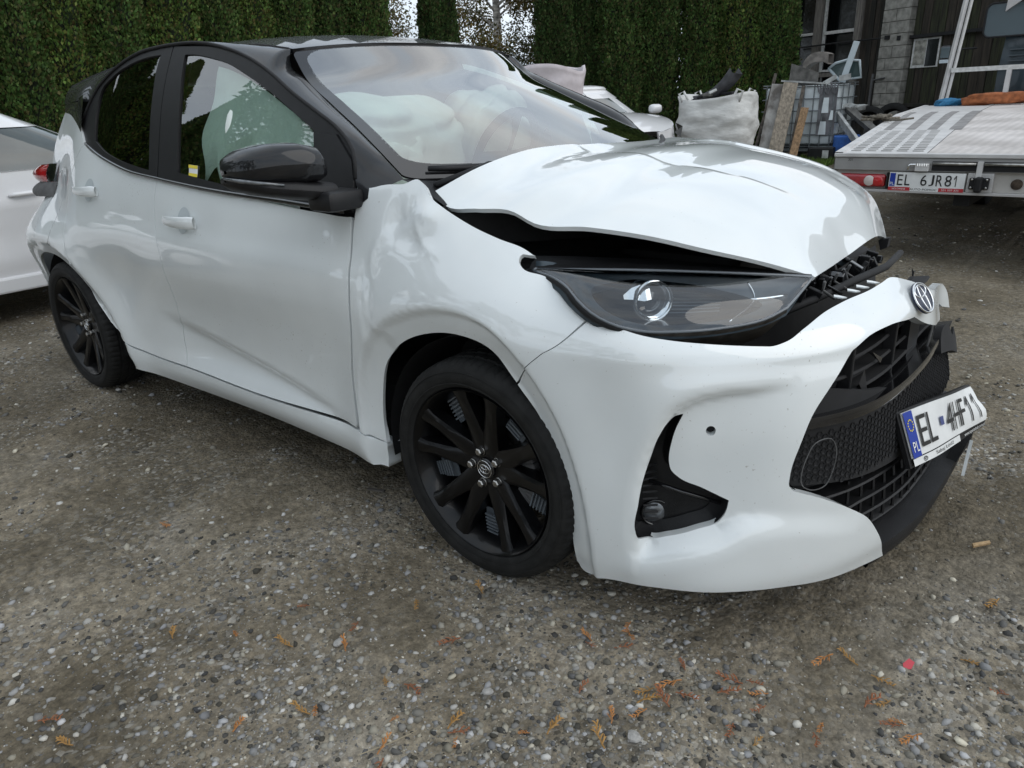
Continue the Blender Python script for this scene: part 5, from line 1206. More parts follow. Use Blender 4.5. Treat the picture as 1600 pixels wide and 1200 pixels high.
# ======================= door mirror, handles, fuel flap =======================
def mirror(sy):
    # stations across the head from door to tip; each: y, x front/back, z bottom/top
    P = []; n_ = 20
    for (y, xc, zc, hx, hz) in [(-.862, -.50, 1.075, .028, .012), (-.868, -.50, 1.082, .056, .030), (-.885, -.51, 1.090, .072, .046), (-.93, -.525, 1.095, .080, .052), (-.985, -.55, 1.096, .080, .050), (-1.03, -.575, 1.092, .072, .042), (-1.052, -.592, 1.088, .056, .030), (-1.062, -.602, 1.084, .030, .014), (-1.064, -.604, 1.083, .006, .004)]:
        row = []
        for i in range(n_):
            t = 2*math.pi*i/n_; c_, s_ = math.cos(t), math.sin(t); e_ = .62
            row.append((xc+hx*math.copysign(abs(c_)**e_, c_), y*sy, zc+hz*math.copysign(abs(s_)**e_, s_)))
        row.append(row[0]); P.append(row)
    P = np.array(P)
    up = P.copy()
    mh = obj('door_mirror', MB().grid(P), BLACKP, car, smooth=True, angle=60)
    # lower half-shell and turn signal
    b = MB(); Q = []
    for (y, xc, zc, hx, hz) in [(-.84, -.49, 1.018, .045, .022), (-.89, -.51, 1.022, .070, .026), (-.95, -.535, 1.032, .082, .026), (-1.01, -.565, 1.042, .078, .022), (-1.045, -.588, 1.052, .060, .017), (-1.066, -.602, 1.060, .030, .010), (-1.068, -.604, 1.062, .005, .003)]:
        Q.append([(xc+hx*math.copysign(abs(math.cos(t))**.7, math.cos(t)), y*sy, zc+hz*math.copysign(abs(math.sin(t))**.7, math.sin(t))) for t in np.linspace(0, 2*math.pi, 21)])
    obj('mirror_lower_shell', b.grid(Q), PLAST, mh, smooth=True)
    b = MB().tube([(.078-.55, -.985*sy, 1.048), (.068-.575, -1.03*sy, 1.056), (.045-.592, -1.058*sy, 1.062), (.0-.604, -1.070*sy, 1.068)], [.003, .005, .006, .004], 6); obj('turn_signal', b, CLEAR, mh, smooth=True)
    b = MB(); b.box((-.455, -.845*sy, .995), (.10, .12, .052), None, .014); obj('mirror_foot', b, SATIN, mh, smooth=True, angle=40)
    b = MB(); q = [(-.432, .962), (-.448, 1.035), (-.475, 1.09), (-.56, 1.155), (-.655, 1.16), (-.63, 1.07), (-.612, .975)]
    b.add([(x, (float(glass_y(x, z))-.008)*sy, z) for x, z in q]+[(x, (float(glass_y(x, z))+.004)*sy, z) for x, z in q], [tuple(range(7)), tuple(range(13, 6, -1))]+[(i, (i+1) % 7, 7+(i+1) % 7, 7+i) for i in range(7)]); obj('mirror_sail', b, SATIN, mh)
    b = MB().add([(-.635, (-1.03)*sy, 1.06), (-.59, -.89*sy, 1.05), (-.59, -.89*sy, 1.125), (-.635, -1.03*sy, 1.12)], [(0, 1, 2, 3)]); obj('mirror_glass', b, CHROME, mh)
mirror(1)
def handle(x0, x1, z, sy, fn=shell_raw):
    b = MB(); P = []
    xs = np.linspace(x0, x1, 12)
    for i, x in enumerate(xs):
        t = i/11; zz = z; y = float(fn(np.array(x), np.array(v_at(x, zz)))[1]); o_ = .014+.022*math.sin(math.pi*min(1, max(0, (t-.02)/.96)))**.5; h = .014+.009*t*(1 if t < .95 else .6); w = .008
        P.append([(x, (y-o_+w*math.cos(q)*.8)*sy, zz+h*math.sin(q)) for q in np.linspace(0, 2*math.pi, 13)])
    h_ = obj('door_handle', b.grid(P), PEARL, car, smooth=True)
    # thumb recess: flat disc, its shade put in as a darker grey
    xm = (x0*.45+x1*.55); 
    b = MB(); R_ = []
    for r, d in ((.042, -.0005), (.038, .0015), (.028, -.004), (.0, -.010)):
        row = []
        for q in np.linspace(0, 2*math.pi, 25):
            xx = xm+r*1.0*math.cos(q); zz = z+.002+r*1.05*math.sin(q); y = float(fn(np.array(xx), np.array(v_at(xx, zz)))[1]); row.append((xx, (y-.0018)*sy, zz))
        R_.append(row)
    obj('handle_recess', MB().grid(R_), mat('recess_shade_grey', (.50, .54, .55), rough=.45, coat=.5), h_, smooth=True)
for sy in (1, -1):
    handle(-1.46, -1.245, .882, sy); handle(-2.24, -2.03, .955, sy)
q = dense([(-2.68, .85), (-2.60, .87), (-2.52, .85), (-2.48, .78), (-2.50, .72), (-2.57, .70), (-2.66, .72), (-2.70, .79)], .02); 
P = shell_raw(q[:, 0], q[:, 1]); b = MB().tube([tuple(p+np.array([0, -.0002, 0])) for p in P], .0010, 5, closed=True); obj('fuel_flap_seam', b, mat('seam_grey', (.35, .36, .36), rough=.6), car)
# inspection sticker on the front side window
st = [tuple(p[:2]) for p in TB['sticker']]
b = MB(); b.add([(x, float(glass_y(x, z))-.001+.004, z) for x, z in st], [(0, 1, 2, 3)]); stk_ = obj('window_sticker', b, WHITE, car)
for (a, c_) in ((0, .28), (.72, 1.)):
    qd = []
    for t, e_ in ((0, a), (1, a), (1, c_), (0, c_)):
        L_ = np.array(st[0])*(1-e_)+np.array(st[3])*e_; R_ = np.array(st[1])*(1-e_)+np.array(st[2])*e_; p = L_*(1-t)+R_*t; qd.append((p[0], float(glass_y(p[0], p[1]))+.0015, p[1]))
    obj('sticker_band', MB().add(qd, [(0, 1, 2, 3)]), YEL, stk_)

# ======================= cabin =======================
def puff(name, c, r, seed, m, sq=.55, wr=.03, n=84, rot=(0, 0, 0)):
    rg = np.random.RandomState(seed); ph = rg.rand(10)*6; dr = rg.randn(10, 3)*3.2
    P = []; Rm = np.array(Matrix.Rotation(rot[2], 3, 'Z') @ Matrix.Rotation(rot[1], 3, 'Y') @ Matrix.Rotation(rot[0], 3, 'X'))
    for u in np.linspace(-math.pi/2, math.pi/2, n//2):
        row = []
        for w in np.linspace(0, 2*math.pi, n+1):
            cu, su, cw, sw = math.cos(u), math.sin(u), math.cos(w), math.sin(w); pw = lambda t: math.copysign(abs(t)**sq, t)
            p = np.array([pw(cu)*pw(cw), pw(cu)*pw(sw), pw(su)])
            k = 1+wr*sum(math.sin(float(dr[i] @ p)+ph[i]) for i in range(10))/2.5-wr*1.6*abs(math.sin(float(dr[3] @ p)*1.2+ph[3]))**8-wr*.9*abs(math.sin(float(dr[5] @ p)*1.6+ph[5]))**10
            row.append(Rm @ (p*np.array(r)*k)+np.array(c))
        P.append(row)
    return obj(name, MB().grid(P), m, car, smooth=True)
puff('passenger_airbag', (-.79, -.37, 1.09), (.22, .27, .165), 4, BAG, .50, .045, rot=(0, .12, .30))
puff('passenger_airbag_lobe', (-.66, -.50, .99), (.15, .15, .17), 6, BAG, .7, .07, rot=(0, -.2, .3))
puff('driver_airbag', (-.98, .36, 1.06), (.14, .24, .22), 9, BAG, .7, .05, rot=(0, .4, 0))
# curtain airbags hanging behind the side windows
for sy in (1, -1):
    P = []
    for i, x in enumerate(np.linspace(-.70, -1.34, 40)):
        row = []
        for j, t in enumerate(np.linspace(0, 1, 18)):
            ztop = float(cr1([-1.5, -1.25, -1.08, -.92, -.78, -.68], [1.40, 1.36, 1.31, 1.25, 1.19, 1.14], np.array(x))); z = ztop-(.36+.05*math.sin(i*.5))*t
            bul = .035+.030*math.sin(i*.45+math.sin(t*4)*1.3)+.022*math.sin(t*8+i*.22)+.010*math.sin(i*1.3-t*9); row.append((x, (float(glass_y(x, z))+.035+.06*t*.5-bul*math.sin(math.pi*t)*.6)*sy, z))
        P.append(row)
    obj('curtain_airbag', MB().grid(P), BAG, car, smooth=True)
b = MB(); P = []
for y in np.linspace(-.70, .70, 15): P.append([(-.20, y, .98), (-.42, y, 1.0-.02*abs(y)), (-.62, y, .985), (-.72, y, .93), (-.74, y, .70), (-.70, y, .45)])
obj('dashboard', MB().grid(P), mat('dash_grey', (.045, .042, .040), rough=.8, noise=.2, nscale=20), car, smooth=True)
b = MB(); cst = Vector((-.86, .36, 1.02)); nrm = Vector((-.9, 0, .43)).normalized(); sxv = Vector((0, 1, 0)); syv = nrm.cross(sxv)
b.tube([tuple(cst+sxv*.18*math.cos(t)+syv*.18*math.sin(t)) for t in np.linspace(0, 2*math.pi, 33)[:-1]], .017, 8, closed=True); sw_ = obj('steering_wheel', b, PLAST, car, smooth=True)
b = MB(); b.tube([tuple(cst-sxv*.17), tuple(cst-nrm*.02), tuple(cst+sxv*.17)], .02, 6); b.tube([tuple(cst), tuple(cst-syv*.17)], .02, 6); obj('wheel_boss', b, PLAST, sw_)
for (x, y) in ((-1.35, -.36), (-1.35, .36)):
    b = MB(); b.box((x+.25, y, .58), (.50, .48, .16), None, .05); b.box((x-.03, y, .86), (.14, .46, .62), Matrix.Rotation(-.28, 3, 'Y'), .05); b.box((x-.16, y, 1.25), (.09, .24, .17), Matrix.Rotation(-.2, 3, 'Y'), .035); obj('front_seat', b, SEAT, car, smooth=True, angle=50)
b = MB(); b.box((-2.05, 0, .58), (.5, 1.2, .18), None, .05); b.box((-2.35, 0, .90), (.14, 1.2, .60), Matrix.Rotation(-.35, 3, 'Y'), .05)
for y in (-.36, .36): b.box((-2.46, y, 1.22), (.09, .22, .14), None, .03)
obj('rear_bench', b, SEAT, car, smooth=True, angle=50)
# cabin side linings keep the inside dark
for sy in (1, -1):
    b = MB().grid([[(x, -.74*sy, .40), (x, -.755*sy, .70), (x, -.74*sy, .95)] for x in np.linspace(-.5, -2.7, 8)]); obj('door_lining', b, SEAT, car)
    b = MB().grid([[(-1.52, (float(glass_y(-1.52, z))+.03)*sy, z), (-1.72, (float(glass_y(-1.7, z))+.03)*sy, z)] for z in (.95, 1.1, 1.25, 1.42)]); obj('pillar_lining', b, SEAT, car)
b = MB(); b.grid([[((-.976+.126*(1-(y/.55)**2)-.012)*(1-t)-2.8*t, y, ro((-.976+.126*(1-(y/.55)**2)-.012)*(1-t)-2.8*t, y)-.012-.02*min(1, t*8)) for y in np.linspace(-.53, .53, 11)] for t in (0, .03, .06, .1, .2, .3, .4, .5, .6, .7, .8, .9, 1)]); obj('headliner', b, mat('headliner', (.30, .29, .27), rough=.95), car)

# ======================= shed =======================
shed = thing('shed', 'old dark boarded shed with concrete block pillars and white window bars', 'building', (-4.884, 15.338, 0), math.radians(-24.9))
BOARD = [mat('tarred_board', (.030, .027, .022), rough=.9, noise=.6, nscale=5, bump=.5, bscale=18, stretch=(6, 6, .6), col2=(.012, .012, .009)), mat('mossy_board', (.045, .050, .025), rough=.95, noise=.6, nscale=4, bump=.5, bscale=18, stretch=(6, 6, .6), col2=(.018, .017, .012)), mat('brown_board', (.050, .040, .030), rough=.9, noise=.6, nscale=5, bump=.5, bscale=18, stretch=(6, 6, .6), col2=(.020, .017, .013))]
GWOOD = mat('weathered_grey_wood', (.20, .185, .165), rough=.9, noise=.4, nscale=6, bump=.5, bscale=25, stretch=(8, 8, .7))
BLOCK = mat('concrete_block', (.30, .29, .26), rough=.95, noise=.35, nscale=9, bump=.6, bscale=60)
WBAR = mat('white_window_bar', (.62, .62, .60), rough=.6, noise=.2, nscale=20)
SHG = mat('shed_window_glass', (.006, .008, .008), rough=.15, coat=.4)
def sbox(name, x0, x1, y0, y1, z0, z1, m, lean=0, parent=None, bev=0):
    b = MB().box(((x0+x1)/2, (y0+y1)/2, (z0+z1)/2), (x1-x0, y1-y0, z1-z0), None, bev)
    return obj(name, b, m, parent or shed)
sbox('rear_wall', -3, 9, .5, 3.5, 0, 3.6, DARK)
sbox('roof', -3.4, 9.4, -.5, 4, 3.6, 3.75, mat('roof_sheet', (.12, .10, .09), rough=.8, noise=.4))
def boards(x0, x1, z0, z1, kind, w=.155):
    x = x0; k = 0
    while x < x1-.02:
        ww = min(w*rnd.uniform(.85, 1.12), x1-x); dz = rnd.uniform(-.02, .02)
        b = MB().box((x+ww/2, .03+rnd.uniform(-.008, .008), (z0+z1)/2+dz), (ww-.010, .03, z1-z0), Matrix.Rotation(rnd.uniform(-.004, .004), 3, 'Y')); obj('wall_board', b, BOARD[(kind+(rnd.random() < .3)) % 3], shed); x += ww; k += 1
boards(-3.0, -.28, 0, 3.5, 0); boards(1.66, 2.20, .05, 3.5, 2, .13); boards(2.82, 5.6, .05, 3.5, 1); boards(5.6, 9, .05, 3.5, 0, .2)
sbox('window_pane', -.30, .62, .22, .24, 1.30, 3.5, SHG); sbox('window_pane', .66, 1.62, .22, .24, 1.30, 3.5, SHG)
sbox('wall_board', -.30, 1.66, .02, .05, .0, 1.30, BOARD[0])
p_ = sbox('timber_post', .49, .66, -.06, .10, .6, 3.5, GWOOD); sbox('timber_post', 1.52, 1.65, -.05, .10, 1.2, 3.5, GWOOD)
sbox('window_sill', -.3, 1.6, -.04, .06, 1.42, 1.50, GWOOD)
for (x0, x1, z0, z1) in ((-.3, .49, 2.26, 2.31), (.70, 1.50, 2.24, 2.30), (.69, .735, 1.52, 3.5), (1.475, 1.515, 1.52, 3.5), (-.3, .49, 1.50, 1.55), (.735, 1.475, 1.52, 1.56)):
    sbox('window_bar', x0, x1, .0, .05, z0, z1, WBAR)
z = 0; k = 0
while z < 3.5:
    if k % 3 == 2:
        for (a, c_) in ((2.22, 2.50), (2.51, 2.80)): sbox('block', a, c_, -.12, .10, z+.006, z+.205, BLOCK, bev=.006)
    elif k % 3 == 0: sbox('block', 2.22, 2.80, -.115, .10, z+.006, z+.205, BLOCK, bev=.006)
    else:
        for (a, c_) in ((2.22, 2.38), (2.39, 2.80)): sbox('block', a, c_, -.12, .10, z+.006, z+.205, BLOCK, bev=.006)
    z += .21; k += 1
sbox('pillar_mortar', 2.24, 2.78, -.10, .09, 0, 3.5, mat('mortar', (.20, .19, .17), rough=1))
b = MB().tube([(-.3, -.10, 2.03), (1.0, -.10, 2.05), (2.40, -.10, 2.05)], .018, 6); b.box((2.38, -.13, 2.05), (.09, .05, .07)); obj('steel_bar', b, DARK, shed)
b = MB().box((3.9, -.04, 2.02), (2.7, .05, .055)); b.box((2.62, -.10, 2.02), (.07, .06, .08)); obj('steel_bar', b, DARK, shed)
b = MB().box((3.9, -.06, .83), (2.6, .10, .06)); obj('wall_plate', b, BOARD[0], shed)
b = MB().tube([(2.16, -.14, .3), (2.17, -.14, 1.3), (2.18, -.14, 1.42)], .025, 6); b.tube([(2.17, -.14, 1.30), (2.45, -.14, 1.34)], .015, 5); obj('drain_pipe', b, GREYP, shed)
wf = sbox('small_window', 2.86, 3.40, -.005, .012, 1.48, 1.98, WBAR); sbox('pane', 2.90, 3.13, -.012, -.006, 1.53, 1.95, mat('papered_pane', (.34, .33, .29), rough=.5, noise=.5, nscale=12), parent=wf); sbox('pane', 3.15, 3.37, -.012, -.006, 1.50, 1.95, SHG, parent=wf)

# ======================= car transporter =======================
ALU = mat('truck_aluminium', (.62, .61, .60), rough=.45, metal=.15, noise=.15, nscale=6)
TPAINT = mat('truck_light_grey', (.46, .45, .44), rough=.5, noise=.15, nscale=4)
def deck_mat():
    m = bpy.data.materials.new('tread_plate'); m.use_nodes = True; nt = m.node_tree; b = nt.nodes['Principled BSDF']; L = nt.links.new
    tcn = nt.nodes.new('ShaderNodeTexCoord'); mp1 = nt.nodes.new('ShaderNodeMapping'); mp1.inputs['Rotation'].default_value = (0, 0, .785); mp1.inputs['Scale'].default_value = (22, 22, 22); L(tcn.outputs['Object'], mp1.inputs[0])
    c = nt.nodes.new('ShaderNodeTexChecker'); c.inputs['Scale'].default_value = 1.0; L(mp1.outputs[0], c.inputs['Vector'])
    n = nt.nodes.new('ShaderNodeTexNoise'); n.inputs['Scale'].default_value = 2.2; n.inputs['Detail'].default_value = 8; L(tcn.outputs['Object'], n.inputs['Vector'])
    r = nt.nodes.new('ShaderNodeValToRGB'); r.color_ramp.elements[0].position = .3; r.color_ramp.elements[0].color = (.50, .46, .43, 1); r.color_ramp.elements[1].position = .65; r.color_ramp.elements[1].color = (.78, .73, .70, 1); L(n.outputs['Fac'], r.inputs['Fac'])
    x = nt.nodes.new('ShaderNodeMixRGB'); x.blend_type = 'MULTIPLY'; x.inputs['Fac'].default_value = .25; L(r.outputs[0], x.inputs['Color1']); L(c.outputs['Color'], x.inputs['Color2']); L(x.outputs[0], b.inputs['Base Color'])
    bp = nt.nodes.new('ShaderNodeBump'); bp.inputs['Distance'].default_value = .004; bp.inputs['Strength'].default_value = .6; L(c.outputs['Fac'], bp.inputs['Height']); L(bp.outputs[0], b.inputs['Normal'])
    b.inputs['Metallic'].default_value = .1; b.inputs['Roughness'].default_value = .5; return m
DECK = deck_mat()
tr = thing('car_transporter', 'light grey flatbed recovery truck with tread plate deck, red rear lamp and dark cab', 'truck', (-.503, 3.753, 0), math.radians(-2))
def tb_(name, x0, x1, y0, y1, z0, z1, m, bev=0, parent=None): return obj(name, MB().box(((x0+x1)/2, (y0+y1)/2, (z0+z1)/2), (x1-x0, y1-y0, z1-z0), None, bev), m, parent or tr)
XL = lambda y: -.150*y
XR = 2.35
# deck plates: wheel track (perforated) and centre tread plate
b = MB(); b.grid([[(XL(y)+.06+.0*y, y, z) for y, z in ((.05, .757), (1.8, .828), (3.5, .890), (7.0, .893))], [(XL(y)*.7+.60, y, z) for y, z in ((.05, .757), (1.8, .828), (3.5, .890), (7.0, .893))]], flip=True); obj('wheel_track', b, ALU, tr)
b = MB(); b.grid([[(XL(y)*.7+.603, y, z-.002) for y, z in ((.05, .757), (1.8, .828), (3.5, .890), (7.0, .893))], [(XR-.06, y, z-.002) for y, z in ((.05, .757), (1.8, .828), (3.5, .890), (7.0, .893))]], flip=True); obj('deck_plate', b, DECK, tr)
zz = lambda y: .757+(y-.05)*(.133/3.45) if y < 3.5 else .890
GAPM = mat('deck_gap_dark', (.25, .24, .235), rough=.6, noise=.3, nscale=10)
for k, (u0, w) in enumerate(((.10, .07), (.26, .08), (.41, .08), (.555, .10))):
    P = [[(XL(y)*(1-.3*(k/3))+u0-.02*(y-1.6)/2+j*w, y, zz(y)+.004) for y in (1.75, 2.5, 3.45, 4.3)] for j in (0, 1)]; b = MB().grid(P, flip=True); obj('wheel_track_gap', b, GAPM, tr)
# punched slots of the wheel track: raised lips in rows
sm = None
for r_ in range(15):
    for q in range(5):
        y = .18+r_*.105; x = XL(y)+.12+q*.105
        if sm is None: sm = MB().box((0, 0, .003), (.070, .012, .006)).v; smm = mesh_from('deck_cleat', sm, MB().box((0, 0, 0), (1, 1, 1)).f); smm.materials.append(mat('cleat_grey', (.40, .39, .38), rough=.5, metal=.2))
        o = bpy.data.objects.new('deck_cleat', smm); COL.objects.link(o); o.parent = tr; o.location = (x, y, zz(y)+.001)
# side rails
for sx in (0, 1):
    b = MB(); P = []
    for y in (0, .6, 1.8, 3.5, 7.0):
        x = XL(y) if sx == 0 else XR; d = 1 if sx == 0 else -1; z = zz(max(y, .05)); P.append([(x, y, z-.235), (x, y, z+.012), (x+.055*d, y, z+.012), (x+.062*d, y, z-.002)])
    b.grid(P); obj('side_rail', b, ALU, tr, angle=20)
tb_('rear_edge', .0, XR, -.012, .05, .735, .762, ALU, .004); tb_('rear_beam', .004, XR-.004, 0, .05, .644, .733, mat('rear_beam_grey', (.33, .325, .32), rough=.5, metal=.2, noise=.15, nscale=5), .004)
tb_('rear_lip', .02, XR-.02, -.010, .06, .496, .514, TPAINT, .003); tb_('lamp_board', .02, XR-.02, .03, .07, .515, .642, mat('lamp_board_cream', (.44, .42, .39), rough=.6, noise=.15, nscale=8), 0)
for (a, c_) in ((.655, .922), (.962, 1.28)):
    s_ = tb_('ramp_slot', a, c_, -.004, .002, .650, .712, DARK); b = MB().tube([(a+.005, -.014, .698), (c_-.005, -.014, .698)], .0105, 8); obj('ramp_bar', b, STEEL, s_, smooth=True)
tb_('slot_divider', .925, .959, -.018, .0, .60, .715, ALU, .003)
b = MB(); b.tube([(.515, -.03, .655), (.515, -.03, .682), (.525, -.03, .690), (.64, -.03, .692)], .008, 8); la = obj('latch', b, CHROME, tr, smooth=True); b = MB().box((.60, -.02, .672), (.085, .04, .05), None, .004); obj('latch_bracket', b, ALU, la)
b = MB()
for k in range(5): b.tube([(.570+.014*k, -.042, .700), (.573+.014*k, -.042, .682)], .004, 5)
obj('latch_spring', b, CHROME, la)
lm = tb_('tail_lamp', .045, .372, -.012, .03, .528, .618, RED, .02)
for (cx_, m_, r_, nm_) in ((.265, mat('lamp_white', (.62, .55, .52), rough=.2, coat=1), .036, 'reversing_lens'), (.322, mat('lamp_bright_red', (.50, .015, .02), rough=.15, coat=1), .036, 'brake_lens')):
    b = MB().lathe([(-.016, r_), (-.020, r_*.8), (-.022, 0)], 24, c=(cx_, 0, .573)); obj(nm_, b, m_, lm, smooth=True)
tb_('lamp_holder', .378, .388, -.014, .03, .52, .63, DARK)
# truck plate
def tplate(u, v, off=0): return (.398+.472*u, -.012-off, .512+.122*v)
pl2 = tb_('number_plate', .398, .870, -.011, .0, .510, .636, WHITE)
sub_ = lambda u0, u1, v0, v1, off: MB().add([tplate(u0, v0, off), tplate(u1, v0, off), tplate(u1, v1, off), tplate(u0, v1, off)], [(0, 1, 2, 3)])
obj('plate_blue_band', sub_(.01, .085, .24, .97, .001), BLUE, pl2); letter('plate_country', 'PL', .02, .30, .055, .17, tplate, WHITE, pl2, .002)
x = .115
for ch, w in (('E', .075), ('L', .070), (' ', .085), ('6', .085), ('J', .065), ('R', .085), ('8', .085), ('1', .038)):
    if ch != ' ': letter('plate_letter', ch, x, .30, w, .60, tplate, INK, pl2, .002)
    x += w+.028
obj('dealer_strip', sub_(0, .30, 0, .20, .0015), mat('strip_red', (.45, .03, .04), rough=.4), pl2); obj('dealer_strip', sub_(.68, 1, 0, .20, .0015), MATS['strip_red'], pl2)
letter('strip_text', 'AUTO-POMOC', .30, .04, .36, .11, tplate, INK, pl2, .003); letter('strip_phone', '501 507 333', .72, .05, .22, .10, tplate, WHITE, pl2, .003); letter('strip_text', 'HOLOWANIE', .06, .05, .18, .10, tplate, WHITE, pl2, .003)
letter('beam_mark', '301', .16, 0, 1, 1, lambda u, v, off=0: (.10+.030*(u-.16), -.002, .708+.018*v), INK, tr, 0)
b = MB(); b.box((.955, -.02, .575), (.115, .02, .075), None, .006); hk = obj('tow_socket', b, PLAST, tr); b = MB(); b.box((.955, -.04, .57), (.045, .05, .10), None, .012); obj('socket_cap', b, PLAST, hk)
for (a, c_) in ((-.043, -.026), (.043, -.026), (-.043, .026), (.043, .026)): obj('bolt', MB().lathe([(-.031, .008), (-.036, .007), (-.037, 0)], 10, c=(.955+a, 0, .575+c_)), STEEL, hk, smooth=True)
tb_('socket_plate', .880, 1.03, -.006, .028, .516, .64, TPAINT, .003)
obj('lamp_hole', MB().lathe([(-.006, .034), (-.012, .030), (-.010, 0)], 24, c=(1.16, .03, .572)), mat('rusty_brown', (.07, .05, .035), rough=.9, noise=.5, nscale=60), tr, smooth=True)
# underside, chassis and wheels
b = MB(); b.box((1.15, 3.2, .62), (2.0, 6.0, .16)); b.box((.85, 3.2, .50), (.10, 6.2, .18)); b.box((1.45, 3.2, .50), (.10, 6.2, .18)); obj('chassis', b, DARK, tr)
for (x, y) in ((.45, 3.3), (2.0, 3.3), (.25, 6.6), (2.0, 6.6)):
    b = MB().lathe([(-.10, .20), (-.11, .30), (-.09, .335), (.09, .335), (.11, .30), (.10, .20)], 40, axis='x', c=(x, y, .335)); w_ = obj('wheel', b, RUB, tr, smooth=True, angle=40); obj('rim', MB().lathe([(-.07, .20), (-.03, .12), (-.06, .05), (-.06, 0)], 32, axis='x', c=(x, y, .335)), ALU, w_, smooth=True)
# head frame, cab
for (x0, x1) in ((-.845, -.69), (2.3, 2.2)):
    b = MB().tube([(x0, 7.0, .88), (x1, 7.0, 2.7)], .035, 4); b.tube([(x0+.07, 7.0, .88), (x1+.07, 7.0, 2.7)], .022, 4); obj('frame_post', b, ALU, tr)
tb_('frame_rail', -.76, 2.25, 6.96, 7.02, 1.335, 1.395, WBAR); tb_('frame_strut', -.075, -.015, 6.96, 7.02, .88, 1.335, ALU)
CABM = mat('cab_dark_blue', (.020, .035, .045), rough=.35, coat=.5, noise=.2, nscale=4)
b = MB(); P = []
for z, hw, dy in ((.85, 1.0, 0), (1.3, 1.01, -.01), (1.9, .98, .02), (2.25, .90, .08), (2.42, .80, .2)):
    P.append([(.75-hw, 7.55+dy+.9, z), (.75-hw, 7.45+dy, z), (.75, 7.40+dy, z), (.75+hw, 7.45+dy, z), (.75+hw, 9.2, z)])
b.grid(P); cb = obj('cab', b, CABM, tr, smooth=True, angle=35)
for z in (1.45, 1.52, 1.60): obj('cab_rib', MB().box((.6, 7.42, z), (1.5, .03, .018), None, .006), CABM, cb)
q = rr_rect(-.52, 1.78, .6, 2.22, .09); b = MB().add([(x, 7.38, z) for x, z in q], [tuple(range(len(q)))]); obj('cab_window', b, mat('cab_window_glass', (.05, .075, .085), rough=.2, coat=.5), cb); b = MB().tube([(x, 7.375, z) for x, z in q], .014, 6, closed=True); obj('window_seal', b, DARK, cb)
b = MB(); b.prism([(-.28, 2.10), (.0, 2.30), (1.9, 2.36), (1.9, 2.75), (-.26, 2.6)], .3, (0, 7.62, 0), (1, 0, 0), (0, 0, 1)); obj('roof_fairing', b, TPAINT, tr)
mi = MB(); mi.box((-.98, 7.5, 1.60), (.16, .09, .26), None, .04); mo = obj('cab_mirror', mi, GLOSSB, tr, smooth=True, angle=40); obj('mirror_arm', MB().tube([(-.90, 7.5, 1.66), (-.6, 7.6, 1.66)], .015, 6), PLAST, mo); obj('mirror_pane', MB().box((-.985, 7.452, 1.50), (.12, .01, .05), None, .004), mat('mirror_pane_pale', (.5, .55, .58), rough=.1, metal=.6), mo); obj('mirror_pane', MB().box((-.985, 7.452, 1.62), (.12, .01, .15), None, .004), mat('mirror_pane_dark', (.12, .15, .16), rough=.1, metal=.6), mo)
def lump(name, c, r, seed, m, sq=.8, wr=.12, n=28, parent=None, rz=0):
    rg = np.random.RandomState(seed); ph = rg.rand(8)*6; dr = rg.randn(8, 3)*3.; P = []
    for u in np.linspace(-math.pi/2, math.pi/2, n//2):
        row = []
        for w in np.linspace(0, 2*math.pi, n+1):
            pw = lambda t: math.copysign(abs(t)**sq, t); p = np.array([pw(math.cos(u))*pw(math.cos(w)), pw(math.cos(u))*pw(math.sin(w)), pw(math.sin(u))]); k = 1+wr*sum(math.sin(float(dr[i] @ p)+ph[i]) for i in range(8))/2
            x, y = p[0]*r[0]*k, p[1]*r[1]*k; row.append((c[0]+x*math.cos(rz)-y*math.sin(rz), c[1]+x*math.sin(rz)+y*math.cos(rz), c[2]+p[2]*r[2]*k))
        P.append(row)
    return obj(name, MB().grid(P), m, parent, smooth=True)
def tw_(x, y, z):
    a = math.radians(-2); return (-.503+x*math.cos(a)-y*math.sin(a), 3.753+x*math.sin(a)+y*math.cos(a), z)
# loads on the deck
BST = mat('blue_strap', (.02, .16, .32), rough=.7, noise=.3, nscale=30)
tag(lump('strap_bundle', tw_(-.62, 6.55, .935), (.17, .10, .055), 3, BST, .8, .2), 'bundle of blue lashing strap on the truck deck beside the head frame', 'strap')
b = MB(); 
for k in range(5): b.tube([tw_(-.80+.05*k, 6.45, .91), tw_(-.62+.03*k, 6.40, 1.00-.01*k), tw_(-.46+.01*k, 6.48, .93)], .009, 5)
ORG = mat('orange_canvas', (.34, .11, .04), rough=.85, noise=.4, nscale=14, bump=.5, bscale=20)
wn_ = lump('orange_cover', tw_(-.08, 6.45, .97), (.36, .14, .075), 5, ORG, .6, .16, rz=.05); tag(wn_, 'crumpled orange cover with black bits lying before the truck cab', 'cover')
b.v = []; b.f = []; b = MB().tube([tw_(.25, 6.5, .985), tw_(.62, 6.52, .99)], .05, 12); b.tube([tw_(.33, 6.5, .985), tw_(.36, 6.5, .985)], .085, 16); b.tube([tw_(.56, 6.5, .985), tw_(.60, 6.5, .985)], .085, 16); tag(obj('winch', b, DARK, None, smooth=True, angle=40), 'black winch drum on the truck deck right of the orange cover', 'winch')
b = MB(); R_ = random.Random(9)
for k in range(9):
    p = [tw_(-.47+R_.uniform(-.14, .05)+.05*j, 2.55+R_.uniform(-.12, .12), .89+R_.uniform(0, .05)) for j in range(4)]; b.tube(p, .013, 6)
b.tube([tw_(-.38, 2.5, .88), tw_(-.20, 2.45, .885), tw_(-.08, 2.42, .90)], .010, 5); tag(obj('rope_bundle', b, mat('dirty_rope', (.17, .15, .12), rough=.95, noise=.4, nscale=60), None, smooth=True), 'coil of dirty grey rope dropped on the left edge of the truck deck', 'rope')

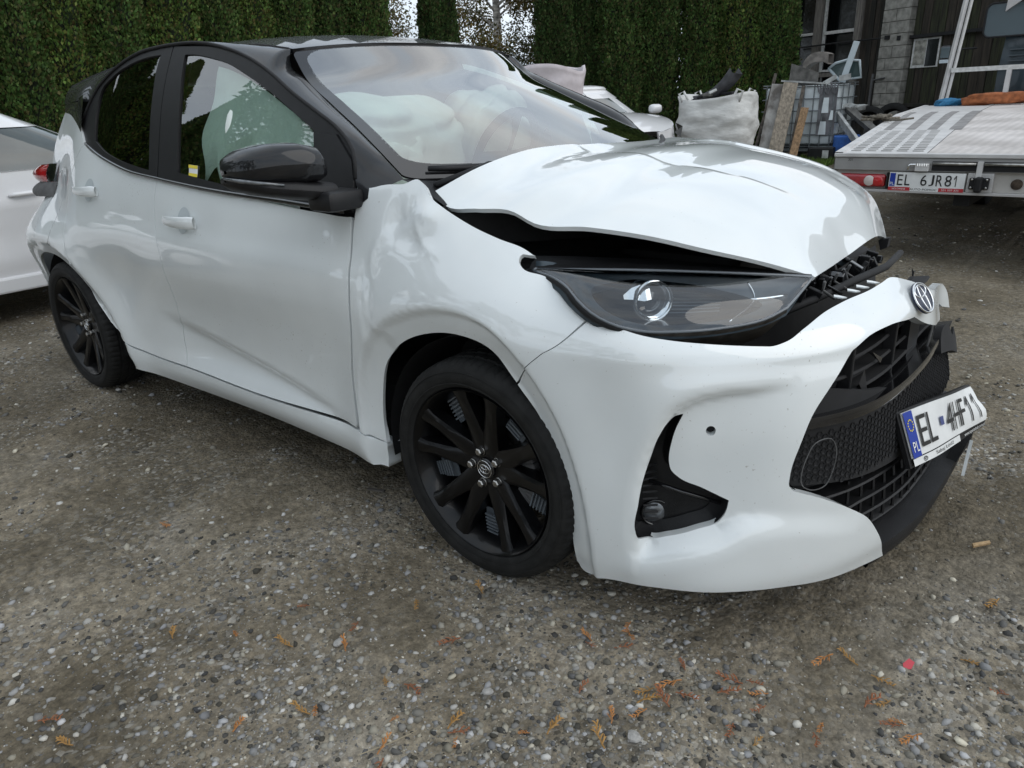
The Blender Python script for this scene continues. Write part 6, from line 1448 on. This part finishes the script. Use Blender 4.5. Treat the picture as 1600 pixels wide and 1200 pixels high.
# ======================= liquid container, planks, bulk bags, scrap =======================
ibc = thing('liquid_container', 'white plastic liquid container in a steel cage on a pallet', 'container', (-3.50, 12.30, .08), math.radians(-2))
TANK = mat('white_tank_plastic', (.74, .80, .82), rough=.5, noise=.2, nscale=3); CAGE = mat('cage_steel', (.20, .22, .23), rough=.5, metal=.4, noise=.3, nscale=30)
obj('tank', MB().box((0, 0, .68), (1.30, .95, 1.0), None, .09), TANK, ibc, smooth=True, angle=40)
obj('pallet', MB().box((0, 0, .10), (1.36, 1.0, .05)).box((-.5, 0, .04), (.12, 1.0, .08)).box((.5, 0, .04), (.12, 1.0, .08)).box((0, 0, .04), (.12, 1.0, .08)), CAGE, ibc)
for z in (.16, .36, .56, .76, .96, 1.16, 1.20):
    b = MB().tube([(-.67, -.50, z), (.67, -.50, z), (.67, .50, z), (-.67, .50, z)], .010, 6, closed=True); obj('cage_ring', b, CAGE, ibc)
for x in np.linspace(-.60, .60, 8): obj('cage_bar', MB().tube([(x, -.508, .14), (x, -.508, 1.20)], .010, 6), CAGE, ibc)
for y in (-.3, 0, .3): obj('cage_bar', MB().tube([(.678, y, .14), (.678, y, 1.20)], .010, 6), CAGE, ibc)
LBL = mat('grey_foil', (.16, .16, .17), rough=.6, noise=.5, nscale=6)
b = MB(); b.grid([[(x, -.515-.01*math.sin(x*40), z) for z in (.35, .6, .9, 1.13)] for x in np.linspace(.36, .665, 12)]); obj('torn_foil', b, LBL, ibc)
b = MB()
for (x0, z0, w, h) in ((.42, .72, .12, .25), (.56, .60, .07, .16), (.40, .36, .13, .22)): b.add([(x0, -.53, z0), (x0+w, -.53, z0), (x0+w*.9, -.53, z0+h), (x0+.02, -.53, z0+h)], [(0, 1, 2, 3)])
o = obj('foil_scrap', b, TANK, ibc); o['kind'] = 'stuff'
b = MB()
for k in range(9): b.box((.32+k*.04, -.53, 1.14-.02*(k % 3)), (.022, .01, .17), Matrix.Rotation(.25*(k % 3-1), 3, 'Y'))
o = obj('foil_fringe', b, LBL, ibc); o['kind'] = 'stuff'
PLK = [mat('dark_plank', (.10, .085, .07), rough=.9, noise=.6, nscale=5, bump=.5, bscale=20, stretch=(5, 5, 1)), mat('pale_plank', (.27, .23, .18), rough=.9, noise=.4, nscale=5, bump=.5, bscale=20, stretch=(6, 6, 1)), mat('brown_plank', (.26, .165, .09), rough=.9, noise=.4, nscale=5, bump=.5, bscale=20, stretch=(6, 6, 1)), mat('whitewashed_plank', (.33, .32, .30), rough=.9, noise=.6, nscale=3, bump=.5, bscale=20, stretch=(2, 2, 1), col2=(.10, .09, .08), ramp=(.35, .65))]
def plank(p0, p1, w, th, m, label, name='plank'):
    p0, p1 = Vector(p0), Vector(p1); d = (p1-p0); Z = d.normalized(); X = Vector((.93, .30, 0)); X = (X-Z*X.dot(Z)).normalized(); Y = Z.cross(X); M = Matrix((X, Y, Z)).transposed()
    b = MB(); n = 6
    for i in range(1): b.box((0, 0, d.length/2), (w, th, d.length), None, .006)
    b.v = [tuple(M @ (Vector(v)+Vector((.006*math.sin(v[2]*3), 0, 0)))+p0) for v in b.v]; return tag(obj(name, b, m), label, 'plank' if name == 'plank' else 'post', 'planks leaning on the liquid container' if name == 'plank' else None)
plank((-3.74, 10.85, .02), (-3.86, 11.66, 1.30), .21, .04, PLK[3], 'dark flaking plank with a whitewashed foot, leftmost of the leaning planks')
plank((-3.52, 10.78, .02), (-3.62, 11.62, 1.31), .24, .05, PLK[1], 'widest pale weathered plank in the middle of the leaning planks')
plank((-3.31, 10.95, .02), (-3.42, 11.70, 1.25), .06, .05, PLK[0], 'narrow dark batten behind the pale plank')
plank((-3.20, 10.75, .02), (-3.30, 11.50, .90), .13, .03, PLK[2], 'short reddish brown board, rightmost of the leaning planks')
plank((-3.98, 11.0, .02), (-3.95, 11.75, 1.48), .05, .05, PLK[0], 'thin rusty upright post left of the leaning planks', 'post')
# scrap on top of the container
SCR = mat('scrap_grey', (.14, .135, .125), rough=.6, noise=.5, nscale=10); SCL = mat('scrap_pale', (.46, .47, .46), rough=.5, noise=.3, nscale=10)
def bent(name, pts, w, th, m, label, cat, grp='scrap car parts piled on the liquid container'):
    pts = [Vector(p) for p in pts]; P = []
    for p in pts: P.append([p+Vector((0, -w[0]/2, -w[1]/2)), p+Vector((0, -w[0]/2, w[1]/2)), p+Vector((0, w[0]/2, w[1]/2)), p+Vector((0, w[0]/2, -w[1]/2)), p+Vector((0, -w[0]/2, -w[1]/2))])
    return tag(obj(name, MB().grid([[tuple(q) for q in r] for r in P]), m), label, cat, grp)
b = MB().prism([(0, 0), (.50, 0), (.50, .16), (.02, .33)], .03, (-3.72, 11.80, 1.30), (1, 0, 0), (0, 0, 1)); tag(obj('sheet_panel', b, SCR), 'grey triangular sheet standing on the container, left of the curved bumper', 'panel', 'scrap car parts piled on the liquid container')
bent('bumper_shell', [(-3.30+.24*math.cos(t)*1.1, 12.1, 1.50-.22*math.sin(t)) for t in np.linspace(2.6, 6.1-2.6+1.9, 14)], (.30, .16), 0, mat('dirty_bumper', (.22, .20, .18), rough=.6, noise=.4, nscale=12), 'curved dirty grey bumper shell lying on the container', 'bumper')
b = MB().tube([(-3.16, 12.1, 1.52), (-3.05, 12.1, 1.60), (-2.86, 12.1, 1.64), (-2.66, 12.1, 1.62), (-2.60, 12.1, 1.35), (-2.95, 12.1, 1.32), (-3.16, 12.1, 1.52)], .025, 6); dr = obj('scrap_door', b, mat('pale_blue_paint', (.45, .52, .55), rough=.35, coat=.5), None, smooth=True); tag(dr, 'pale blue car door frame with glass standing on the container', 'door', 'scrap car parts piled on the liquid container')
b = MB().add([(-3.14, 12.11, 1.51), (-3.04, 12.11, 1.58), (-2.86, 12.11, 1.62), (-2.68, 12.11, 1.60), (-2.62, 12.11, 1.36), (-2.95, 12.11, 1.33)], [(0, 1, 2, 3, 4, 5)]); obj('door_glass', b, mat('scrap_glass', (.05, .08, .08), rough=.1, coat=1), dr)
plank((-2.86, 11.95, 1.28), (-2.72, 12.0, 1.92), .10, .03, MATS['pale_blue_paint'], 'pale blue upright car trim strip on the container', 'trim_strip')['category'] = 'trim'
b = MB().box((-2.78, 11.8, 1.36), (.18, .04, .09), Matrix.Rotation(-.15, 3, 'Y')); b.box((-3.02, 11.8, 1.33), (.22, .04, .07), Matrix.Rotation(-.5, 3, 'Y')); tag(obj('bracket_scrap', b, SCL), 'white perforated bracket on the right edge of the container', 'bracket', 'scrap car parts piled on the liquid container')
b = MB().box((-3.42, 11.75, 1.315), (.85, .05, .025), Matrix.Rotation(.10, 3, 'Y')); tag(obj('metal_strip', b, SCL), 'thin pale slat lying along the front top edge of the container', 'slat')

def bulk_bag(name, loc, w, h, label, seed, m, rz=0, peak=0):
    t = thing(name, label, 'bulk bag', loc, rz, 'bulk bags of scrap'); R_ = np.random.RandomState(seed); P = []; n = 64
    for j, v in enumerate(np.linspace(0, 1, 26)):
        row = []
        for i in range(n+1):
            a = 2*math.pi*i/n; sq = .80; pw = lambda q: math.copysign(abs(q)**sq, q)
            r = w*1.06/2*(.80+.20*math.sin(min(1, v*1.25)*math.pi*.55)+.03*math.sin(v*9+seed)); f = 1+.014*math.sin(a*5+v*5+seed)+.010*math.sin(a*9-v*9)+.022*math.sin(a*2+v*21+math.sin(a*3))+.014*math.sin(a*3-v*39+math.sin(a*5))+.006*math.sin(a*17+v*31)
            x = r*pw(math.cos(a))*f+.05*(1-v)*math.sin(seed); y = r*pw(math.sin(a))*f; z = h*v*(1-.015*math.sin(a*2+1))+(.05*math.sin(a*2+seed)*v**4)+peak*max(0, math.cos(a-.2))**8*v**8
            row.append((x, y, z))
        P.append(row)
    top = [(p[0]*.93, p[1]*.93, p[2]-.01) for p in P[-1]]; low = [(p[0]*.86, p[1]*.86, p[2]-.16) for p in P[-1]]
    obj('sack', MB().grid(P+[top, low]), m, t, smooth=True); return t, low
BAGW = mat('white_sack_cloth', (.60, .60, .58), rough=.75, noise=.18, nscale=5, bump=1.0, bscale=10, stretch=(1, 1, 2.5))
bg_, low = bulk_bag('bulk_bag', (-3.68, 8.72, 0), 1.06, 1.17, 'full white bulk bag with black plastic scrap sticking out, in front of the cypresses', 2, BAGW, .2)
obj('sack_fill', MB().add(low[:-1]+[(0, 0, 1.06)], [(i, (i+1) % (len(low)-1), len(low)-1) for i in range(len(low)-1)]), DARK, bg_)
for sx in (-1, 1):
    for sy in (-1, 1): b = MB().tube([(sx*.40, sy*.42, 1.08), (sx*.45, sy*.46, 1.22), (sx*.38, sy*.47, 1.25), (sx*.30, sy*.44, 1.10)], .018, 5); obj('lifting_loop', b, BAGW, bg_, smooth=True)
def loc2w(t, p): 
    a = t.rotation_euler.z; return (t.location.x+p[0]*math.cos(a)-p[1]*math.sin(a), t.location.y+p[0]*math.sin(a)+p[1]*math.cos(a), t.location.z+p[2])
b = MB(); P = []
for t in np.linspace(0, 1, 12): x = -.28+.52*t; z = 1.13+.06*t+.30*t**2.6; P.append([loc2w(bg_, (x-.04, -.20, z+.05)), loc2w(bg_, (x, -.24, z-.02)), loc2w(bg_, (x+.09*t+.05, -.18, z-.05)), loc2w(bg_, (x+.06, -.12, z+.04))])
tag(obj('trim_scrap', MB().grid(P), mat('scrap_dark_grey', (.055, .055, .06), rough=.5, noise=.4, nscale=10), None, smooth=True), 'curved dark grey trim piece sticking up out of the white bulk bag', 'trim')
for k in range(7):
    rr_ = random.Random(60+k); x, y = rr_.uniform(-.3, .25), rr_.uniform(-.3, .1); b = MB().box(loc2w(bg_, (x, y, 1.12+rr_.uniform(0, .08))), (rr_.uniform(.2, .4), .12, .04), Matrix.Rotation(rr_.uniform(-.6, .6), 3, 'Y') @ Matrix.Rotation(rr_.uniform(0, 3), 3, 'Z'), .01)
    tag(obj('plastic_scrap', b, [PLAST, SCR, DARK, SCL][k % 4]), 'piece of broken car plastic lying in the mouth of the white bulk bag', 'scrap', 'scrap in the bulk bag')
pt = thing('pallet_stack', 'stack of wooden pallets under the pinkish bulk bag, behind the crashed car', 'pallets', (-4.03, 4.92, 0), .4)
for k in range(4): obj('pallet', MB().box((0, 0, .08+k*.14), (1.1, .9, .03)).box((-.45, 0, .03+k*.14), (.1, .9, .08)).box((.45, 0, .03+k*.14), (.1, .9, .08)), GWOOD, pt)
bulk_bag('bulk_bag', (-4.0, 4.92, .56), .78, .96, 'pinkish white bulk bag with a peaked corner, seen above the far edge of the windscreen', 5, mat('pinkish_sack_cloth', (.58, .53, .55), rough=.8, noise=.15, nscale=5, bump=.4, bscale=12), .5, .10)
# tyres, bumpers and boxes between the container and the truck
def tyre(loc, rx, rz, label):
    b = MB().lathe([(-.09, .20), (-.105, .25), (-.09, .305), (-.06, .315), (.06, .315), (.09, .305), (.105, .25), (.09, .20), (.07, .22), (-.07, .22), (-.09, .20)], 40); o = obj('old_tyre', b, RUB, None, smooth=True, angle=40); o.location = loc; o.rotation_euler = (rx, 0, rz); return tag(o, label, 'tyre', 'old tyres dumped by the shed')
tyre((-2.62, 12.95, .55), -.35, .2, 'old bare tyre leaning at the left of the tyre heap by the shed'); tyre((-2.30, 13.35, .58), -.25, -.1, 'old bare tyre at the right of the heap, against the block pillar'); tyre((-2.55, 13.2, .16), 1.57, 0, 'old tyre lying flat under the leaning tyres'); tyre((-2.2, 13.6, .16), 1.4, .3, 'old tyre lying flat beside the block pillar')
plank((-2.86, 11.9, .75), (-2.25, 11.3, .25), .05, .16, MATS['scrap_pale'], 'long white edged scrap strip sloping down beside the container', 'scrap_strip')['category'] = 'strip'
plank((-2.80, 12.2, .86), (-2.15, 11.9, .42), .11, .10, SCR, 'grey exhaust-like scrap tube sloping in front of the tyres', 'scrap_tube')['category'] = 'tube'
tag(lump('scrap_wad', (-2.80, 12.25, .84), (.20, .12, .08), 12, SCL, .7, .3), 'white torn plastic wad on the scrap beside the container', 'scrap')
b = MB().box((-2.62, 11.75, .28), (.42, .35, .30), Matrix.Rotation(.3, 3, 'Z'), .02); tag(obj('blue_crate', b, mat('blue_plastic', (.02, .10, .36), rough=.5, noise=.4, nscale=10)), 'blue plastic crate lying low between the container and the truck', 'crate')
b = MB().box((-2.90, 11.35, .14), (.42, .2, .24), Matrix.Rotation(.1, 3, 'Z'), .02); bx = tag(obj('black_box', b, PLAST), 'black plastic box on the ground at the right foot of the container', 'box'); obj('box_label', MB().box((-2.80, 11.243, .15), (.10, .004, .13), Matrix.Rotation(.1, 3, 'Z')), SCL, bx)
# grass tuft below the container
R_ = np.random.RandomState(4); n = 2600; c = np.stack([R_.uniform(-3.75, -2.6, n), R_.uniform(10.6, 11.7, n), np.zeros(n)], 1); h_ = R_.uniform(.04, .15, n)[:, None]; dr_ = R_.randn(n, 3)*.35; dr_[:, 2] = 1; s_ = R_.randn(n, 3)*.006; s_[:, 2] = 0
me = fast_mesh('grass', np.stack([c-s_, c+s_, c+dr_*h_], 1).reshape(-1, 3), np.arange(3*n).reshape(n, 3), np.repeat(np.array([(.10, .16, .03)])*R_.uniform(.6, 1.3, n)[:, None], 3, 0)); me.materials.append(LEAF); o = bpy.data.objects.new('grass', me); COL.objects.link(o); tag(o, 'patch of short green grass at the foot of the liquid container', 'grass'); o['kind'] = 'stuff'
b = MB().tube([(-3.0, 10.35, .02), (-2.5, 10.1, .02), (-2.1, 10.15, .02), (-1.8, 9.9, .02)], .02, 6); tag(obj('ground_hose', b, DARK, None, smooth=True), 'dark hose lying on the gravel left of the truck tail', 'hose')

# ======================= other cars =======================
WCAR = mat('white_car_paint', (.74, .74, .75), rough=.3, coat=1, noise=.04, nscale=2)
def ring(t, e=3.0): 
    c, s = np.cos(t), np.sin(t); return np.sign(c)*np.abs(c)**(2/e), np.sign(s)*np.abs(s)**(2/e)
def generic_car(name, label, loc, rz, gl):
    t = thing(name, label, 'car', loc, rz)
    L2, W2 = 2.02, .86
    for sy in (1, -1):
        def fn(s, v, sy=sy):
            x = np.asarray(s, float); v = np.asarray(v, float); q = np.clip(np.abs(x)/L2, 0, 1); y = W2*(1-q**5.5)**.5*(1-.05*q**2); zt = np.where(x > 1.0, .95-.20*((x-1.0)/1.02)**1.5, .95); zt = np.where(x < -1.5, .95-.05*((-x-1.5)/.5), zt)
            z = .24+(zt-.24)*v; ins = .05*np.clip(v-.55, 0, 1)**1.5*2.2+.04*np.clip(.22-v, 0, 1)*3-.010*np.exp(-((v-.72)/.05)**2)+.012*np.exp(-((v-.45)/.15)**2)
            return np.stack([x, -(y-ins), z], -1)
        ar = []
        for cx in (-1.28, 1.26): ar.append([(cx+.34*math.cos(a), .0+.50*math.sin(a)) for a in np.linspace(math.pi, 0, 14)])
        poly = [(-2.0, .02, 1), (ar[0][0][0], 0, 1)]+ar[0][1:-1]+[(ar[0][-1][0], 0, 1), (ar[1][0][0], 0, 1)]+ar[1][1:-1]+[(ar[1][-1][0], 0, 1), (2.0, .02, 1), (2.0, 1, 1), (-2.0, 1, 1)]
        panel('body_side', fn, poly, WCAR, t, res=.05, rim=.03, gap=0, sy=sy)
        for sx_ in (-.98, .0, 1.02):
            b = MB(); P = [fn(np.array(sx_+(.20*(1-v) if sx_ < -.5 else -.05*v)), np.array(v)) for v in np.linspace(.12, 1, 14)]; b.tube([(p[0], (p[1]-.000)*sy, p[2]) for p in P], .003, 4); obj('door_gap', b, DARK, t)
        for xh in (-.66, .20):
            p = fn(np.array(xh), np.array(.80)); b = MB().tube([(p[0]-.10, (p[1]-.010)*sy, p[2]), (p[0]-.03, (p[1]-.028)*sy, p[2]+.004), (p[0]+.06, (p[1]-.028)*sy, p[2]+.002), (p[0]+.10, (p[1]-.010)*sy, p[2]-.004)], [.010, .015, .016, .009], 8); obj('door_handle', b, WCAR, t, smooth=True)
        b = MB().box((-.02, -.845*sy, .26), (1.85, .04, .10), None, .015); obj('side_skirt', b, WCAR, t)
        b = MB().box((.78, -.96*sy, 1.03), (.14, .20, .13), None, .05); obj('door_mirror', b, WCAR, t, smooth=True, angle=50)
        for cx in (-1.28, 1.26):
            b = MB().lathe([(-.10, .20), (-.11, .26), (-.10, .305), (.10, .305), (.11, .26), (.10, .20)], 40, c=(cx, -.74*sy, .305)); w_ = obj('wheel', b, RUB, t, smooth=True, angle=40); obj('rim', MB().lathe([(-.06*sy, .20), (-.09*sy, .12), (-.07*sy, 0)], 24, c=(cx, -.74*sy, .305)), ALU, w_, smooth=True)
            b = MB().lathe([(.0, .37), (.0, 0)], 24, c=(cx, -.60*sy, .30)); obj('wheel_housing', b, DARK, t)
        b = MB(); b.add([(1.88, -.50*sy, .74), (1.70, -.78*sy, .80), (1.45, -.845*sy, .84), (1.62, -.83*sy, .72), (1.90, -.60*sy, .66)], [(0, 1, 2, 3, 4)]); obj('headlamp', b, GLOSSB, t)
    # bonnet, boot and cabin floor line as one crowned cover
    P = []
    for x in np.linspace(-1.98, 1.98, 30):
        q = abs(x)/2.02; w = .86*(1-q**5.5)**.5*(1-.05*q**2)-.028; zt = .95-.20*((x-1.0)/1.02)**1.5 if x > 1 else (.95-.05*((-x-1.5)/.5) if x < -1.5 else .95); P.append([(x, w*u, zt+.07*(1-u*u)*(1-q**8)*(1 if x > .9 else .3)) for u in np.linspace(-1, 1, 13)])
    obj('bonnet', MB().grid(P), WCAR, t, smooth=True)
    # glasshouse
    xb0, xb1, xt0, xt1 = gl; tt = np.linspace(0, 2*math.pi, 97)[:-1]; rc, rs = ring(tt, 4.2); rows = []
    for k, v in enumerate(np.linspace(0, 1, 7)):
        x0 = xb0+(xt0-xb0)*v**1.2; x1 = xb1+(xt1-xb1)*v**.9; w = .80-.20*v**1.3; z = .95+.38*v**.95; rows.append(np.stack([(x0+x1)/2+(x1-x0)/2*rc, w*rs, np.full(96, z)], 1))
    rows = np.array(rows); G_ = np.transpose(rows, (1, 0, 2)); obj('windows', MB().grid(G_, closeu=True), GLASSD, t, smooth=True)
    top_ = rows[-1]; P = [rows[-3]*np.array([1.0, 1.012, 1]), rows[-2]*np.array([1.0, 1.014, 1]), top_*np.array([1, 1.015, 1])]
    for f, dz in ((1.02, .012), (.97, .045), (.8, .07), (.5, .085), (.0, .09)): c0 = np.array([(xt0+xt1)/2, 0, 0]); P.append((top_-c0)*np.array([f, f, 1])+c0+np.array([0, 0, dz]))
    obj('roof', MB().grid(np.transpose(np.array(P), (1, 0, 2)), closeu=True), WCAR, t, smooth=True)
    for idx in ((4, 8), (88, 92), (22, 24), (72, 74), (38, 44), (52, 58)):
        A_ = rows[:, idx[0]:idx[1]+1]*np.array([1, 1.012, 1]); obj('pillar', MB().grid(np.transpose(A_, (1, 0, 2))), WCAR if idx[0] not in (22, 72) else GLOSSB, t, smooth=True)
    return t
GLASSD = mat('car_window_dark', (.045, .06, .06), rough=.06, coat=1, noise=.4, nscale=3)
generic_car('white_hatchback', 'white hatchback parked behind the crashed car, at the left edge', (-5.10, -1.05, 0), math.radians(-90), (-1.45, .95, -.72, .15))
generic_car('white_car', 'white car under the cypresses, only its roof, mirror and bonnet showing beyond the windscreen', (-5.58, 7.74, 0), math.radians(-26), (-1.70, 1.0, -1.3, .2))
